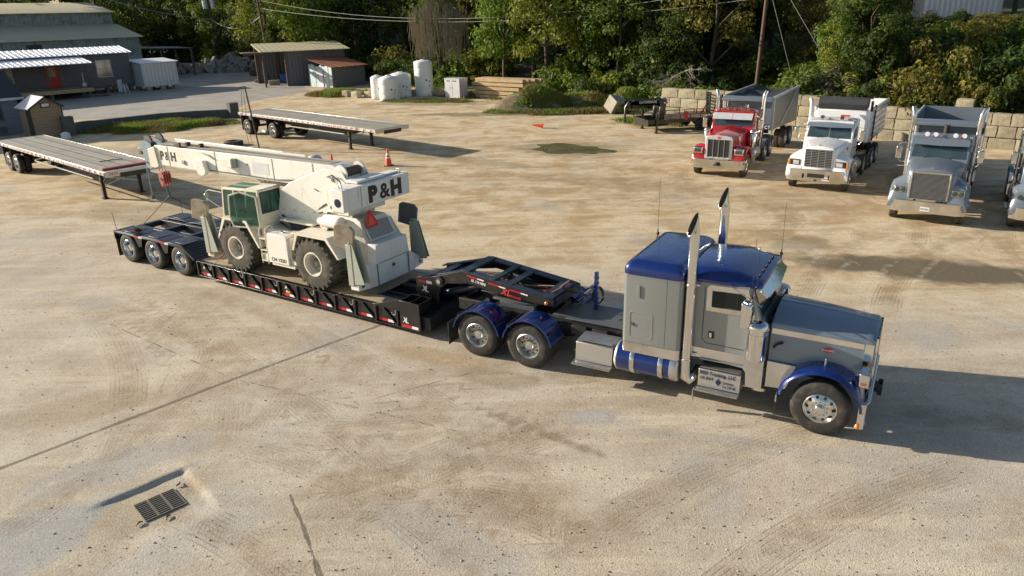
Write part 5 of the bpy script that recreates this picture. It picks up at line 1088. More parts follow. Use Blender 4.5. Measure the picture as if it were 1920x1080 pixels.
# ---------------------------------------------------------------- parked day-cab tractors
def plate(b, x, y, z, w_=.30, h=.15): b.box(x, x+.008, y-w_/2, y+w_/2, z-h/2, z+h/2)
def day_cab(label, pose, paint, style, platetxt=None, plate_y=.0):
    t = thing('semi_tractor', label, 'truck', (pose[0],pose[1],0), pose[2], 'day-cab tractors parked in a row')
    dr1, dr2 = pose[3], pose[3]-1.35
    # frame, axles
    b = MB()
    for s in (-1,1): b.box(dr2-.6,.3,s*.43-.04,s*.43+.04,.74,1.02); b.box(dr1-.2,dr1+.5,s*.5,s*.6,.6,.75)
    for x in (dr2-.5,dr2,dr1,dr1+1.3,-1.2,0): b.box(x-.06,x+.06,-.4,.4,.78,.98)
    b.cyl((0,-1,.5),(0,1,.5),.06,8); b.cyl((dr1,-.9,.52),(dr1,.9,.52),.09,10); b.cyl((dr2,-.9,.52),(dr2,.9,.52),.09,10)
    b.box(dr1-.9,dr1+.1,-.46,.46,1.14,1.2)
    obj('frame', b, M['blackm'], t)
    for s in (-1,1):
        wheel(t, 0, s*1.19, .52, 'steer', s, M['rubberd'], M['chrome'] if style != 'sloped' else M['alu'])
        wheel(t, dr1, s*1.22, .52, 'drive', s, M['rubberd'], M['alu'] if style != 'sloped' else M['trim']); wheel(t, dr2, s*1.22, .52, 'drive', s, M['rubberd'], M['alu'] if style != 'sloped' else M['trim'])
        b = MB()
        for x in (dr1,dr2): b.arc((x,.53), .60, .615, 25, 155, min(s*.62,s*1.24), max(s*.62,s*1.24), 14)
        obj('mudguard', b, M['silver'] if style != 'sloped' else M['blackm'], t)
        b = MB(); b.lathe([(.001,0),(.27,.0),(.30,.03),(.30,1.05),(.27,1.08),(.001,1.08)], (-2.9,s*.90,.66), 'x', 24); tk = obj('fuel_tank', b, M['alu'], t, smooth=50)
        b = MB(); b.ext([(s*.65,.45),(s*1.2,.45),(s*1.15,.8),(s*.65,.85)],'x',-1.75,-1.05); b.box(-1.8,-1.0,min(s*1.1,s*1.3),max(s*1.1,s*1.3),.40,.43); obj('step_box', b, M['alu'], t)
    C0 = {'classic':-1.62, 'sloped':-1.0, 'wide':-1.32, 'aero':-1.2}[style]      # foot of the windscreen
    W = .98; CB = C0-1.35; top = 2.70; wz0 = {'classic':1.98,'sloped':1.95,'wide':1.98,'aero':1.95}[style]
    rake = .22
    b = MB(); b.ext([(CB,1.0),(C0+.12,1.0),(C0+.12,wz0-.25),(C0,wz0),(C0-rake,wz0+.60),(C0-rake-.15,top-.02),(CB,top-.02)],'y',-W,W); cb_ = obj('cab', b, paint, t, bev=.04, seg=3)
    b = MB(); rg = []
    for k in range(6):
        u = k/5; x = CB-.02+u*(C0-rake+.02-CB); hw = W+.01-.06*u; tp = top+.06*math.sin(math.pi*min(1,u+.25)); rg.append([(x,-hw,top-.10),(x,-hw+.04,top),(x,-hw*.6,tp),(x,hw*.6,tp),(x,hw-.04,top),(x,hw,top-.10)])
    b.loft(rg); obj('roof', b, paint, cb_, smooth=60)
    def on(x0, z): return C0-rake*(z-wz0)/.60
    b = MB()
    for y0,y1 in ((-.86,-.015),(.015,.86)):
        z0, z1 = wz0+.05, wz0+.53
        b.add([(on(0,z0)+.012,y0*1.03,z0),(on(0,z0)+.012,y1*1.03,z0),(on(0,z1)+.012,y1*.98,z1),(on(0,z1)+.012,y0*.98,z1),(on(0,z0)-.02,y0*1.03,z0),(on(0,z0)-.02,y1*1.03,z0),(on(0,z1)-.02,y1*.98,z1),(on(0,z1)-.02,y0*.98,z1)],[(0,1,2,3),(7,6,5,4),(0,4,5,1),(1,5,6,2),(2,6,7,3),(3,7,4,0)])
    ws = obj('windscreen', b, M['glassb'], cb_)
    b = MB(); 
    for y in (-.45,.35): b.tube([(on(0,wz0+.04)+.02,y,wz0+.03),(on(0,wz0+.3)+.03,y+.35,wz0+.22)],.008,5)
    obj('wiper', b, M['blackm'], ws)
    z1 = wz0+.56; b = MB()
    if style == 'classic':      # split bright drop visor
        for y0,y1 in ((-.93,-.01),(.01,.93)): b.add([(C0+.14,y0,z1-.17),(C0+.14,y1,z1-.17),(C0-.10,y1,z1+.10),(C0-.10,y0,z1+.10),(C0+.13,y0,z1-.18),(C0+.13,y1,z1-.18),(C0-.12,y1,z1+.08),(C0-.12,y0,z1+.08)],[(0,1,2,3),(7,6,5,4),(0,4,5,1),(1,5,6,2),(2,6,7,3),(3,7,4,0)])
        vm = M['galvlight']
    else:
        b.add([(C0+.02,-.93,z1-.04),(C0+.08,0,z1-.05),(C0+.02,.93,z1-.04),(C0-rake-.06,.93,z1+.14),(C0-rake-.02,0,z1+.15),(C0-rake-.06,-.93,z1+.14),
               (C0+.01,-.93,z1-.05),(C0+.07,0,z1-.06),(C0+.01,.93,z1-.05),(C0-rake-.08,.93,z1+.12),(C0-rake-.04,0,z1+.13),(C0-rake-.08,-.93,z1+.12)],[(0,1,4,5),(1,2,3,4),(7,6,11,10),(8,7,10,9),(0,6,7,1),(1,7,8,2),(5,4,10,11),(4,3,9,10),(0,5,11,6),(2,8,9,3)])
        vm = M['bluegrey'] if style == 'sloped' else paint
    obj('sun_visor', b, vm, cb_)
    for y in (-.62,-.31,0,.31,.62):
        b = MB(); b.sphere((C0-rake-.16,y,top+.07),.035,8,1.3,1,1); obj('roof_lamp', b, M['amber'] if style != 'wide' else M['redlens'], cb_)
    for y in ((-.35,.45) if style == 'classic' else (-.50,-.22,.42,.70) if style == 'wide' else (-.4,.4)):
        b = MB(); b.cyl((C0-rake-.52,y,top+.12),(C0-rake-.22,y,top+.12),.025,8); b.cyl((C0-rake-.22,y,top+.12),(C0-rake-.14,y,top+.12),.05,12,.085); obj('air_horn', b, M['chrome'] if style != 'wide' else M['white'], cb_, smooth=50)
    for s in (-1,1):
        b = MB(); b.ext([(CB+.30,wz0+.02),(CB+.30,wz0+.46),(C0-rake-.12,wz0+.46),(C0-.12,wz0+.02)],'y',min(s*W,s*(W+.008)),max(s*W,s*(W+.008))); obj('side_window', b, M['glass'], cb_)
        b = MB(); my = s*1.32; mx = C0-.05; b.box(mx-.06,mx+.05,my-.10,my+.10,1.92,2.38); mi_ = obj('mirror', b, M['chrome'], t, bev=.03, seg=3)
        b = MB(); b.tube([(C0-.3,s*W,2.52),(mx+.02,s*1.25,2.50),(mx,my+s*.02,2.46),(mx,my,2.36)],.013,8); b.tube([(C0-.2,s*W,1.78),(mx,s*1.25,1.80),(mx,my,1.92)],.013,8); obj('mirror_arm', b, M['chrome'], mi_)
        b = MB(); b.box(CB+.02,C0+.1,min(s*W,s*(W+.012)),max(s*W,s*(W+.012)),1.0,1.16); obj('sill_panel', b, M['chrome'], cb_)
        b = MB(); b.box(CB+.45,CB+.57,min(s*W,s*(W+.03)),max(s*W,s*(W+.03)),1.50,1.56); obj('door_handle', b, M['blackm'], cb_)
    stacks = {'classic':(-1,1),'wide':(-1,1),'sloped':(-1,),'aero':(-1,1)}[style]
    for s in stacks:
        ex, cy, hh = CB-.06+.0, s*1.10, {'classic':3.55,'wide':3.65,'sloped':3.45,'aero':3.5}[style]
        b = MB(); b.tube([(ex,s*.7,.62),(ex,s*1.0,.62),(ex,cy,.75),(ex,cy,1.1),(ex,cy,hh-.35),(ex-.02,cy+s*.02,hh-.18),(ex-.10,cy+s*.08,hh)],[.08,.08,.08,.09,.085,.085,.085],16)
        st = obj('exhaust_stack', b, M['chrome'] if style != 'sloped' else M['galvlight'], t, smooth=50)
        b = MB(); b.lathe([(.09,0),(.115,.02),(.115,.75),(.09,.77)],(ex,cy,1.35),'z',18); b.box(ex-.02,ex+.02,min(s*.9,cy),max(s*.9,cy),1.5,1.53); obj('heat_shield', b, M['chrome'], st, smooth=50)
        if style == 'classic':
            b = MB(); b.lathe([(.05,1.12),(.17,1.12),(.18,1.16),(.18,1.74),(.17,1.76),(.19,1.80),(.19,1.86),(.14,1.93),(.001,1.95)],(C0+.22,s*1.08,0),'z',24); obj('air_cleaner', b, M['chrome'], t, smooth=40)
    if style in ('wide','aero'):
        b = MB(); b.cyl((CB-.3,.05,1.1),(CB-.3,.05,3.0),.11,16); obj('air_intake', b, M['blackm'], t, smooth=50)
    # hood and grille
    def ring(x, hw, zs, zc, zb): return [(x,-hw,zb),(x,-hw,zs-.12),(x,-hw+.05,zs-.03),(x,-hw+.14,zs),(x,0,zc),(x,hw-.14,zs),(x,hw-.05,zs-.03),(x,hw,zs-.12),(x,hw,zb)]
    F = .68
    if style == 'classic':
        b = MB(); b.loft([ring(C0+.10,.84,1.95,2.10,.95), ring(-.4,.72,1.90,2.02,.95), ring(F-.04,.60,1.82,1.92,.88)])
        hd = obj('hood', b, paint, t, smooth=28)
        fr = [(-.60,.86),(.60,.86),(.60,1.80),(.54,1.88),(.30,1.915),(0,1.925),(-.30,1.915),(-.54,1.88),(-.60,1.80)]
        b = MB(); b.ext([(p[0]*1.03,p[1]) for p in fr],'x',F-.045,F+.03); gs = obj('grille_surround', b, M['galvlight'], t, bev=.02)
        b = MB(); b.box(F+.028,F+.034,-.50,.50,.95,1.74); b.mat(1)
        for k in range(5): y = -.5+1.0*k/4; b.box(F+.034,F+.05,y-.012,y+.012,.93,1.76)
        b.mat(2)
        for k in range(20): b.box(F+.034,F+.037,-.49,.49,.97+.039*k,.975+.039*k)
        obj('grille', b, [M['mesh'],M['alu'],M['dgrey']], gs)
        b = MB(); b.M = Matrix.Translation((F+.032,0,1.83)); b.lathe([(.09,0),(.09,.006),(.001,.008)],(0,0,0),'x',20); b.M = None
        for i, v in enumerate(b.v): b.v[i] = (v[0], v[1], 1.83+(v[2]-1.83)*.45)
        obj('badge', b, M['txtred'], gs)
        for s in (-1,1):
            rings = []
            for k in range(15):
                a = R(5+165*k/14); px, pz = .0+.70*math.cos(a), .62+.72*math.sin(a)
                rings.append([(px,s*1.22,pz-.03),(px,s*1.20,pz+.02),(px*1.02,s*1.05,pz+.07),(px*1.02,s*.75,pz+.08),(px,s*.60,pz+.02),(px*.97,s*.9,pz)])
            b = MB(); b.loft(rings); b.box(.35,.66,min(s*.60,s*1.16),max(s*.60,s*1.16),.84,1.08)
            fd = obj('front_mudguard', b, paint, t, smooth=60, bev=.01)
            b = MB(); b.box(.50,.76,min(s*.72,s*1.14),max(s*.72,s*1.14),1.08,1.36); hl = obj('headlight', b, M['chrome'], fd, bev=.04, seg=3)
            b = MB(); b.box(.757,.768,min(s*.78,s*1.09),max(s*.78,s*1.09),1.14,1.30); obj('lens', b, M['glassb'], hl, bev=.003)
            b = MB()
            for k in range(6): b.box(-.75+.0,-.55,min(s*.745,s*.77),max(s*.745,s*.77),1.1+.1*k,1.15+.1*k)
            obj('hood_vent', b, M['chrome'], hd)
    else:
        gz0, gz1, gw = {'sloped':(1.02,1.78,.56),'wide':(.92,1.84,.62),'aero':(.95,1.7,.6)}[style]
        b = MB(); hz = gz1+.10
        b.loft([ring(C0+.12,.93,wz0-.02,wz0+.10,.95), ring(-.3,.86,(wz0+hz)/2-.02,(wz0+hz)/2+.08,.95), ring(F-.05,gw+.10,hz-.05,hz+.05,.90), ring(F+.02,gw+.03,hz-.14,hz-.07,.92)])
        hd = obj('hood', b, paint, t, smooth=45)
        b = MB(); b.box(F+.015,F+.03,-gw+.03,gw-.03,gz0,gz1-.02); gs = obj('grille', b, M['mesh'], hd)
        b = MB(); ns = 11 if style == 'sloped' else 22
        for k in range(ns): z = gz0+.03+(gz1-gz0-.08)*k/(ns-1); b.box(F+.03,F+.048,-gw+.04,gw-.04,z-.5*(gz1-gz0)/ns*.26,z+.5*(gz1-gz0)/ns*.26)
        if style == 'sloped':
            for y in (-.28,0,.28): b.box(F+.03,F+.044,y-.012,y+.012,gz0,gz1-.03)
        obj('grille_slats', b, M['slat'], gs)
        if style != 'sloped':
            b = MB()
            for s in (-1,1): b.box(F+.0,F+.06,min(s*(gw-.05),s*(gw+.0)),max(s*(gw-.05),s*gw),gz0-.02,gz1)
            b.box(F+.0,F+.065,-gw,gw,gz1-.03,gz1+.05); b.box(F+.0,F+.05,-gw,gw,gz0-.04,gz0); obj('grille_frame', b, M['chrome'], gs, bev=.015)
        b = MB(); b.ext([(-.05,gz1+.13),(0,gz1+.20),(.05,gz1+.13)],'x',F-.06,F-.03); obj('hood_ornament', b, M['chrome'], hd)
        for s in (-1,1):
            rings = []
            for k in range(17):
                a = R(-2+176*k/16); px, pz = .0+.74*math.cos(a), .62+.70*math.sin(a)
                yi = .66+.0*k
                rings.append([(px,s*1.24,pz-.04),(px,s*1.22,pz+.04),(px*1.02,s*1.08,pz+.14),(px*1.0,s*.85,pz+.24*math.sin(a)+.05),(px*.98,s*.62,pz+.36*math.sin(a)+.05),(px*.92,s*.62,pz-.02),(px*.96,s*1.05,pz-.02)])
            b = MB(); b.loft(rings)
            b.loft([[(.20,s*1.20,.95),(.20,s*.60,.95),(.20,s*.60,1.55),(.20,s*1.10,1.42),(.20,s*1.2,1.3)],[(F-.06,s*1.20,.92),(F-.0,s*.60,.92),(F-.0,s*.60,1.46),(F-.06,s*1.05,1.36),(F-.08,s*1.18,1.24)]])
            fd = obj('front_mudguard', b, paint, t, smooth=60)
            b = MB(); x0 = F-.04
            if style == 'aero': b.loft([[(F-.10,s*1.19,1.0),(F+.015,s*.72,.98),(F+.015,s*.72,1.12),(F-.25,s*1.13,1.40)],[(F-.15,s*1.19,1.0),(F-.02,s*.72,.98),(F-.02,s*.72,1.12),(F-.3,s*1.13,1.40)]])
            else: b.box(x0-.05,F+.015,min(s*.70,s*1.10),max(s*.70,s*1.10),1.06,1.30)
            hl = obj('headlight', b, M['blackm'] if style=='sloped' else M['chrome'], fd, bev=.02)
            b = MB()
            if style == 'sloped': b.box(F+.0,F+.022,min(s*.74,s*.98),max(s*.74,s*.98),1.09,1.26)
            else:
                for q in (.80,1.0): b.lathe([(.085,0),(.085,.012),(.001,.02)],(F+.012,s*q,1.18),'x',18)
            obj('lens', b, M['galvlight'] if style == 'sloped' else M['glassb'], hl, bev=.01)
            if style == 'sloped': b = MB(); b.box(x0-.05,F+.0,min(s*1.10,s*1.20),max(s*1.10,s*1.20),1.04,1.30); obj('turn_signal', b, M['amber'], fd, bev=.02)
            if style == 'wide':
                b = MB()
                for k in range(7): b.box(-.95,-.60,min(s*.90,s*.925),max(s*.90,s*.925),1.25+.08*k,1.28+.08*k)
                obj('hood_vent', b, M['chrome'], hd)
            else:
                b = MB(); b.box(-.75,-.5,min(s*.87,s*.905),max(s*.87,s*.905),1.62,1.72); obj('hood_vent', b, M['blackm'], hd)
    # bumper
    z0, z1 = (.42,.84) if style != 'sloped' else (.42,.92)
    b = MB(); b.ext([(.50,-1.24),(.66,-1.23),(.80,-.95),(.80,.95),(.66,1.23),(.50,1.24),(.50,1.2),(.62,1.18),(.74,.9),(.74,-.9),(.62,-1.18),(.50,-1.2)],'z',z0,z1)
    bp_ = obj('bumper', b, M['chrome'], t, bev=.015)
    if style == 'classic':
        b = MB(); b.sphere((.84,.02,.66),.09,10,1,1.5,.8); b.box(.80,.90,-.14,.18,.58,.62); obj('tow_hitch', b, M['blackm'], bp_)
    if style == 'sloped':
        b = MB(); b.box(.80,.812,-.34,.34,.60,.76); b.box(.80,.82,-.06,.06,.46,.52)
        for y in (-.52,.52): b.tube([(.80,y,.72),(.86,y,.70),(.86,y,.60),(.80,y,.56)],.03,8)
        obj('tow_hook', b, M['blackm'], bp_)
    if platetxt:
        b = MB(); plate(b, .802, plate_y, .57); pl = obj('number_plate', b, M['white'], bp_, bev=.003)
        text('lettering', platetxt, .085, M['txtblue'], pl, (.812, plate_y-.13, .54), FRONT, .001, .001, .85)
    return t
RED = (9.95,34.30,-2.085,-4.0); WHT = (13.3,31.15,-2.150,-3.6); GRY = (15.1,25.85,-2.149,-4.3)
day_cab('red day-cab tractor with square bright grille and twin stacks, leftmost of the parked row', RED, M['red'], 'classic')
day_cab('white day-cab tractor with chrome slat grille and orange turn signals', WHT, M['white'], 'sloped', 'L097270', .42)
day_cab('silver day-cab tractor with wide slatted grille and four white roof horns', GRY, M['silver'], 'wide', 'P277061', -.02)
day_cab('silver tractor cut off by the right edge of the photo', (18.45,24.25,-2.13,-4.0), M['silver'], 'aero')
# ---------------------------------------------------------------- dump trailers behind them
def dump_trailer(label, pose, x0, L, wall, style, hgt=(1.5,3.2)):
    t = thing('dump_trailer', label, 'trailer', (pose[0],pose[1],0), pose[2], 'dump trailers coupled to the parked tractors')
    hgt = (hgt[0], hgt[1]-.06)
    z0, z1 = hgt; x1 = x0-L; W = 1.22
    b = MB()
    if style == 'tub':       # slant-sided aluminium tub
        b.loft([[(x0,-W,z1),(x0,-W,z0),(x0,W,z0),(x0,W,z1),(x0,W-.06,z1),(x0,W-.06,z0+.1),(x0,-W+.06,z0+.1),(x0,-W+.06,z1)],[(x1,-W,z1),(x1,-W,z0-.3),(x1,W,z0-.3),(x1,W,z1),(x1,W-.06,z1),(x1,W-.06,z0-.2),(x1,-W+.06,z0-.2),(x1,-W+.06,z1)]])
    else:
        for s in (-1,1): b.box(x1,x0,min(s*W,s*(W-.06)),max(s*W,s*(W-.06)),z0,z1)
        b.box(x1,x0,-W,W,z0,z0+.06); b.box(x1,x1+.06,-W+.06,W-.06,z0,z1)
    body = obj('body', b, wall, t)
    b = MB()
    if style == 'round': b.ext([(-1.12,z0+.02),(-1.12,z1-.12),(-1.0,z1-.02),(1.0,z1-.02),(1.12,z1-.12),(1.12,z0+.02)],'x',x0-.05,x0+.22)
    else: b.box(x0-.05,x0+.04,-W,W,z0,z1); b.ext([(x0+.04,z1-.02),(x0+.34,z1-.10),(x0+.34,z1-.22),(x0+.04,z1-.22)],'y',-W-.02,W+.02)
    fw = obj('headboard', b, wall if style == 'round' else M['silver'], body, bev=.02 if style != 'round' else .10, seg=3)
    b = MB()
    for s in (-1,1):
        b.box(x1,x0,min(s*W,s*(W+.05)),max(s*W,s*(W+.05)),z1-.10,z1+.02)
        N = int(L/.8) if style != 'round' else 0
        for k in range(N+1): x = x0-L*k/max(N,1); b.box(x-.04,x+.04,min(s*W,s*(W+.045)),max(s*W,s*(W+.045)),z0-.02,z1-.1) if style == 'ribs' else None
        if style == 'round':
            for k in range(5): z = z0+.15+k*.26; b.box(x1,x0,min(s*W,s*(W+.02)),max(s*W,s*(W+.02)),z,z+.05)
        if style == 'tub': b.beam((x0-2.0,s*(W+.03),z0+.02),(x1+.6,s*(W+.03),z1-.1),.10,.04,up=(0,1,0)); b.box(x0-.25,x0-.12,min(s*W,s*(W+.06)),max(s*W,s*(W+.06)),z0-.25,z1)
    obj('side_rib', b, M['galvlight'], body)
    b = MB()
    if style == 'tub': b.ext([(x0,z1-.12),(x1,z1-.12),(x1,z1-.10),(x0,z1-.10)],'y',-W+.1,W-.1)
    if style == 'tub':
        b = MB()
        for k in range(10):
            xa, xb = x0-L*k/10, x0-L*(k+1)/10; za, zb = z1-.08-.16*math.sin(k*.9)**2, z1-.08-.16*math.sin((k+1)*.9)**2
            b.add([(xa,-W+.05,za),(xa,W-.05,za),(xb,W-.05,zb),(xb,-W+.05,zb),(xa,0,za-.15),(xb,0,zb-.15)],[(0,4,5,3),(4,1,2,5)])
        obj('tarpaulin', b, M['canvas'], body)
    elif style == 'round':
        b.loft([[(x0+.22,-1.0,z1-.05),(x0+.30,-1.02,z1+.20),(x0+.1,-1.04,z1+.42),(x0-.35,-1.04,z1+.44),(x0-.5,-1.0,z1)],[(x0+.24,-.3,z1-.02),(x0+.26,-.3,z1+.22),(x0+.06,-.3,z1+.46),(x0-.38,-.3,z1+.45),(x0-.5,-.3,z1)],[(x0+.22,.4,z1-.05),(x0+.30,.4,z1+.18),(x0+.1,.4,z1+.43),(x0-.33,.4,z1+.46),(x0-.5,.4,z1)],[(x0+.22,1.0,z1-.05),(x0+.28,1.02,z1+.20),(x0+.1,1.04,z1+.42),(x0-.35,1.04,z1+.44),(x0-.5,1.0,z1)]])
        b.cyl((x0-.05,-1.2,z1+.45),(x0-.05,1.2,z1+.45),.03,8)
        obj('tarpaulin', b, M['canvas'], body)
        b = MB(); b.box(x0+.221,x0+.228,-.02,.36,z1-.42,z1-.28); bd = obj('badge', b, M['txtred'], fw)
        b = MB(); b.box(x0+.02,x0+.10,1.15,1.25,z1-.1,z1+.35); b.box(x0-.8,x0-.72,1.2,1.28,z0,z1+.1); obj('tarp_arm', b, M['blackm'], body)
    else:
        b = MB()
        for s in (-1,1): b.box(x0-.1,x0+.10,min(s*1.1,s*1.26),max(s*1.1,s*1.26),z1-.45,z1-.1)
        b.box(x0+.05,x0+.20,-.35,.35,2.25,2.55); obj('tarp_motor', b, M['blackm'], body)
    if style != 'round':
        b = MB(); b.cyl((x0+.12,-1.05,z0+.1),(x0+.12,-1.05,z1-.25),.10,14); b.cyl((x0+.14,.0,z0-.2),(x0+.14,0,z1-.4),.09,14); obj('hoist_cylinder', b, M['chrome'] if style == 'tub' else M['alu'], body)
    if style == 'tub':
        b = MB(); b.box(x0+.042,x0+.05,.72,1.16,z0+.02,z0+.30); sg = obj('sign', b, M['txtblue'], fw); text('lettering','MCT', .22, M['txtwhite'], sg, (x0+.052,.74,z0+.08), FRONT, .001,.004)
    b = MB()
    for s in (-1,1): b.box(x1+.1,x0-.1,s*.42-.05,s*.42+.05,z0-.32,z0-.02)
    for x in (x1+.2,x1+1.4,x1+2.7,x0-1.0): b.box(x-.06,x+.06,-.9,.9,z0-.30,z0-.12)
    b.box(x0-.3,x0+.1,-.6,.6,1.18,1.26)
    obj('chassis', b, M['blackm'], t)
    for s in (-1,1):
        for k in range(2): wheel(t, x1+1.0+1.3*k, s*1.2, .50, 'drive', s, M['rubberd'], M['alu'])
    return t
dump_trailer('grey slant-sided dump trailer with dark tarp behind the red tractor', (9.87,34.33,-2.124), -4.4, 6.3, pm('dusty_aluminium_side', (.30,.31,.31), .45, .4, .12, 2, dirt=.35, dirtcol=(.22,.19,.15)), 'tub')
dump_trailer('white dump trailer with rounded front and rolled black tarp behind the white tractor', (13.3,31.15,-2.165), -3.45, 4.4, M['white'], 'round', (1.5,3.05))
dump_trailer('silver ribbed dump trailer behind the silver tractor with roof horns', (15.1,25.85,-2.149), -4.1, 4.4, M['silver'], 'ribs', (1.5,3.12))
b = None
# ---------------------------------------------------------------- flatbed semi-trailers
def flatbed(label, front_near, yaw, L, zdeck, code=None, spread=True, axle_at=None, legs_at=3.0, tarp=False):
    t = thing('flatbed_trailer', label, 'trailer', (front_near[0],front_near[1],0), yaw, 'flatbed semi-trailers parked without tractors')
    # origin: front near corner; x back along -x, width towards +y
    W = 2.5
    b = MB(); b.box(-L,-.10,.05,W-.05,zdeck-.05,zdeck); dk = obj('deck', b, M['pdeck'], t)
    b = MB()
    for y in (.62,1.25,1.88): b.box(-L,-.12,y-.03,y+.03,zdeck+.001,zdeck+.006)
    obj('deck_strip', b, M['dgrey'], dk)
    b = MB(); b.box(-L,0,0,.05,zdeck-.16,zdeck+.012); b.box(-L,0,W-.05,W,zdeck-.16,zdeck+.012); b.box(-.10,0,.05,W-.05,zdeck-.22,zdeck+.012); b.box(-L,-L+.08,.05,W-.05,zdeck-.2,zdeck+.01)
    rl = obj('side_rail', b, M['alu'], t, bev=.006)
    b = MB(); b.box(-L+.1,-.25,-.006,-.001,zdeck-.10,zdeck-.045); obj('reflector_tape', b, M['tapestripe'], rl)
    b = MB(); 
    for k in range(int(L/.6)): x = -.5-k*.6; b.box(x-.05,x+.05,-.025,-.007,zdeck-.145,zdeck-.03)
    obj('stake_pocket', b, M['galvlight'], rl)
    b = MB(); 
    for y in (.75,1.75): b.ext([(-.6,zdeck-.17),(-L+.1,zdeck-.17),(-L+.1,zdeck-.48),(-3.2,zdeck-.62),(-2.0,zdeck-.34),(-.6,zdeck-.30)],'y',y-.05,y+.05)
    for k in range(int(L/.9)): x = -.6-k*.9; b.box(x-.03,x+.03,.06,W-.06,zdeck-.17,zdeck-.055)
    fr = obj('frame', b, M['blackm'], t)
    b = MB(); b.box(-.02,.012,.62,1.88,zdeck-.30,zdeck-.10); obj('nose_plate', b, M['black'], fr)
    b = MB()
    for y in (.45,W-.45):
        b = MB(); b.box(-legs_at-.07,-legs_at+.07,y-.07,y+.07,.05,zdeck-.4); b.box(-legs_at-.15,-legs_at+.15,y-.12,y+.12,.0,.04); b.beam((-legs_at,y,.62),(-legs_at-.75,y+.1,zdeck-.45),.04); b.beam((-legs_at,y,.62),(-legs_at+.5,y,zdeck-.45),.04)
        obj('landing_leg', b, M['blackm'], t)
    b = MB(); b.beam((-legs_at,.45,.55),(-legs_at,W-.45,zdeck-.45),.04); b.beam((-legs_at,W-.45,.55),(-legs_at,.45,zdeck-.45),.04); b.box(-L*.62,-legs_at-.1,.12,.16,zdeck-.52,zdeck-.46); obj('brace', b, M['alu'], t)
    for ax_ in axle_at:
        for s, y in ((-1,.02),(1,W-.02)): wheel(t, -ax_, y, .50, 'drive', s, M['rubber'], M['alu'])
        b = MB(); b.cyl((-ax_,.3,.5),(-ax_,W-.3,.5),.08,8); b.box(-ax_-.4,-ax_+.4,.7,.8,.55,zdeck-.4); b.box(-ax_-.4,-ax_+.4,1.7,1.8,.55,zdeck-.4); obj('axle', b, M['blackm'], t)
        b = MB(); b.box(-ax_-.68,-ax_-.66,.05,.62,.25,zdeck-.2); obj('mud_flap', b, M['blackm'], t)
    if code:
        text('lettering', code, .16, M['txtred'], rl, (.005,.16,zdeck-.15), FRONT, .002, .002, 1.1)
        b = MB(); b.cyl((-.06,.0,zdeck-.08),(-.06,-.02,zdeck-.08),.03,10); b.box(-.10,-.0,-.012,-.001,zdeck-.15,zdeck-.02); obj('marker_light', b, M['blackm'], rl)
    return t
flatbed('pale flatbed trailer on the left edge of the yard behind the crane hook', (-17.1,30.96), R(-41.5), 14.6, 1.45, '7413', axle_at=(11.8,13.0), legs_at=1.75)
single('folded_strap', (lambda b: b.tube([(0,0,.02),(.5,.1,.05),(.3,.3,.03),(.9,.35,.05),(.6,.5,.02)],.02,6))(MB()), M['blackm'], 'dark tangled strap lying on the left flatbed deck', 'strap', (-18.6,33.5,1.46))
bb = MB(); bb.ext([(0,0),(2.3,0),(2.3,.06),(0,.06)],'y',-.14,.14); bb.box(0,2.3,-.2,.2,-.005,.012)
single('steel_channel', bb, M['hookred'], 'dark maroon steel channel lying across the left flatbed nose', 'channel', (-17.5,31.5,1.472), R(48.5), bev=.01)
flatbed('grey flatbed trailer with spread axles parked beyond the crane boom', (-7.38,41.37), R(-41.6), 14.6, 1.42, None, axle_at=(10.6,13.7), legs_at=3.0)
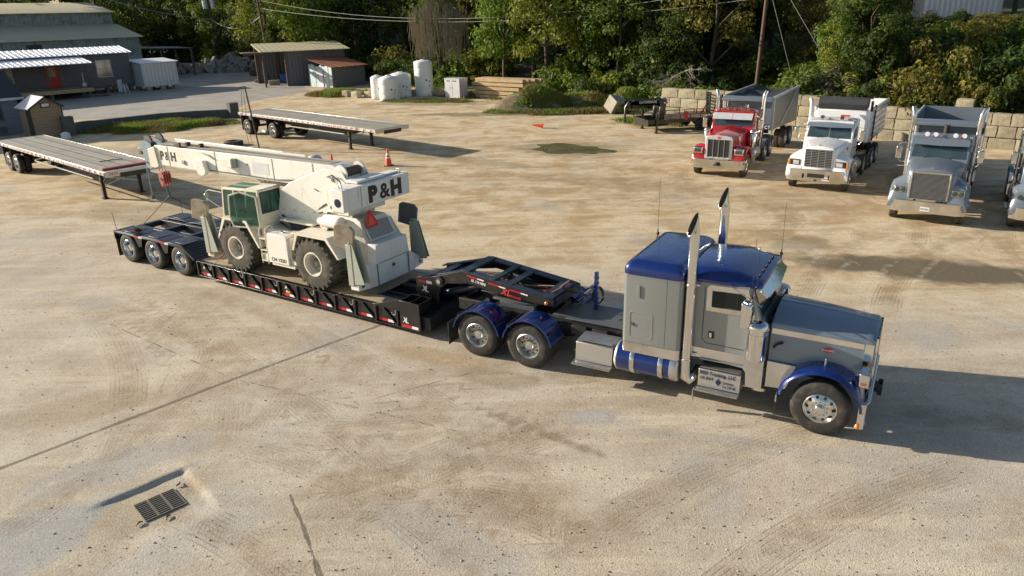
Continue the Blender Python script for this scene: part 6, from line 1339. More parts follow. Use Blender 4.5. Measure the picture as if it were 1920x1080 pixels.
# ---------------------------------------------------------------- black gooseneck equipment trailer
def gooseneck():
    t = thing('gooseneck_trailer', 'black gooseneck equipment trailer in front of the block wall', 'trailer', (12.3,48.7,0), R(180+14))
    # +x is towards the coupler; near side is +y
    b = MB(); b.box(-1.15,2.6,-1.05,1.05,.74,.80); obj('deck', b, M['darktimber'], t)
    b = MB()
    for s in (-1,1): b.box(-1.15,3.9,min(s*1.05,s*1.13),max(s*1.05,s*1.13),.58,.82); b.box(-1.15,2.6,min(s*1.06,s*1.11),max(s*1.06,s*1.11),1.02,1.06)
    for s in (-1,1):
        for k in range(6): x = -1.05+k*.69; b.box(x-.02,x+.02,min(s*1.06,s*1.10),max(s*1.06,s*1.10),.82,1.02)
    for k in range(5): x = -1.0+k*.85; b.box(x-.04,x+.04,-1.05,1.05,.60,.74)
    for y in (-.5,.5): b.box(2.2,3.9,y-.05,y+.05,.45,.82)
    b.box(3.84,3.92,-1.1,1.1,.45,.82)
    for k in range(6): y = -1.0+k*.4; b.box(3.84,3.9,y-.02,y+.02,.45,.8)
    b.box(2.5,3.9,-1.1,1.1,.42,.46)
    obj('frame', b, M['black'], t)
    b = MB()
    for y in (-.45,.45): b.ext([(2.55,.8),(2.95,.8),(2.78,1.5),(3.0,1.88),(4.6,1.96),(4.9,1.86),(4.92,1.74),(3.3,1.70),(2.55,2.08),(2.4,2.0)],'y',y-.07,y+.07)
    b.box(2.5,4.6,-.45,.45,1.90,1.99); b.tube([(4.75,0,1.9),(5.0,0,1.55),(5.02,0,.75)],[.09,.08,.06],10); b.box(4.94,5.1,-.09,.09,.62,.8)
    b.beam((4.7,.42,1.86),(4.0,.9,.8),.06); b.beam((4.7,-.42,1.86),(4.0,-.9,.8),.06)
    gn = obj('gooseneck', b, M['black'], t, bev=.01)
    text('lettering','GATORMADE', .20, M['txtwhite'], gn, (4.3,.524,1.80), LEFTS, .002, .002, .95)
    b = MB(); b.box(2.35,2.5,.53,.54,1.72,1.82); b.mat(1); b.box(2.5,2.62,.53,.54,1.72,1.82); obj('reflector_tape', b, [M['redtape'],M['whitetape']], gn)
    for y in (-1.0,1.18): b = MB(); b.box(3.3,3.42,y-.06,y+.06,.05,1.25); b.box(3.24,3.48,y-.12,y+.12,0,.05); obj('jack', b, M['black'], t)
    for s in (-1,1):
        for x in (-.65,.25): wheel(t, x, s*1.22, .40, 'steer', s, M['rubber'], M['blackm'])
        b = MB(); b.box(-1.3,.8,min(s*1.14,s*1.42),max(s*1.14,s*1.42),.84,.87); obj('mudguard', b, M['black'], t)
    for y in (.75,-.75):
        b = MB()
        for q in (-.22,.22): b.box(-1.23,-1.15,y+q-.04,y+q+.04,.70,2.15)
        for k in range(7): b.box(-1.23,-1.15,y-.2,y+.2,.8+.2*k,.86+.2*k)
        b.beam((-1.15,y,1.5),(-.7,y,.8),.05); obj('ramp', b, M['black'], t)
    b = MB(); b.cyl((1.35,1.16,.72),(1.35,1.16,1.18),.10,14); b.sphere((1.35,1.16,1.2),.09,10); fe = obj('fire_extinguisher', b, M['redtape'], t)
gooseneck()
# ---------------------------------------------------------------- block wall: every block is a thing
random.seed(11)
def block_mesh(L, Wd, H, seed):
    b = MB(); rnd = random.Random(seed); n = 6
    bm = bmesh.new(); bmesh.ops.create_cube(bm, size=1); bmesh.ops.subdivide_edges(bm, edges=bm.edges, cuts=5, use_grid_fill=True)
    for v in bm.verts:
        p = v.co.copy(); q = Vector((p.x*L, p.y*Wd, p.z*H)); e = sum(1 for c in (p.x,p.y,p.z) if abs(c) > .49)
        d = mnoise.noise(q*2.3+Vector((seed*7,0,0)))*.035 + mnoise.noise(q*7+Vector((seed*3,1,0)))*.014
        q += p.normalized()*d; 
        if e >= 2: q -= p.normalized()*(.010+.022*rnd.random())
        v.co = q
    me = bpy.data.meshes.new('block'); bm.to_mesh(me); bm.free(); me.shade_smooth(); me.set_sharp_from_angle(angle=R(50)); return me
bmats = [pm('limestone_block_%d' % i, c, .9, 0, .25, 1.2, dirt=.55, dirtcol=(.17,.14,.09), bump=.03, bscale=18, dscale=1.6) for i, c in enumerate([(.38,.325,.225),(.31,.27,.19),(.43,.375,.27)])]
bmats.append(pm('rusty_stained_block', (.38,.20,.12), .9, 0, .2, 2, bump=.02, bscale=14))
protos = []
for i in range(6):
    for L in (1.25,.85):
        me = block_mesh(L-.02, .62, .60, i+L); me.materials.append(bmats[i % 3]); protos.append((L, me))
def put_block(s, t, z, L, label, group='stacked concrete blocks of the yard wall', m=None, rz=0, px=None):
    cand = [p for p in protos if abs(p[0]-L) < .01]; me = random.choice(cand)[1]
    if m: me = me.copy(); me.materials.clear(); me.materials.append(m)
    o = bpy.data.objects.new('concrete_block', me); C.objects.link(o)
    p = px or (WP0+WD*(s+L/2)+WN*(t+.31))
    o.location = (p[0], p[1], z+.30); o.rotation_euler = (0,0,math.atan2(WD.y,WD.x)+random.uniform(-.012,.012)+rz)
    return tag(o, label, 'block', group)
LB = 'cream block in the stacked yard wall behind the parked trucks'
for r in range(4):
    s = [-2.6,-1.65,-1.6,-1.0][r]
    while s < 9.5: L = random.choice((1.25,1.25,1.25,.85)); put_block(s, 0, -.26+.62*r, L, LB, m=bmats[3] if (r == 1 and 1.4 < s < 2.4) else None); s += L+.01
for r in range(3):
    s = 9.9+.4*(r%2)
    while s < 26: L = random.choice((1.25,1.25,.85)); put_block(s, 0, -.02+.62*r, L, LB); s += L+.01
put_block(16.95, .15, 1.85, .85, 'single cream block on top of the wall above the silver truck', 'blocks on the wall')
# ---------------------------------------------------------------- buildings (all on the yard's grid: u along WN, v along WD)
GRZ = math.atan2(WN.y, WN.x)       # local +x = WN (to the right along fronts), local -y = WD (fronts face -y)
def rib_roof(name, b, m, parent): return obj(name, b, m, parent)
def building_office():
    t = thing('site_office', 'slate grey office cabin with white ribbed roof, wooden porch and red door', 'building', (-41.5,85,0), GRZ)
    L = 22; b = MB(); b.box(-L,0,0,5.5,.75,4.05); b.ext([(0,4.05),(5.5,4.05),(5.5,4.15),(2.7,4.6),(0,4.15)],'x',-L,0); wl = obj('wall', b, M['gwall_s'], t)
    b = MB(); b.add([(-L,-.35,4.10),(.3,-.35,4.10),(.3,2.75,4.72),(-L,2.75,4.72),(.3,5.8,4.10),(-L,5.8,4.10),(-L,-.35,4.06),(.3,-.35,4.06),(.3,2.75,4.68),(-L,2.75,4.68),(.3,5.8,4.06),(-L,5.8,4.06)],[(0,1,2,3),(3,2,4,5),(7,6,9,8),(8,9,11,10),(0,6,7,1),(1,7,8,2),(2,8,10,4),(5,4,10,11)])
    for k in range(45): x = -L+.25+k*.5; b.box(x-.03,x+.03,-.36,-.30,4.06,4.14); b.beam((x,-.33,4.13),(x,2.75,4.74),.07,.05)
    obj('roof', b, M['wroof'], t)
    b = MB()
    for k in range(9): b.box(-2.5*k-.4,-2.5*k-.0,.2,.6,0,.75); b.box(-2.5*k-.4,-2.5*k-.0,4.8,5.2,0,.75)
    b.box(-L,0,.1,.2,.55,.75); obj('pier', b, M['darkconc'], t)
    def window(x0,x1,z0,z1):
        b = MB()
        for a in ((x0-.08,x1+.08,z1,z1+.09),(x0-.08,x1+.08,z0-.09,z0),(x0-.08,x0,z0,z1),(x1,x1+.08,z0,z1)): b.box(a[0],a[1],-.05,.01,a[2],a[3])
        b.box(x0,x1,-.035,.01,(z0+z1)/2-.03,(z0+z1)/2+.03)
        w_ = obj('window', b, M['trim'], wl); b = MB(); b.box(x0,x1,-.02,.012,z0,z1); obj('pane', b, M['glassb'], w_)
    window(-3.5,-2.1,1.75,3.35); window(-13.3,-11.6,1.75,3.35); window(-18.6,-17.0,1.75,3.35)
    b = MB(); b.box(-8.6,-7.3,-.05,.01,.95,3.25); dr_ = obj('door', b, M['dooor'], wl); b = MB(); b.box(-8.25,-7.65,-.06,-.05,2.1,3.05)
    for k in range(4): b.box(-8.25+.15*k+.06,-8.22+.15*k+.06,-.065,-.06,2.1,2.7)
    obj('pane', b, M['glassb'], dr_); b = MB(); b.box(-7.30,-6.9,-.10,.01,.95,3.3); obj('shutter', b, M['gwall'], wl)
    # porch: floor, posts, rails, own ribbed roof
    P = thing('porch', 'wooden porch deck with rails along the grey office front', 'porch', (-41.5,85,0), GRZ)
    b = MB(); b.box(-L,-5.6,-3.4,-.12,.80,.95); b.box(-L,-5.6,-3.5,-3.4,.62,.97); b.box(-5.6,-5.5,-3.5,-.12,.62,.97); obj('floor', b, M['timber'], P)
    b = MB()
    for k in range(5): x = -5.8-3.6*k; b.box(x-.15,x+.15,-3.2,-2.9,0,.8)
    obj('pier', b, M['darkconc'], P)
    b = MB()
    for k in range(5): x = -5.8-3.6*k; b.box(x-.05,x+.05,-3.4,-3.3,.95,3.35)
    for z in (1.35,1.85): b.box(-L,-9.4,-3.38,-3.33,z,z+.05)
    b.beam((-5.6,-3.3,1.9),(-3.4,-3.3,.9),.05); b.beam((-5.6,-3.3,1.5),(-3.4,-3.3,.5),.05); b.beam((-5.6,-2.2,1.9),(-3.4,-2.2,.9),.05); b.box(-3.45,-3.38,-3.33,-3.27,.0,1.0); b.box(-5.65,-5.58,-3.33,-3.27,.95,1.95)
    obj('railing', b, M['darktimber'], P)
    b = MB()
    for k in range(5): b.box(-5.5+.32*k,-5.15+.32*k,-3.2,-2.2,.72-.17*k,.76-.17*k)
    obj('stairs', b, M['darktimber'], P)
    b = MB(); b.add([(-L,-3.7,3.42),(-5.2,-3.7,3.42),(-5.2,-.3,3.92),(-L,-.3,3.92),(-L,-3.7,3.38),(-5.2,-3.7,3.38),(-5.2,-.3,3.88),(-L,-.3,3.88)],[(0,1,2,3),(7,6,5,4),(0,4,5,1),(1,5,6,2),(2,6,7,3),(3,7,4,0)])
    for k in range(34): x = -L+.25+k*.5; b.beam((x,-3.7,3.45),(x,-.3,3.95),.07,.05)
    obj('roof', b, M['wroof'], P)
building_office()
b = MB(); b.ext([(-.45,.0),(.45,.0),(.45,.9),(.30,.95),(.28,.45),(-.28,.45),(-.30,.95),(-.45,.9)],'x',-.4,.4); b.box(.25,.42,-.42,.42,.3,1.25)
single('armchair', b, M['interior'], 'dark upholstered armchair on the office porch', 'chair', (-48.7,79.6,.95), GRZ, bev=.06)
b = MB(); b.box(0,3.0,-.4,.4,.55,.62); b.box(.1,2.9,-.35,.35,0,.55)
single('white_bench', b, M['galvlight'], 'long white low box against the office wall on the porch', 'box', (-53.0,74.3,.95), GRZ)
b = MB(); b.sphere((0,0,.28),.26,14); b.cyl((0,0,.5),(.0,0,1.5),.04,8)
single('porch_lamp_post', b, M['galvlight'], 'white post on a round base at the porch corner', 'post', (-43.6,78.9,.95), 0)
def warehouse():
    t = thing('warehouse', 'large two-tier metal warehouse with faded green walls behind the office', 'building', (-47,100,0), GRZ)
    L = 60; D = 7
    b = MB(); b.box(-L,0,.0,.2,3.1,5.4); b.box(-L,0,D,D+.2,0,8.45); wl = obj('wall', b, M['greenwall_r'], t)
    b = MB(); b.box(-L,0,0,.19,0,3.1); b.box(-.2,0,.2,D,0,5.4); b.ext([(.2,5.4),(D,5.4),(D,6.9)],'x',-.2,0); b.ext([(D+.2,0),(D+16,0),(D+16,8.4),(D+8,9.7),(D+.2,8.4)],'x',-.2,-.001); obj('wall', b, M['greywall_r'], t)
    b = MB(); b.add([(-L,-.4,5.38),(.4,-.4,5.38),(.4,D,6.92),(-L,D,6.92),(-L,-.4,5.30),(.4,-.4,5.30),(.4,D,6.84),(-L,D,6.84)],[(0,1,2,3),(7,6,5,4),(0,4,5,1),(1,5,6,2),(2,6,7,3),(3,7,4,0)]); obj('roof', b, M['ochreroof_r'], t)
    b = MB(); b.add([(-L,D-.4,8.42),(.4,D-.4,8.42),(.4,D+8,9.75),(-L,D+8,9.75),(.4,D+16.4,8.4),(-L,D+16.4,8.4),(-L,D-.4,8.34),(.4,D-.4,8.34),(.4,D+8,9.67),(-L,D+8,9.67),(.4,D+16.4,8.32),(-L,D+16.4,8.32)],[(0,1,2,3),(3,2,4,5),(7,6,9,8),(8,9,11,10),(0,6,7,1),(1,7,8,2),(2,8,10,4),(5,4,10,11)]); obj('roof', b, M['ochreroof_r'], t)
    b = MB(); b.box(-13,-11.4,-.05,.0,4.2,4.9); obj('vent', b, M['blackm'], wl)
    b = MB(); b.add([(.3,1,3.9),(7.5,1,3.6),(7.5,6,3.7),(.3,6,4.0),(.3,1,3.8),(7.5,1,3.5),(7.5,6,3.6),(.3,6,3.9)],[(0,1,2,3),(7,6,5,4),(0,4,5,1),(1,5,6,2),(2,6,7,3),(3,7,4,0)])
    for x,y in ((3,1.2),(7.2,1.2),(7.2,5.8)): b.box(x-.1,x+.1,y-.1,y+.1,0,3.6)
    obj('lean_to', b, M['dgrey'], t)
warehouse()
def mk_shed_metal():
    t = thing('metal_shed', 'white ribbed metal storage shed on concrete blocks beside the office', 'shed', (-39.8,83.9,0), GRZ)
    b = MB(); b.box(0,3.9,0,3.2,.42,2.95); wl = obj('wall', b, M['galvlight'], t)
    b = MB()
    for k in range(10): x = .15+k*.4; b.box(x-.02,x+.02,-.03,0,.42,2.95)
    for k in range(8): y = .2+k*.4; b.box(-.03,0,y-.02,y+.02,.42,2.95)
    obj('wall_rib', b, M['galv'], wl)
    b = MB(); b.add([(-.2,-.25,2.98),(4.1,-.25,2.98),(4.1,3.4,3.25),(-.2,3.4,3.25),(-.2,-.25,2.92),(4.1,-.25,2.92),(4.1,3.4,3.19),(-.2,3.4,3.19)],[(0,1,2,3),(7,6,5,4),(0,4,5,1),(1,5,6,2),(2,6,7,3),(3,7,4,0)]); obj('roof', b, M['wroof'], t)
    b = MB()
    for x in (.3,1.8,3.3): b.box(x,x+.5,.05,.5,0,.42); b.box(x,x+.5,2.6,3.1,0,.42)
    obj('pier', b, M['concrete'], t)
    b = MB(); b.box(-.05,-.03,1.2,1.8,1.9,2.3); obj('window', b, M['trim'], wl)
mk_shed_metal()
b = MB()
for q in (-.22,.22): b.beam((q,0,0),(q*.6,.35,1.0),.05); b.beam((q,.7,0),(q*.6,.35,1.0),.05)
for k in range(3): b.box(-.2,.2,.08+.1*k,.2+.1*k,.25+.25*k,.28+.25*k)
single('step_ladder', b, M['alu'], 'small aluminium step ladder beside the white metal shed', 'ladder', (-41.0,82.3,0), GRZ)
b = MB(); b.box(0,.7,0,.04,0,1.3)
single('leaning_panel', b, M['galvlight'], 'pale panel leaning under the right end of the office', 'panel', (-42.6,83.6,0), GRZ+.2)
def mk_house():
    t = thing('small_house', 'pale blue clapboard building with dark shingle roof at the left edge', 'building', (-34.7,53.7,0), GRZ)
    L = 9; b = MB(); b.box(-L,0,0,5,0,2.55); b.ext([(0,2.55),(5,2.55),(2.5,4.1)],'x',-L,-.02); wl = obj('wall', b, M['bluesid_s'], t)
    b = MB(); b.add([(-L,-.4,2.52),(.35,-.4,2.52),(.35,2.5,4.25),(-L,2.5,4.25),(.35,5.4,2.52),(-L,5.4,2.52),(-L,-.4,2.42),(.35,-.4,2.42),(.35,2.5,4.15),(-L,2.5,4.15),(.35,5.4,2.42),(-L,5.4,2.42)],[(0,1,2,3),(3,2,4,5),(7,6,9,8),(8,9,11,10),(0,6,7,1),(1,7,8,2),(2,8,10,4),(5,4,10,11)]); obj('roof', b, M['shingle'], t)
    b = MB(); b.box(-L,.38,-.46,-.40,2.38,2.54); obj('fascia', b, M['galvlight'], t)
    b = MB()
    for a in ((-2.5,-1.0,2.1,2.2),(-2.5,-1.0,1.0,1.1),(-2.5,-2.4,1.1,2.1),(-1.1,-1.0,1.1,2.1)): b.box(a[0],a[1],-.05,0,a[2],a[3])
    w_ = obj('window', b, M['gwall'], wl); b = MB(); b.box(-2.4,-1.1,-.02,.01,1.1,2.1); obj('pane', b, M['glassb'], w_)
    b = MB(); b.box(-1.7,-1.1,-.25,0,.2,.6); obj('air_conditioner', b, M['dgrey'], wl)
mk_house()
def mk_tan():
    t = thing('garden_shed', 'small tan gable-roofed shed between the blue house and the retaining wall', 'shed', (-30.75,52.15,0), GRZ)
    b = MB(); b.box(-1.95,0,0,2.4,0,2.05); b.ext([(-1.95,2.05),(0,2.05),(-.975,2.65)],'y',0,2.4); wl = obj('wall', b, M['tansid_s'], t)
    b = MB(); b.add([(-2.15,-.12,1.98),(-.975,-.12,2.72),(.2,-.12,1.98),(-2.15,2.5,1.98),(-.975,2.5,2.72),(.2,2.5,1.98),(-2.15,-.12,1.92),(-.975,-.12,2.66),(.2,-.12,1.92),(-2.15,2.5,1.92),(-.975,2.5,2.66),(.2,2.5,1.92)],[(0,1,4,3),(1,2,5,4),(6,9,10,7),(7,10,11,8),(0,6,7,1),(1,7,8,2),(3,4,10,9),(4,5,11,10),(0,3,9,6),(2,8,11,5)]); obj('roof', b, M['galvlight'], t)
    b = MB(); b.beam((-2.1,-.14,1.96),(-.975,-.14,2.68),.05,.10); b.beam((-.975,-.14,2.68),(.15,-.14,1.96),.05,.10); b.box(-.06,.01,-.03,0,0,2.0); b.box(-1.951,-2.24,-.03,0,0,2.0); obj('trim', b, M['shingle'], t)
    b = MB(); b.box(-1.28,-.68,-.05,0,2.02,2.32); w_ = obj('window', b, M['shingle'], wl); b = MB(); b.box(-1.21,-.75,-.06,-.05,2.07,2.27); obj('pane', b, M['galvlight'], w_)
mk_tan()
def mk_midshed():
    t = thing('tin_shed', 'open-sided shed with pale tin roof and dark blue-grey wall below the woods', 'shed', (-18.5,88.6,0), R(25))
    b = MB(); b.box(-6.6,0,0,.12,0,3.75); b.box(-.12,0,.12,6,0,3.9); b.box(-9.0,0,5.9,6,0,4.2); obj('wall', b, M['slateshed'], t)
    b = MB(); b.add([(-9.4,-.6,3.80),(.5,-.6,3.80),(.5,6.3,4.45),(-9.4,6.3,4.45),(-9.4,-.6,3.72),(.5,-.6,3.72),(.5,6.3,4.37),(-9.4,6.3,4.37)],[(0,1,2,3),(7,6,5,4),(0,4,5,1),(1,5,6,2),(2,6,7,3),(3,7,4,0)]); obj('roof', b, M['ochreroof_r'], t)
    b = MB()
    for x in (-9.1,-6.7): b.box(x-.1,x+.1,-.1,.1,0,3.75); b.box(x-.1,x+.1,5.7,5.9,0,4.3)
    b.beam((-11.0,0,3.55),(-9.3,0,3.6),.15); b.beam((-11.0,1.6,3.6),(-9.3,1.6,3.7),.15); b.box(-11.2,-9.42,-.2,2.5,3.66,3.71)
    obj('post', b, M['darktimber'], t)
mk_midshed()
def mk_rustshed():
    t = thing('rusty_shed', 'small lean-to shed with rusted roof and buckled galvanised front', 'shed', (-18.7,82.2,0), GRZ)
    b = MB(); b.box(0,4.4,0,.1,0,2.1); b.ext([(.1,0),(4.2,0),(4.2,2.9),(.1,2.15)],'x',4.3,4.4); obj('wall', b, M['slateshed'], t)
    b = MB(); random.seed(3)
    for k in range(7): y0 = .05+k*.6; b.ext([(y0,0),(y0+.62,0),(y0+.60,2.15+random.uniform(-.05,.25)),(y0,2.15+random.uniform(-.05,.3))],'x',-.06-.03*(k%2),0-.03*(k%2))
    wl = obj('front', b, M['galv'], t); b = MB(); b.box(-.14,-.09,1.6,2.4,.05,1.8); obj('door', b, M['galvlight'], wl)
    b = MB()
    for k in range(8):
        x0 = -.35+k*.62; dz_ = random.uniform(-.03,.03); b.add([(x0,-.35+random.uniform(-.1,.1),2.16+dz_),(x0+.64,-.35+random.uniform(-.1,.1),2.16-dz_),(x0+.64,4.4,3.0),(x0,4.4,3.0),(x0,-.3,2.12+dz_),(x0+.64,-.3,2.12-dz_),(x0+.64,4.4,2.96),(x0,4.4,2.96)],[(0,1,2,3),(7,6,5,4),(0,4,5,1),(1,5,6,2),(2,6,7,3),(3,7,4,0)])
    obj('roof', b, M['rust'], t)
mk_rustshed()
t = thing('shipping_container', 'white ribbed shed wall showing through bushes high on the right bank', 'container', (33.1,62.0,5.9), R(-12))
b = MB(); b.box(0,5.6,0,3,0,3.2); wl = obj('wall', b, M['galvlight'], t)
b = MB()
for k in range(14): b.box(.1+k*.38,.25+k*.38,-.06,0,.1,3.0)
obj('wall_rib', b, M['white'], wl); b = MB(); b.box(-.2,5.8,-.3,3.3,3.2,3.28); obj('roof', b, M['galvlight'], t)
# retaining wall, end posts
b = MB(); pts = [(-30.6,52.6),(-30.9,54.2),(-29.2,56.0),(-26.8,58.2),(-24.5,59.2),(-21.9,59.7)]
for p,q in zip(pts,pts[1:]):
    d = (Vector(q)-Vector(p)).normalized(); nn = Vector((-d.y,d.x))*.2; p2, q2 = Vector(p)-d*.02, Vector(q)+d*.02
    b.add([(*(p2-nn),-.1),(*(q2-nn),-.1),(*(q2+nn),-.1),(*(p2+nn),-.1),(*(p2-nn),.64),(*(q2-nn),.64),(*(q2+nn),.64),(*(p2+nn),.64)],[(0,1,2,3),(4,5,6,7),(0,1,5,4),(1,2,6,5),(2,3,7,6),(3,0,4,7)])
single('retaining_wall', b, M['darkconc'], 'low curved dark concrete wall between the road and the grass patch', 'wall')
wlt = bpy.data.objects['retaining_wall']; text('lettering', 'S N', .5, M['concrete'], wlt, (-29.3,55.55,.12), (math.pi/2,0,R(42)), .003, .004)
for nm, p, h, lab in (('a',(-30.5,52.0),1.3,'thick dark concrete post at the near end of the low curved wall'),('b',(-21.7,59.6),1.15,'dark square post at the far end of the low curved wall')):
    b = MB(); b.box(-.36,.36,-.3,.3,-.1,h); single('concrete_post', b, M['darkconc'], lab, 'post', (p[0],p[1],0), R(45), bev=.02)
# ---------------------------------------------------------------- tanks, timbers, cones, tyres and other loose things
def tank(label, x, y, r_, h, dome, seams=3):
    t = thing('plastic_tank', label, 'tank', (x,y,0), 0, 'white plastic tanks')
    b = MB(); pr = [(.001,.02),(r_*.96,.02),(r_,.06)]
    for k in range(seams): z = .06+(h-dome-.06)*(k+.5)/seams; pr += [(r_,z-.03),(r_*.993,z-.015),(r_*.993,z+.015),(r_,z+.03)]
    pr += [(r_,h-dome)]+[(r_*math.cos(a*math.pi/16), h-dome+dome*.9*math.sin(a*math.pi/16)) for a in range(1,7)]+[(r_*.28,h-dome*.08),(r_*.26,h),(.001,h+.01)]
    b.lathe(pr, (0,0,0), 'z', 40); obj('shell', b, M['poly'], t, smooth=50)
    b = MB()
    for (a,z,w_,hh) in ((-1.2,h*.45,.16,.14),(-.8,h*.42,.12,.12),(-.9,h*.30,.10,.10),(-1.0,.16,.18,.09)):
        cx, cy = r_*math.cos(a), r_*math.sin(a); b.cb((cx,cy,z),(.02,w_,hh),a)
    obj('fitting', b, M['dgrey'], t)
    return t
tank('tallest white plastic tank, cylindrical with flat dome', -7.85,72.2,.86,3.3,.22,3)
tank('squat wide white plastic tank left of the tallest one', -10.0,71.6,.98,2.3,.35,3)
tank('front white plastic tank standing forward of the squat wide one', -10.75,69.3,.90,2.2,.4,2)
tank('leftmost white plastic tank, half hidden by the front one', -12.0,70.6,.62,2.15,.3,2)
for i,(x,y,s,lab) in enumerate([(-15.4,73.0,1.0,'leftmost small pale block in the grass left of the white tanks'),(-14.3,71.9,1.1,'wider small pale block just left of the white tanks'),(-13.0,71.6,1.05,'small block half behind the leftmost white tank'),(-8.9,72.3,.9,'small block wedged between two white tanks'),(-6.4,71.5,1.05,'brown weathered block between tall tank and white cabinet')]):
    o = put_block(0,0,-.02,.85,lab,'small concrete blocks by the white tanks', px=(x,y)); o.scale = (s,1,1.1)
t = thing('generator_cabinet', 'white metal generator cabinet between the tall tank and timber stack', 'cabinet', (-5.7,69.6,.05), R(-36))
b = MB(); b.box(0,1.75,0,1.15,.0,1.68); bd = obj('body', b, M['galvlight'], t, bev=.02)
b = MB(); b.box(-.02,1.77,-.03,1.17,1.68,1.74); obj('roof', b, M['white'], t)
b = MB(); b.box(.25,.65,-.01,0,1.45,1.55); b.box(.95,1.4,-.01,0,1.45,1.55); b.box(.6,.66,-.015,0,.85,.95); b.box(.9,.96,-.015,0,.85,.95); b.box(.86,.88,-.005,0,.1,1.6); b.box(.1,.2,-.02,.0,0,.1); b.box(1.5,1.6,-.02,.0,0,.1); obj('vent', b, M['dgrey'], bd)
# timber stack
TS = Vector((-2.9,69.4)); TD = Vector((.80,-.60)); TN = Vector((.60,.80)); random.seed(8)
def timber(k, x0, L, row, z, lab):
    b = MB(); b.box(0,L,-.17,.17,0,.30)
    for i,v in enumerate(b.v): b.v[i] = (v[0]+random.uniform(-.02,.02), v[1]+random.uniform(-.01,.01), v[2]+random.uniform(-.01,.01))
    p = TS+TD*x0+TN*(.38*row)
    single('timber_beam', b, M['timber'], lab, 'timber', (p.x,p.y,z), math.atan2(TD.y,TD.x)+random.uniform(-.015,.015), 'squared timbers stacked by the woods', bev=.02)
NM = ['bottom','second','third','fourth','top']
for lv in range(5):
    for row in range(4):
        L = [4.8,4.5,5.0,5.7,5.3][lv]+(.0 if row == 0 else .40*row); x0 = [.1,-.1,.0,-.25,.1][lv]+random.uniform(-.05,.05)
        timber(0, x0, L, row, .02+.365*lv, ('front squared timber in the %s layer of the stack' % NM[lv]) if row == 0 else 'squared timber behind the front face of the stack')
for x0 in (.4,2.4,4.0):
    for lv in range(1,5):
        b = MB(); b.box(-.05,.05,0,1.45,0,.058); p = TS+TD*x0
        single('spacer_lath', b, M['darktimber'], 'thin dark spacer between timber layers', 'lath', (p.x,p.y,.02+.365*lv-.062), math.atan2(TD.y,TD.x), 'spacers in the timber stack')
# cones
def cone(label, x, y, h, fallen=None, bands=2):
    t = thing('traffic_cone', label, 'cone', (x,y,0), 0)
    b = MB(); b.lathe([(.18*h/.9,.03),(.035,h),(.02,h),(.001,h)],(0,0,0),'z',20); c_ = obj('body', b, M['orange'], t, smooth=50)
    b = MB(); 
    for z0,z1 in ((.60,.74),(.44,.52))[:bands]:
        r0 = .18*h/.9+(.035-.18*h/.9)*(z0*h-.03)/(h-.03)+.004; r1 = .18*h/.9+(.035-.18*h/.9)*(z1*h-.03)/(h-.03)+.004; b.lathe([(r0,z0*h),(r1,z1*h)],(0,0,0),'z',20,caps=False)
    if bands: obj('band', b, M['whitetape'], c_)
    b = MB(); b.box(-.21*h/.9,.21*h/.9,-.21*h/.9,.21*h/.9,0,.035); obj('base', b, M['blackm'] if bands else M['orange'], t, bev=.008)
    if fallen: t.rotation_euler = fallen; t.location.z = .17*h/.9
    return t
cone('tall orange cone with white bands standing near the crane counterweight', -6.3, 38.4, .92)
cone('short orange cone standing just behind the crane boom', -9.55, 39.7, .45, None, 0)
cone('orange cone lying on its side in the open yard near the puddle', 2.35, 50.1, .72, (R(-84),0,R(80)), 0)
cone('small orange marker in the far background beside the generator cabinet', -3.9, 68.3, .3, None, 0)
bpy.data.objects.remove(bpy.data.objects['traffic_cone.003'].children[0]) if False else None
# loose tyres
def loose_tyre(label, x, y, R_, w_, z=0, flat=True, rz=0, tilt=0):
    b = MB(); b.lathe([(R_*.55,.03),(R_*.62,0),(R_*.9,0),(R_,w_*.15),(R_,w_*.85),(R_*.9,w_),(R_*.62,w_),(R_*.55,w_-.03)],(0,0,0),'z',36,loop=True)
    for k in range(24):
        a = 2*math.pi*k/24; b.cb((R_*math.cos(a),R_*math.sin(a),w_*.5),(.05,.10*R_,w_*.7),Matrix.Rotation(a,4,'Z'))
    o = single('loose_tyre', b, M['rubberd'], label, 'tyre', (x,y,z), rz, 'discarded tyres')
    if not flat: o.rotation_euler = (R(90),tilt,rz); o.location.z = R_
    return o
loose_tyre('huge dark loader tyre lying on the roadside left of the sheds', -32.5,103.5,2.1,.9)
loose_tyre('second huge loader tyre stacked on the first, slightly tilted', -32.0,103.8,2.0,.8,.92).rotation_euler = (R(5),R(4),0)
loose_tyre('small tyre lying flat in front of the huge loader tyres', -29.6,92.0,.75,.3)
loose_tyre('upright tyre leaning by the ivy-covered pole', -27.9,91.2,.75,.35,0,False,R(35))
loose_tyre('tyre standing behind the upright tyre by the ivy-covered pole', -27.2,92.0,.78,.35,0,False,R(50))
loose_tyre('black tyre lying behind the crane boom', -17.1,46.2,.55,.28)
for k in range(4): loose_tyre('dark tyre stacked inside the open shed bay', -23.9+k*.75,87.3,.6,.3,0,False,R(70+10*k))
b = MB(); b.box(-.55,.55,-.4,.4,0,1.0); b.box(-.6,.6,-.45,.45,1.0,1.08); single('plastic_bin', b, M['binblue'], 'blue plastic bin beside the ivy-covered pole', 'bin', (-26.2,90.4,0), .3, bev=.03)
o = put_block(0,0,-.05,1.25,'concrete block on the road edge below the blue bin','loose blocks', px=(-26.7,87.6)); o.rotation_euler.z = .3
b = MB(); b.box(0,2.9,-.12,.12,0,.16); single('white_beam', b, M['galvlight'], 'short white beam lying on the ground under the far flatbed', 'beam', (-16.9,51.6,0), R(-50), bev=.01)
b = MB()
random.seed(2)
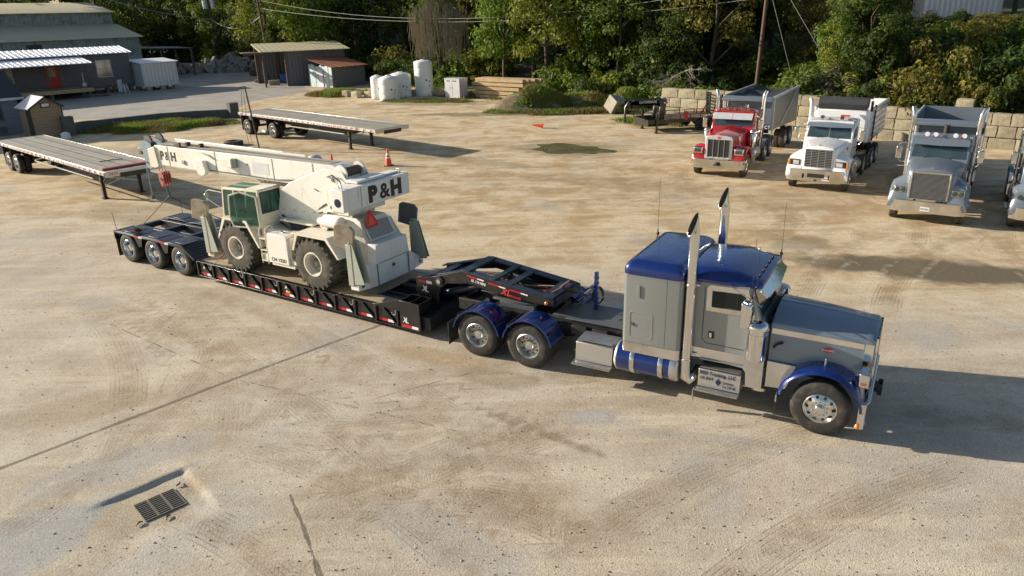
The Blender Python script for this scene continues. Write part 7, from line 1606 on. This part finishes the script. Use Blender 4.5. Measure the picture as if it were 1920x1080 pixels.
b.loft([[(.42*(1+.12*math.sin(3*q))*f*math.cos(q), .30*f*math.sin(q), z) for q in [2*math.pi*i/12 for i in range(12)]] for f,z in ((1,0),(.95,.15),(.7,.28),(.3,.34),(.05,.345))])
single('white_bag', b, M['galvlight'], 'crumpled pale bag on the ground behind the crane boom', 'bag', (-10.6,40.2,0), .4)
single('white_jug', (lambda b: b.lathe([(.001,0),(.28,0),(.3,.1),(.28,.35),(.1,.45),(.001,.46)],(0,0,0),'z',16))(MB()), M['poly'], 'small white container at the foot of the thick wall post', 'container', (-30.0,50.6,0))
# tilted concrete cube
b = MB(); b.cb((0,0,.62),(1.05,1.05,1.05),Matrix.Rotation(R(30),4,'Z')@Matrix.Rotation(R(28),4,'X')@Matrix.Rotation(R(12),4,'Y')); single('concrete_cube', b, M['concrete'], 'pale concrete cube tipped on its edge beside the grassy dirt pile', 'block', (8.1,56.6,0), 0, bev=.04)
bm_ = bpy.data.materials['weathered_concrete']
# dirt piles
def mound(label, x, y, rx, ry, h, rz, seed):
    b = MB(); n_ = 34; rings = []
    for j in range(13):
        u = 1-j/12; ring = []
        for i in range(n_):
            a = 2*math.pi*i/n_; px, py = rx*u*math.cos(a), ry*u*math.sin(a); q = Vector((px*.7+seed,py*.7,seed))
            z = h*(1-u**1.7)+ (mnoise.noise(q*1.0)*.35+mnoise.noise(q*3)*.14)*(1 if j else .2)*min(1,h); k = 1+.16*mnoise.noise(Vector((math.cos(a)*1.5,math.sin(a)*1.5,seed)))
            ring.append((px*k,py*k,max(-.05,z) if j else -.08))
        rings.append(ring)
    b.loft(rings, True, True)
    return single('dirt_pile', b, M['dirtpile'], label, 'dirt pile', (x,y,0), rz, smooth=60)
n = NT('dirt_pile_soil'); c = n.ramp(n.noise(1.6,7,.7), [(.3,(.10,.075,.045)),(.5,(.19,.145,.09)),(.7,(.30,.24,.16))]); c = n.mix(n.mr(n.noise(.9,5,.6,vec=n.v_('ADD',n.O,(5,2,1))), .47,.56), c, (.06,.085,.025))
M['dirtpile'] = n.fin(c, .95, 0, n.bump(n.noise(8,6,.7), .8, .08))
mound('largest dirt pile, weedy, in front of the timber stack', 2.0,60.0,3.4,2.3,1.65,0,1)
mound('low dirt pile stretching right of the largest one', 6.0,60.6,3.4,2.0,.95,0,2)
mound('brown dirt pile behind the tipped concrete cube', 9.3,59.3,2.2,1.7,1.35,0,3)
def rocks(label, x, y, rx, ry, h, n_, seed, s0=.5):
    b = MB(); rnd = random.Random(seed)
    for k in range(n_):
        a, r_ = rnd.uniform(0,6.28), rnd.random()**.6; s = s0*rnd.uniform(.5,1.4); c = Vector((rx*r_*math.cos(a), ry*r_*math.sin(a), h*(1-r_)+s*.2))
        m = Matrix.Rotation(rnd.uniform(0,3),4,(rnd.random(),rnd.random(),rnd.random()+.1)); b.cb(c,(s*rnd.uniform(.8,1.6),s,s*rnd.uniform(.5,.9)),m)
    o = single('rubble_heap', b, M['concrete'], label, 'rubble', (x,y,zt(x,y)-.1)); tag(o, kind='stuff'); return o
rocks('heap of grey broken rock at the road bend under the trees', -40.5,112.5,6.5,3,1.9,150,1,.8)
rocks('smaller heap of pale rock right of the warehouse corner', -46.5,110,3,2,1.0,50,2,.7)
# drain in a chipped concrete apron
t = thing('storm_drain', 'three-panel iron drain grate set in a sunken concrete square', 'drain', (-5.93,10.21,-.042), math.atan2(.39,.41))
for k in range(3):
    b = MB(); x0 = -.32+k*.222; b.box(x0,x0+.19,-.30,.26,.012,.014); b.mat(1)
    for q in range(10): y = -.29+q*.058; b.box(x0-.004,x0+.194,y-.0075,y+.0075,.014,.022)
    b.box(x0-.012,x0,-.31,.27,.012,.028); b.box(x0+.19,x0+.20,-.31,.27,.012,.028); b.box(x0,x0+.19,-.31,-.298,.012,.028); b.box(x0,x0+.19,.258,.27,.012,.028)
    obj('grate', b, [M['txtblack'], M['iron']], t)
random.seed(21)
for k,(x,y) in enumerate([(-5.85,10.68),(-5.62,9.9),(-6.0,9.75)]):
    b = MB(); a = random.uniform(0,6); b.tube([(0,0,.02),(.06*math.cos(a),.06*math.sin(a),.035),(.13*math.cos(a+.5),.13*math.sin(a+.5),.02)],[.012,.018,.006],6); single('dry_leaf', b, M['darktimber'], ['curled dry leaf above the drain grate','curled dry leaf below the drain grate','dark dry leaf left below the drain grate'][k], 'leaf', (x,y,-.03))
# ---------------------------------------------------------------- poles and wires
def upole(label, x, y, h, lean=0, rz=0, r_=.16, gear=True, ivy=0):
    t = thing('utility_pole', label, 'utility pole', (x,y,zt(x,y)), rz); t.rotation_euler = (0,lean,0)
    b = MB(); b.cyl((0,0,-.3),(0,0,h),r_,12,r_*.7); obj('shaft', b, M['pole'], t, smooth=50)
    if gear:
        b = MB(); 
        for q in (-.55,.55): b.cyl((q,0,h-1.6),(q,0,h-.5),.32,14)
        obj('transformer', b, M['galvlight'], t); b = MB(); b.box(-.9,.9,-.06,.06,h-.45,h-.3); obj('crossarm', b, M['pole'], t)
    return t
upole('utility pole with two pale transformers over the rock heap', -41.6,112,10.2,R(-2),0,.17)
upole('ivy-covered utility pole left of the tin shed', -28.7,93.5,9.6,R(-3),0,.17,False)
upole('tall brown utility pole behind the red tractor', 18.9,57.6,12.5,R(1.5),0,.16,False)
b = MB(); b.cyl((0,0,0),(-.35,0,3.7),.045,8); b.cyl((-.35,0,3.7),(-.9,.2,3.62),.012,5); b.tube([(-.6,.1,3.6),(-.75,0,1.8),(-.5,-.2,.3),(.6,.3,.05),(-.6,.5,.08),(.4,-.3,.06)],.012,5); b.tube([(-.5,.1,3.6),(-.5,0,1.8),(-.3,-.2,.3)],.010,5)
single('steel_post', b, M['pole'], 'thin dark leaning post with cords beyond the crane boom', 'post', (-14.9,44.3,0))
def wire(label, a, b_, sag, r_=.028, grp='overhead wires'):
    a, b_ = Vector(a), Vector(b_); mb = MB(); mb.tube([a+(b_-a)*k/30-Vector((0,0,sag*4*(k/30)*(1-k/30))) for k in range(31)], r_, 5); single('overhead_wire', mb, M['wire'], label, 'wire', group=grp)
wire('thick pale cable sagging between the transformer pole and the ivy-covered pole', (-41.9,112,7.2), (-28.9,93.5,7.6), 1.4, .06)
wire('thick pale cable running from the transformer pole towards the upper left', (-41.9,112,7.2), (-56,95,13), 1.0, .05)
wire('upper overhead wire across the woods to the tall brown pole', (-29,93.5,9.2), (19.1,57.6,9.0), 2.3, .022)
wire('lower overhead wire across the woods to the tall brown pole', (-29,93.5,8.3), (19.0,57.6,7.9), 1.6, .022)
wire('overhead wire from the tall brown pole off to the right', (19.1,57.6,8.6), (60,50,12), 1.0, .02)
wire('guy wire slanting down right from the tall brown pole', (19.1,57.6,10.2), (23.4,53.0,zt(23.4,53.0)), 0, .018)
wire('steep guy wire just right of the tall brown pole', (19.1,57.6,9.0), (21.4,55.2,zt(21.4,55.2)), 0, .018)
# loose stones scattered over the near yard
random.seed(40); b = MB(); SM = [pm('pale_stone', (.46,.41,.33), .9), pm('brown_stone', (.27,.21,.14), .9), pm('dark_crumb', (.15,.12,.09), .9)]
for k in range(4200):
    y = 8+26*random.random()**1.7; x = random.uniform(-.62,.62)*y*1.25
    if -7 < x < -5.2 and 9.4 < y < 11: continue
    s = random.choice((.005,.007,.008,.010,.014)) * random.uniform(.7,1.3) * (1+y*.02); b.mat(random.choice((0,0,1,1,2)))
    a = random.uniform(0,3); c_, s_ = math.cos(a)*s, math.sin(a)*s
    b.add([(x+c_*1.3,y+s_*1.3,s*.1),(x-s_,y+c_,s*.1),(x-c_*1.1,y-s_*1.1,s*.1),(x+s_,y-c_,s*.1),(x+s*.2,y,s*.95)],[(0,1,4),(1,2,4),(2,3,4),(3,0,4)])
o = obj('gravel', b, SM, smooth=0, clean=False); tag(o, 'loose stones and crumbs of dirt scattered over the yard', 'gravel', kind='stuff')
# ---------------------------------------------------------------- vegetation
def leafmat(name, lo, hi, trans=.35):
    n = NT(name); r_ = n.geo.outputs['Random Per Island']; oi = n.t.nodes.new('ShaderNodeObjectInfo')
    big = n.noise(.45, 3, .6, vec=n.P)
    f = n.m_('ADD', n.m_('MULTIPLY', r_, .5), n.m_('ADD', n.m_('MULTIPLY', oi.outputs['Random'], .25), n.mr(big, .35, .65, 0, .3)), clamp=True)
    c = n.mix(f, lo, hi); n.S(n.b.inputs['Base Color'], c); n.b.inputs['Roughness'].default_value = .6; n.b.inputs['Specular IOR Level'].default_value = .3
    tr = n.t.nodes.new('ShaderNodeBsdfTranslucent'); n.S(tr.inputs[0], n.mix(.4, c, (.25,.30,.03)))
    mx = n.t.nodes.new('ShaderNodeMixShader'); mx.inputs[0].default_value = trans; n.t.links.new(n.b.outputs[0], mx.inputs[1]); n.t.links.new(tr.outputs[0], mx.inputs[2]); n.t.links.new(mx.outputs[0], n.out.inputs[0])
    return n.m
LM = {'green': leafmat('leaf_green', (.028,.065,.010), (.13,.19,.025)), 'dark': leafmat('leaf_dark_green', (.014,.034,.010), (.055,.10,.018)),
      'yellow': leafmat('leaf_yellow_green', (.08,.12,.012), (.26,.27,.035)), 'bright': leafmat('leaf_bright_green', (.06,.13,.012), (.18,.28,.03)),
      'autumn': leafmat('leaf_autumn', (.07,.080,.015), (.22,.18,.035)), 'dry': leafmat('leaf_dry_grey', (.08,.075,.045), (.17,.15,.10)),
      'grass': leafmat('grass_blade', (.08,.15,.012), (.26,.33,.05), .3), 'straw': leafmat('dry_grass_blade', (.12,.09,.03), (.28,.20,.08), .2)}
def crown_mesh(name, m, rx, ry, rz_, zc, nclump, nleaf, ls, seed, fill=.35, cr=(.9,1.5)):
    rnd = random.Random(seed); vs = []; fs = []
    for c in range(nclump):
        u = rnd.uniform(-.75,1); a = rnd.uniform(0,6.283); q = math.sqrt(max(0,1-u*u)); k = rnd.uniform(fill,1)**.5
        cx, cy, cz = rx*q*math.cos(a)*k, ry*q*math.sin(a)*k, zc+rz_*u*k; r_ = rnd.uniform(*cr)
        for i in range(nleaf):
            d = Vector((rnd.gauss(0,1),rnd.gauss(0,1),rnd.gauss(0,1))); d.normalize(); rr = r_*rnd.random()**.4
            p = Vector((cx,cy,cz))+Vector((d.x,d.y,d.z*.75))*rr
            nrm = (d+Vector((rnd.uniform(-.7,.7),rnd.uniform(-.7,.7),rnd.uniform(-.2,.9)))).normalized(); t1 = nrm.orthogonal().normalized(); t1.rotate(Matrix.Rotation(rnd.uniform(0,6.28),3,nrm)); t2 = nrm.cross(t1)
            s = ls*rnd.uniform(.6,1.3); b = len(vs)
            vs += [p-t1*s, p-t2*s*.5+nrm*s*.12, p+t1*s, p+t2*s*.5+nrm*s*.12]; fs.append((b,b+1,b+2,b+3))
    me = bpy.data.meshes.new(name); me.from_pydata(vs, [], fs); me.materials.append(m); return me
def trunk_mesh(h, r_, seed, limbs=6, spread=2.4):
    rnd = random.Random(seed); b = MB(); pts = [Vector((.25*math.sin(k*.8+seed)*k/6,.2*math.cos(k+seed)*k/6,h*k/6)) for k in range(7)]
    b.tube([(0,0,-.4)]+pts, [r_*1.3]+[r_*(1-.11*k) for k in range(7)], 8)
    for i in range(limbs):
        k = rnd.randint(2,5); a = rnd.uniform(0,6.28); L = rnd.uniform(.6,1)*spread; p = pts[k]
        b.tube([p, p+Vector((math.cos(a)*L*.5,math.sin(a)*L*.5,L*.5)), p+Vector((math.cos(a+.3)*L,math.sin(a+.3)*L,L*1.0))], [r_*.45,r_*.3,r_*.12], 6)
    return b
def tree_proto(kind, seed, h, rx, rz_, ncl, nl, ls, clump=(.9,1.5), fill=.35):
    t = thing('tree', '', 'tree'); trk = obj('trunk', trunk_mesh(h*.75, .10+h*.012, seed, 7, rx*.8), M['bark'], t, smooth=50)
    cr_ = bpy.data.objects.new('crown', crown_mesh('crown', LM[kind], rx, rx, rz_, h-rz_*.85, ncl, nl, ls, seed, fill, clump)); C.objects.link(cr_); cr_.parent = t
    return t
protos_t = {}
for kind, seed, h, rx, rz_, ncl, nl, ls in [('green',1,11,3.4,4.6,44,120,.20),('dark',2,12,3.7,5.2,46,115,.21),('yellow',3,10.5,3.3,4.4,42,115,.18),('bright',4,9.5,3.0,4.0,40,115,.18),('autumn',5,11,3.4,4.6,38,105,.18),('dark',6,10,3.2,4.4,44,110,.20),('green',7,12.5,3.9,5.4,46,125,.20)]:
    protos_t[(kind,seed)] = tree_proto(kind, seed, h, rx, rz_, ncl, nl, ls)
bush_me = {k: crown_mesh('foliage', LM[m], 1.25,1.25,.95,.75,16,85,ls,s,.5,(.35,.75)) for k,m,ls,s in [('b1','green',.12,31),('b2','yellow',.11,32),('b3','dark',.12,33),('b4','bright',.11,34),('b5','autumn',.11,35),('b6','dry',.10,36)]}
GR_T = 'trees of the woodland behind the yard'; GR_B = 'bushes covering the bank'
usedp = set()
def put_tree(kind, seed, x, y, s, label, group=GR_T, rz=None, sz=None):
    pr = protos_t[(kind,seed)]
    if (kind,seed) in usedp: o = copy_tree(pr)
    else: o = pr; usedp.add((kind,seed))
    o.location = (x,y,zt(x,y)-.1); o.rotation_euler = (0,0,random.uniform(0,6.28) if rz is None else rz); o.scale = (s,s,s if sz is None else sz)
    o['label'] = label; o['category'] = 'tree'
    if group: o['group'] = group
    elif 'group' in o: del o['group']
    return o
def put_bush(k, x, y, s, label='leafy bush on the slope or woodland edge', group=GR_B):
    o = bpy.data.objects.new('bush', bush_me[k]); C.objects.link(o); o.location = (x,y,zt(x,y)-.05); o.rotation_euler = (random.uniform(-.1,.1),random.uniform(-.1,.1),random.uniform(0,6.28)); o.scale = (s*random.uniform(.85,1.2),s*random.uniform(.85,1.2),s*random.uniform(.8,1.25))
    return tag(o, label, 'bush', group)
random.seed(77)
KL = {'green':'mid-green leafy tree in the dense woodland','dark':'dark green leafy tree in the dense woodland','yellow':'yellow-green leafy tree in the woodland','bright':'fresh bright-green tree in the woodland','autumn':'tree with browning autumn leaves in the woodland'}
# distinct trees at the edge
put_tree('bright',4, -24.6,97.5,1.15,'vivid green tree rising behind the tin shed\'s left end', None, .5, 1.5)
put_tree('yellow',3, -30.5,99.5,1.15,'yellow-green tree overhanging the ivy-covered pole', None, 1.0)
put_tree('yellow',3, 3.6,69.5,1.0,'large yellow-green tree left of centre right of the timber stack', None, 2.0, 1.1)
put_tree('green',1, 9.6,66.0,.85,'green tree behind the brown dirt pile', None, 3.0)
put_tree('autumn',5, 16.6,62.0,1.05,'yellowing tree left of the tall brown pole', None, 1.0)
put_tree('dark',6, 13.2,62.5,.75,'dark tree above the left end of the block wall', None, 1.0)
def edge_pt(u, d):       # u along the wood's front (x), d behind it
    if u < -22: y = 100+(-22-u)*1.05
    elif u < 0: y = 85+(-u)*.70
    else: y = 75-u*.62
    return (u+.3*d, y+d)
ks = [('dark',2),('green',1),('dark',6),('green',7),('yellow',3),('autumn',5),('dark',2),('bright',4)]
u = -64
while u < 18:
    for row, dd in enumerate((0,5,11)):
        kk = random.choice(ks if u > -4 else [('dark',2),('dark',6),('dark',2),('dark',6),('green',1)]); x, y = edge_pt(u+random.uniform(-1.2,1.2)+row*1.7, dd+random.uniform(-1,1))  # left part mostly dark kinds: the shade over it is put into leaf colour
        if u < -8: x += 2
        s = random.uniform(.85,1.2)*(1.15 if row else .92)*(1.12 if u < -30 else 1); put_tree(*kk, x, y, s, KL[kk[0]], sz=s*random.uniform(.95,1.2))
    u += 3.7 if u > -25 else 5.2
# left background beyond the warehouse
for x,y in [(-62,120),(-70,112),(-78,118),(-88,112),(-66,135),(-80,132),(-96,125),(-60,150),(-72,150),(-90,145)]:
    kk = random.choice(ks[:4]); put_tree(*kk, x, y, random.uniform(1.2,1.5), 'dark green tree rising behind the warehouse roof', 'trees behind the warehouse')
for k in range(20):
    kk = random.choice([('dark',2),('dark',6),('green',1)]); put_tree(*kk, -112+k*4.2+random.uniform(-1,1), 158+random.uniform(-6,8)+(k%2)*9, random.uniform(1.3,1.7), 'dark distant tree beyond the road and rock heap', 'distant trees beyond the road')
for k in range(26): put_bush('b3', -100+k*2.9, 140+random.uniform(-4,4) if k < 17 else 150, random.uniform(2.2,3.4), 'dark distant scrub beyond the road bend', 'distant scrub')
# right-hand bank: trees on top, bushes all over
def bankp(s, t): p = WP0+WD*s+WN*t; return p.x, p.y
for s_ in range(2,52,4):
    for t_ in (17,22):
        x,y = bankp(s_+random.uniform(-1,1), t_+random.uniform(-1,1)+(0 if s_ > 12 else 2))
        if 27 < x < 46: y += 9; x += 4
        kk = random.choice(ks); put_tree(*kk, x, y, random.uniform(.6,.85), 'leafy tree at the top of the right-hand bank', 'trees on top of the bank')
lab = {'b1':'mid-green bush','b2':'yellow-green bush','b3':'dark green bush','b4':'bright green bush','b5':'brown-tinged bush','b6':'dry grey bush'}
for t_ in [1.6+1.5*i for i in range(14)]:
    s_ = 6.0
    while s_ < 34:
        x,y = bankp(s_+random.uniform(-.6,.6), t_+random.uniform(-.5,.5)); k = random.choice(['b1','b1','b3','b3','b2','b4','b5','b6'])
        if not (26 < x < 41 and t_ > 11): put_bush(k, x, y, random.uniform(.75,1.45)*(1+.02*t_)*(1 if t_ > 3 else .7), lab[k]+' on the slope above the block wall')
        s_ += 2.0
for k in range(104):      # shrub skirt along the wood's edge
    u = -60+k*.76; x,y = edge_pt(u, -3.0+random.uniform(-1.2,1.4)); kk = random.choice(['b1','b3','b3','b2','b4','b5'])
    if (-30 < x < -14 and y < 95) or (-6 < x < 5 and y < 75): continue
    if u < -24: x, y = edge_pt(u, random.uniform(-2,3)); x += 3
    if k % 3 == 0: x2, y2 = edge_pt(u, 4.5+random.uniform(-1,1)); put_bush('b3', x2, y2, random.uniform(1.6,2.4), lab['b3']+' between the trunks of the woodland', 'bushes along the woodland edge')
    put_bush(kk, x, y, random.uniform(.9,1.9), lab[kk]+' along the woodland edge', 'bushes along the woodland edge')
for x,y,s,kk,lb in [(-6.2,73.5,1.0,'b4','bright green bush right of the tallest tank'),(6.6,66.0,1.4,'b2','yellow-green bush behind the largest dirt pile'),(10.6,62.0,1.5,'b1','green bush behind the tipped cube'),(12.4,57.5,1.3,'b1','green bush left of the block wall'),(13.8,55.5,1.2,'b4','bright green bush above the left end of the wall'),(-12.5,84.5,1.6,'b3','dark scrub right of the rusty shed'),(-10.3,83.0,1.7,'b3','dark scrub behind the white tanks'),(6.8,62.2,1.2,'b3','dark weeds behind the low dirt pile'),(8.6,56.2,.5,'b1','small weeds around the tipped cube'),(1.6,58.9,.6,'b1','green weeds on the largest dirt pile')]:
    put_bush(kk, x, y, s, lb, None)
for k in range(26):      # thicket under and left of the tall pole, up to the bank
    x,y = 11+k*.55+random.uniform(-.5,.5), 61.5-k*.15+random.uniform(0,6); put_bush(random.choice(['b1','b3','b3','b2','b5']), x, y, random.uniform(1.3,2.3), 'tall bush behind the left part of the block wall', 'thicket behind the block wall')
for x,y,kk,s_ in [(20.5,69,('dark',2),.9),(24,67,('green',1),.9),(17.5,69,('dark',6),1.0),(22,72,('green',7),1.0),(26,76,('dark',2),1.1),(13.5,70,('green',1),1.1),(24.5,62,('autumn',5),.6),(23,74,('dark',6),1.0)]:
    put_tree(*kk, x, y, s_, 'leafy tree standing around the tall brown pole', 'trees around the tall brown pole')
for k in range(46):     # low scrub below the pale shed
    x,y = bankp(random.uniform(8,24), random.uniform(12,21)); put_bush(random.choice(['b1','b3','b2','b5']), x, y, random.uniform(.55,.8), 'low scrub below the pale shed on the bank', 'low scrub on the bank')
for k in range(26):     # tall saplings standing out of the bank
    s_ = random.choice([random.uniform(7,14), random.uniform(7,14), random.uniform(25,36)]); x,y = bankp(s_, random.uniform(4,16))
    if 24 < x < 42: continue
    kk = random.choice(ks); put_tree(*kk, x, y, random.uniform(.38,.6), 'young leafy tree growing out of the right-hand bank', 'young trees on the bank')
# dead vine-draped tree by the tall tank
t = thing('vine_draped_tree', 'grey dead tree draped in hanging vines behind the tall tank', 'tree', (-6.8,79,0))
obj('trunk', trunk_mesh(9, .22, 9, 9, 3.0), M['bark'], t, smooth=50)
rnd = random.Random(9); b = MB()
for k in range(520):
    a, r_ = rnd.uniform(0,6.28), rnd.random()**.5*2.9; x, y = r_*math.cos(a), r_*math.sin(a); z = 9.6-r_*.9+rnd.uniform(-.5,.5); L = rnd.uniform(2,6.5)*(1-.1*r_)
    b.tube([(x,y,z),(x+rnd.uniform(-.2,.2),y,z-L*.5),(x+rnd.uniform(-.35,.35),y+rnd.uniform(-.3,.3),max(.2,z-L))],.022,3,caps=False)
obj('vines', b, M['paleswood'], t, smooth=0)
cr_ = bpy.data.objects.new('ivy', crown_mesh('ivy', LM['green'], .7,.7,3.6,3.2,26,60,.13,19,.2,(.35,.6))); C.objects.link(cr_); cr_.parent = t
cr_ = bpy.data.objects.new('ivy', crown_mesh('ivy', LM['green'], 2.4,2.4,2.6,7.2,22,60,.15,29,.3,(.5,.9))); C.objects.link(cr_); cr_.parent = t
# bare fallen branches left of the tall pole
for q,(x,y,s,lb) in enumerate([(13.6,58.2,1.0,'bare grey branches hanging over the left end of the wall')]):
    b = MB(); rnd = random.Random(q+3)
    def br(p, d, L, r_, dep):
        e = p+d*L; b.tube([p,(p+e)/2+Vector((rnd.uniform(-.1,.1),rnd.uniform(-.1,.1),0))*L,e],r_,5,r_*.5)
        if dep:
            for _ in range(3): dd = (d+Vector((rnd.uniform(-.8,.8),rnd.uniform(-.8,.8),rnd.uniform(-.6,.5)))).normalized(); br(p+(e-p)*rnd.uniform(.4,1), dd, L*.68, r_*.55, dep-1)
    for _ in range(5): br(Vector((0,0,2.8)), Vector((rnd.uniform(-1,.3),rnd.uniform(-1,-.2),rnd.uniform(-.5,.3))).normalized(), 1.5*s, .045, 4)
    single('bare_branches', b, pm('pale_bark', (.33,.29,.23), .9), lb, 'branch', (x,y,0))
# ivy on the second pole
cr_ = bpy.data.objects.new('ivy_on_pole', crown_mesh('ivy_on_pole', LM['bright'], .35,.35,3.4,3.6,24,60,.12,23,.1,(.3,.5))); C.objects.link(cr_); cr_.location = (-28.7,93.5,0); tag(cr_, 'bright ivy climbing the pole left of the tin shed', 'ivy')
cr_ = bpy.data.objects.new('ivy_on_pole', crown_mesh('ivy_on_pole', LM['dark'], .5,.5,3.0,3.0,20,60,.16,24,.1,(.4,.6))); C.objects.link(cr_); cr_.location = (-41.6,112,0); tag(cr_, 'dark ivy on the foot of the transformer pole', 'ivy')
# grass patches: stuff
def grass(name, label, pts_fn, n_, h, seed, mats=('grass','straw'), zf=None):
    rnd = random.Random(seed); vs = []; fs = []; mi = []
    for k in range(n_):
        x, y, dens = pts_fn(rnd)
        if rnd.random() > dens: continue
        a = rnd.uniform(0,6.28); hh = h*rnd.uniform(.4,1.25)*dens; w_ = rnd.uniform(.012,.03); lx, ly = rnd.uniform(-.4,.4)*hh, rnd.uniform(-.4,.4)*hh; c, s_ = math.cos(a)*w_, math.sin(a)*w_; b = len(vs); zz = zf(x,y) if zf else zt(x,y)
        vs += [(x-c,y-s_,zz),(x+c,y+s_,zz),(x+lx*.4+c*.7,y+ly*.4+s_*.7,zz+hh*.6),(x+lx,y+ly,zz+hh)]; fs.append((b,b+1,b+2,b+3)); mi.append(0 if mnoise.noise(Vector((x*.5,y*.5,seed)))+rnd.uniform(-.3,.3) > -.02 else 1)
    me = bpy.data.meshes.new(name); me.from_pydata(vs, [], fs)
    for m in mats: me.materials.append(LM[m])
    for p, m_ in zip(me.polygons, mi): p.material_index = m_
    o = bpy.data.objects.new(name, me); C.objects.link(o); return tag(o, label, 'grass', kind='stuff')
def ell(cx, cy, rx, ry, rot):
    def f(rnd):
        a, q = rnd.uniform(0,6.28), math.sqrt(rnd.random()); u, v = rx*q*math.cos(a), ry*q*math.sin(a)
        x, y = cx+u*math.cos(rot)-v*math.sin(rot), cy+u*math.sin(rot)+v*math.cos(rot)
        return x, y, max(0, min(1, (1.15-q)*1.6+mnoise.noise(Vector((x*.6,y*.6,3)))*1.1))
    return f
grass('grass_patch', 'green and straw-coloured grass in front of the low curved wall', ell(-25.6,55.2,5.6,3.2,R(15)), 42000, .36, 1)
grass('grass_patch', 'bright grass growing left of the small pale blocks', ell(-17.0,75.5,3.2,3.2,0), 9000, .5, 2)
grass('grass_patch', 'grass and weeds around the dirt piles', ell(4.5,58.2,6.5,2.2,R(-4)), 26000, .34, 3)
grass('grass_patch', 'thin weeds in front of the white tanks', ell(-6.5,67.3,5.0,1.5,R(-12)), 5000, .22, 4)
grass('grass_patch', 'rank grass at the foot of the woodland', ell(3,68,12,3.5,R(-28)), 16000, .4, 5)
grass('grass_patch', 'weeds in front of the gooseneck trailer', ell(10.0,51.8,3.2,2.2,R(-40)), 5000, .3, 6)
grass('grass_patch', 'verge grass beside the rock heap and road bend', ell(-40,122,7,4,R(-50)), 9000, .6, 7)
def mz(cx, cy, rx, ry, h): return lambda x, y: max(0, h*(1-min(1,math.hypot((x-cx)/rx,(y-cy)/ry))**1.7))-.02
for cx,cy,rx,ry,h,n_,sd_ in ((2.0,60.0,3.4,2.3,1.65,9000,11),(6.0,60.6,3.4,2.0,.95,8000,12),(9.3,59.3,2.2,1.7,1.35,3000,13)):
    grass('grass_patch', ['weeds growing over the largest dirt pile','weeds growing over the low dirt pile','sparse weeds on the brown dirt pile'][sd_-11], ell(cx+.3*rx,cy,rx*.75,ry*.95,0), n_, .4, sd_, zf=mz(cx,cy,rx,ry,h))
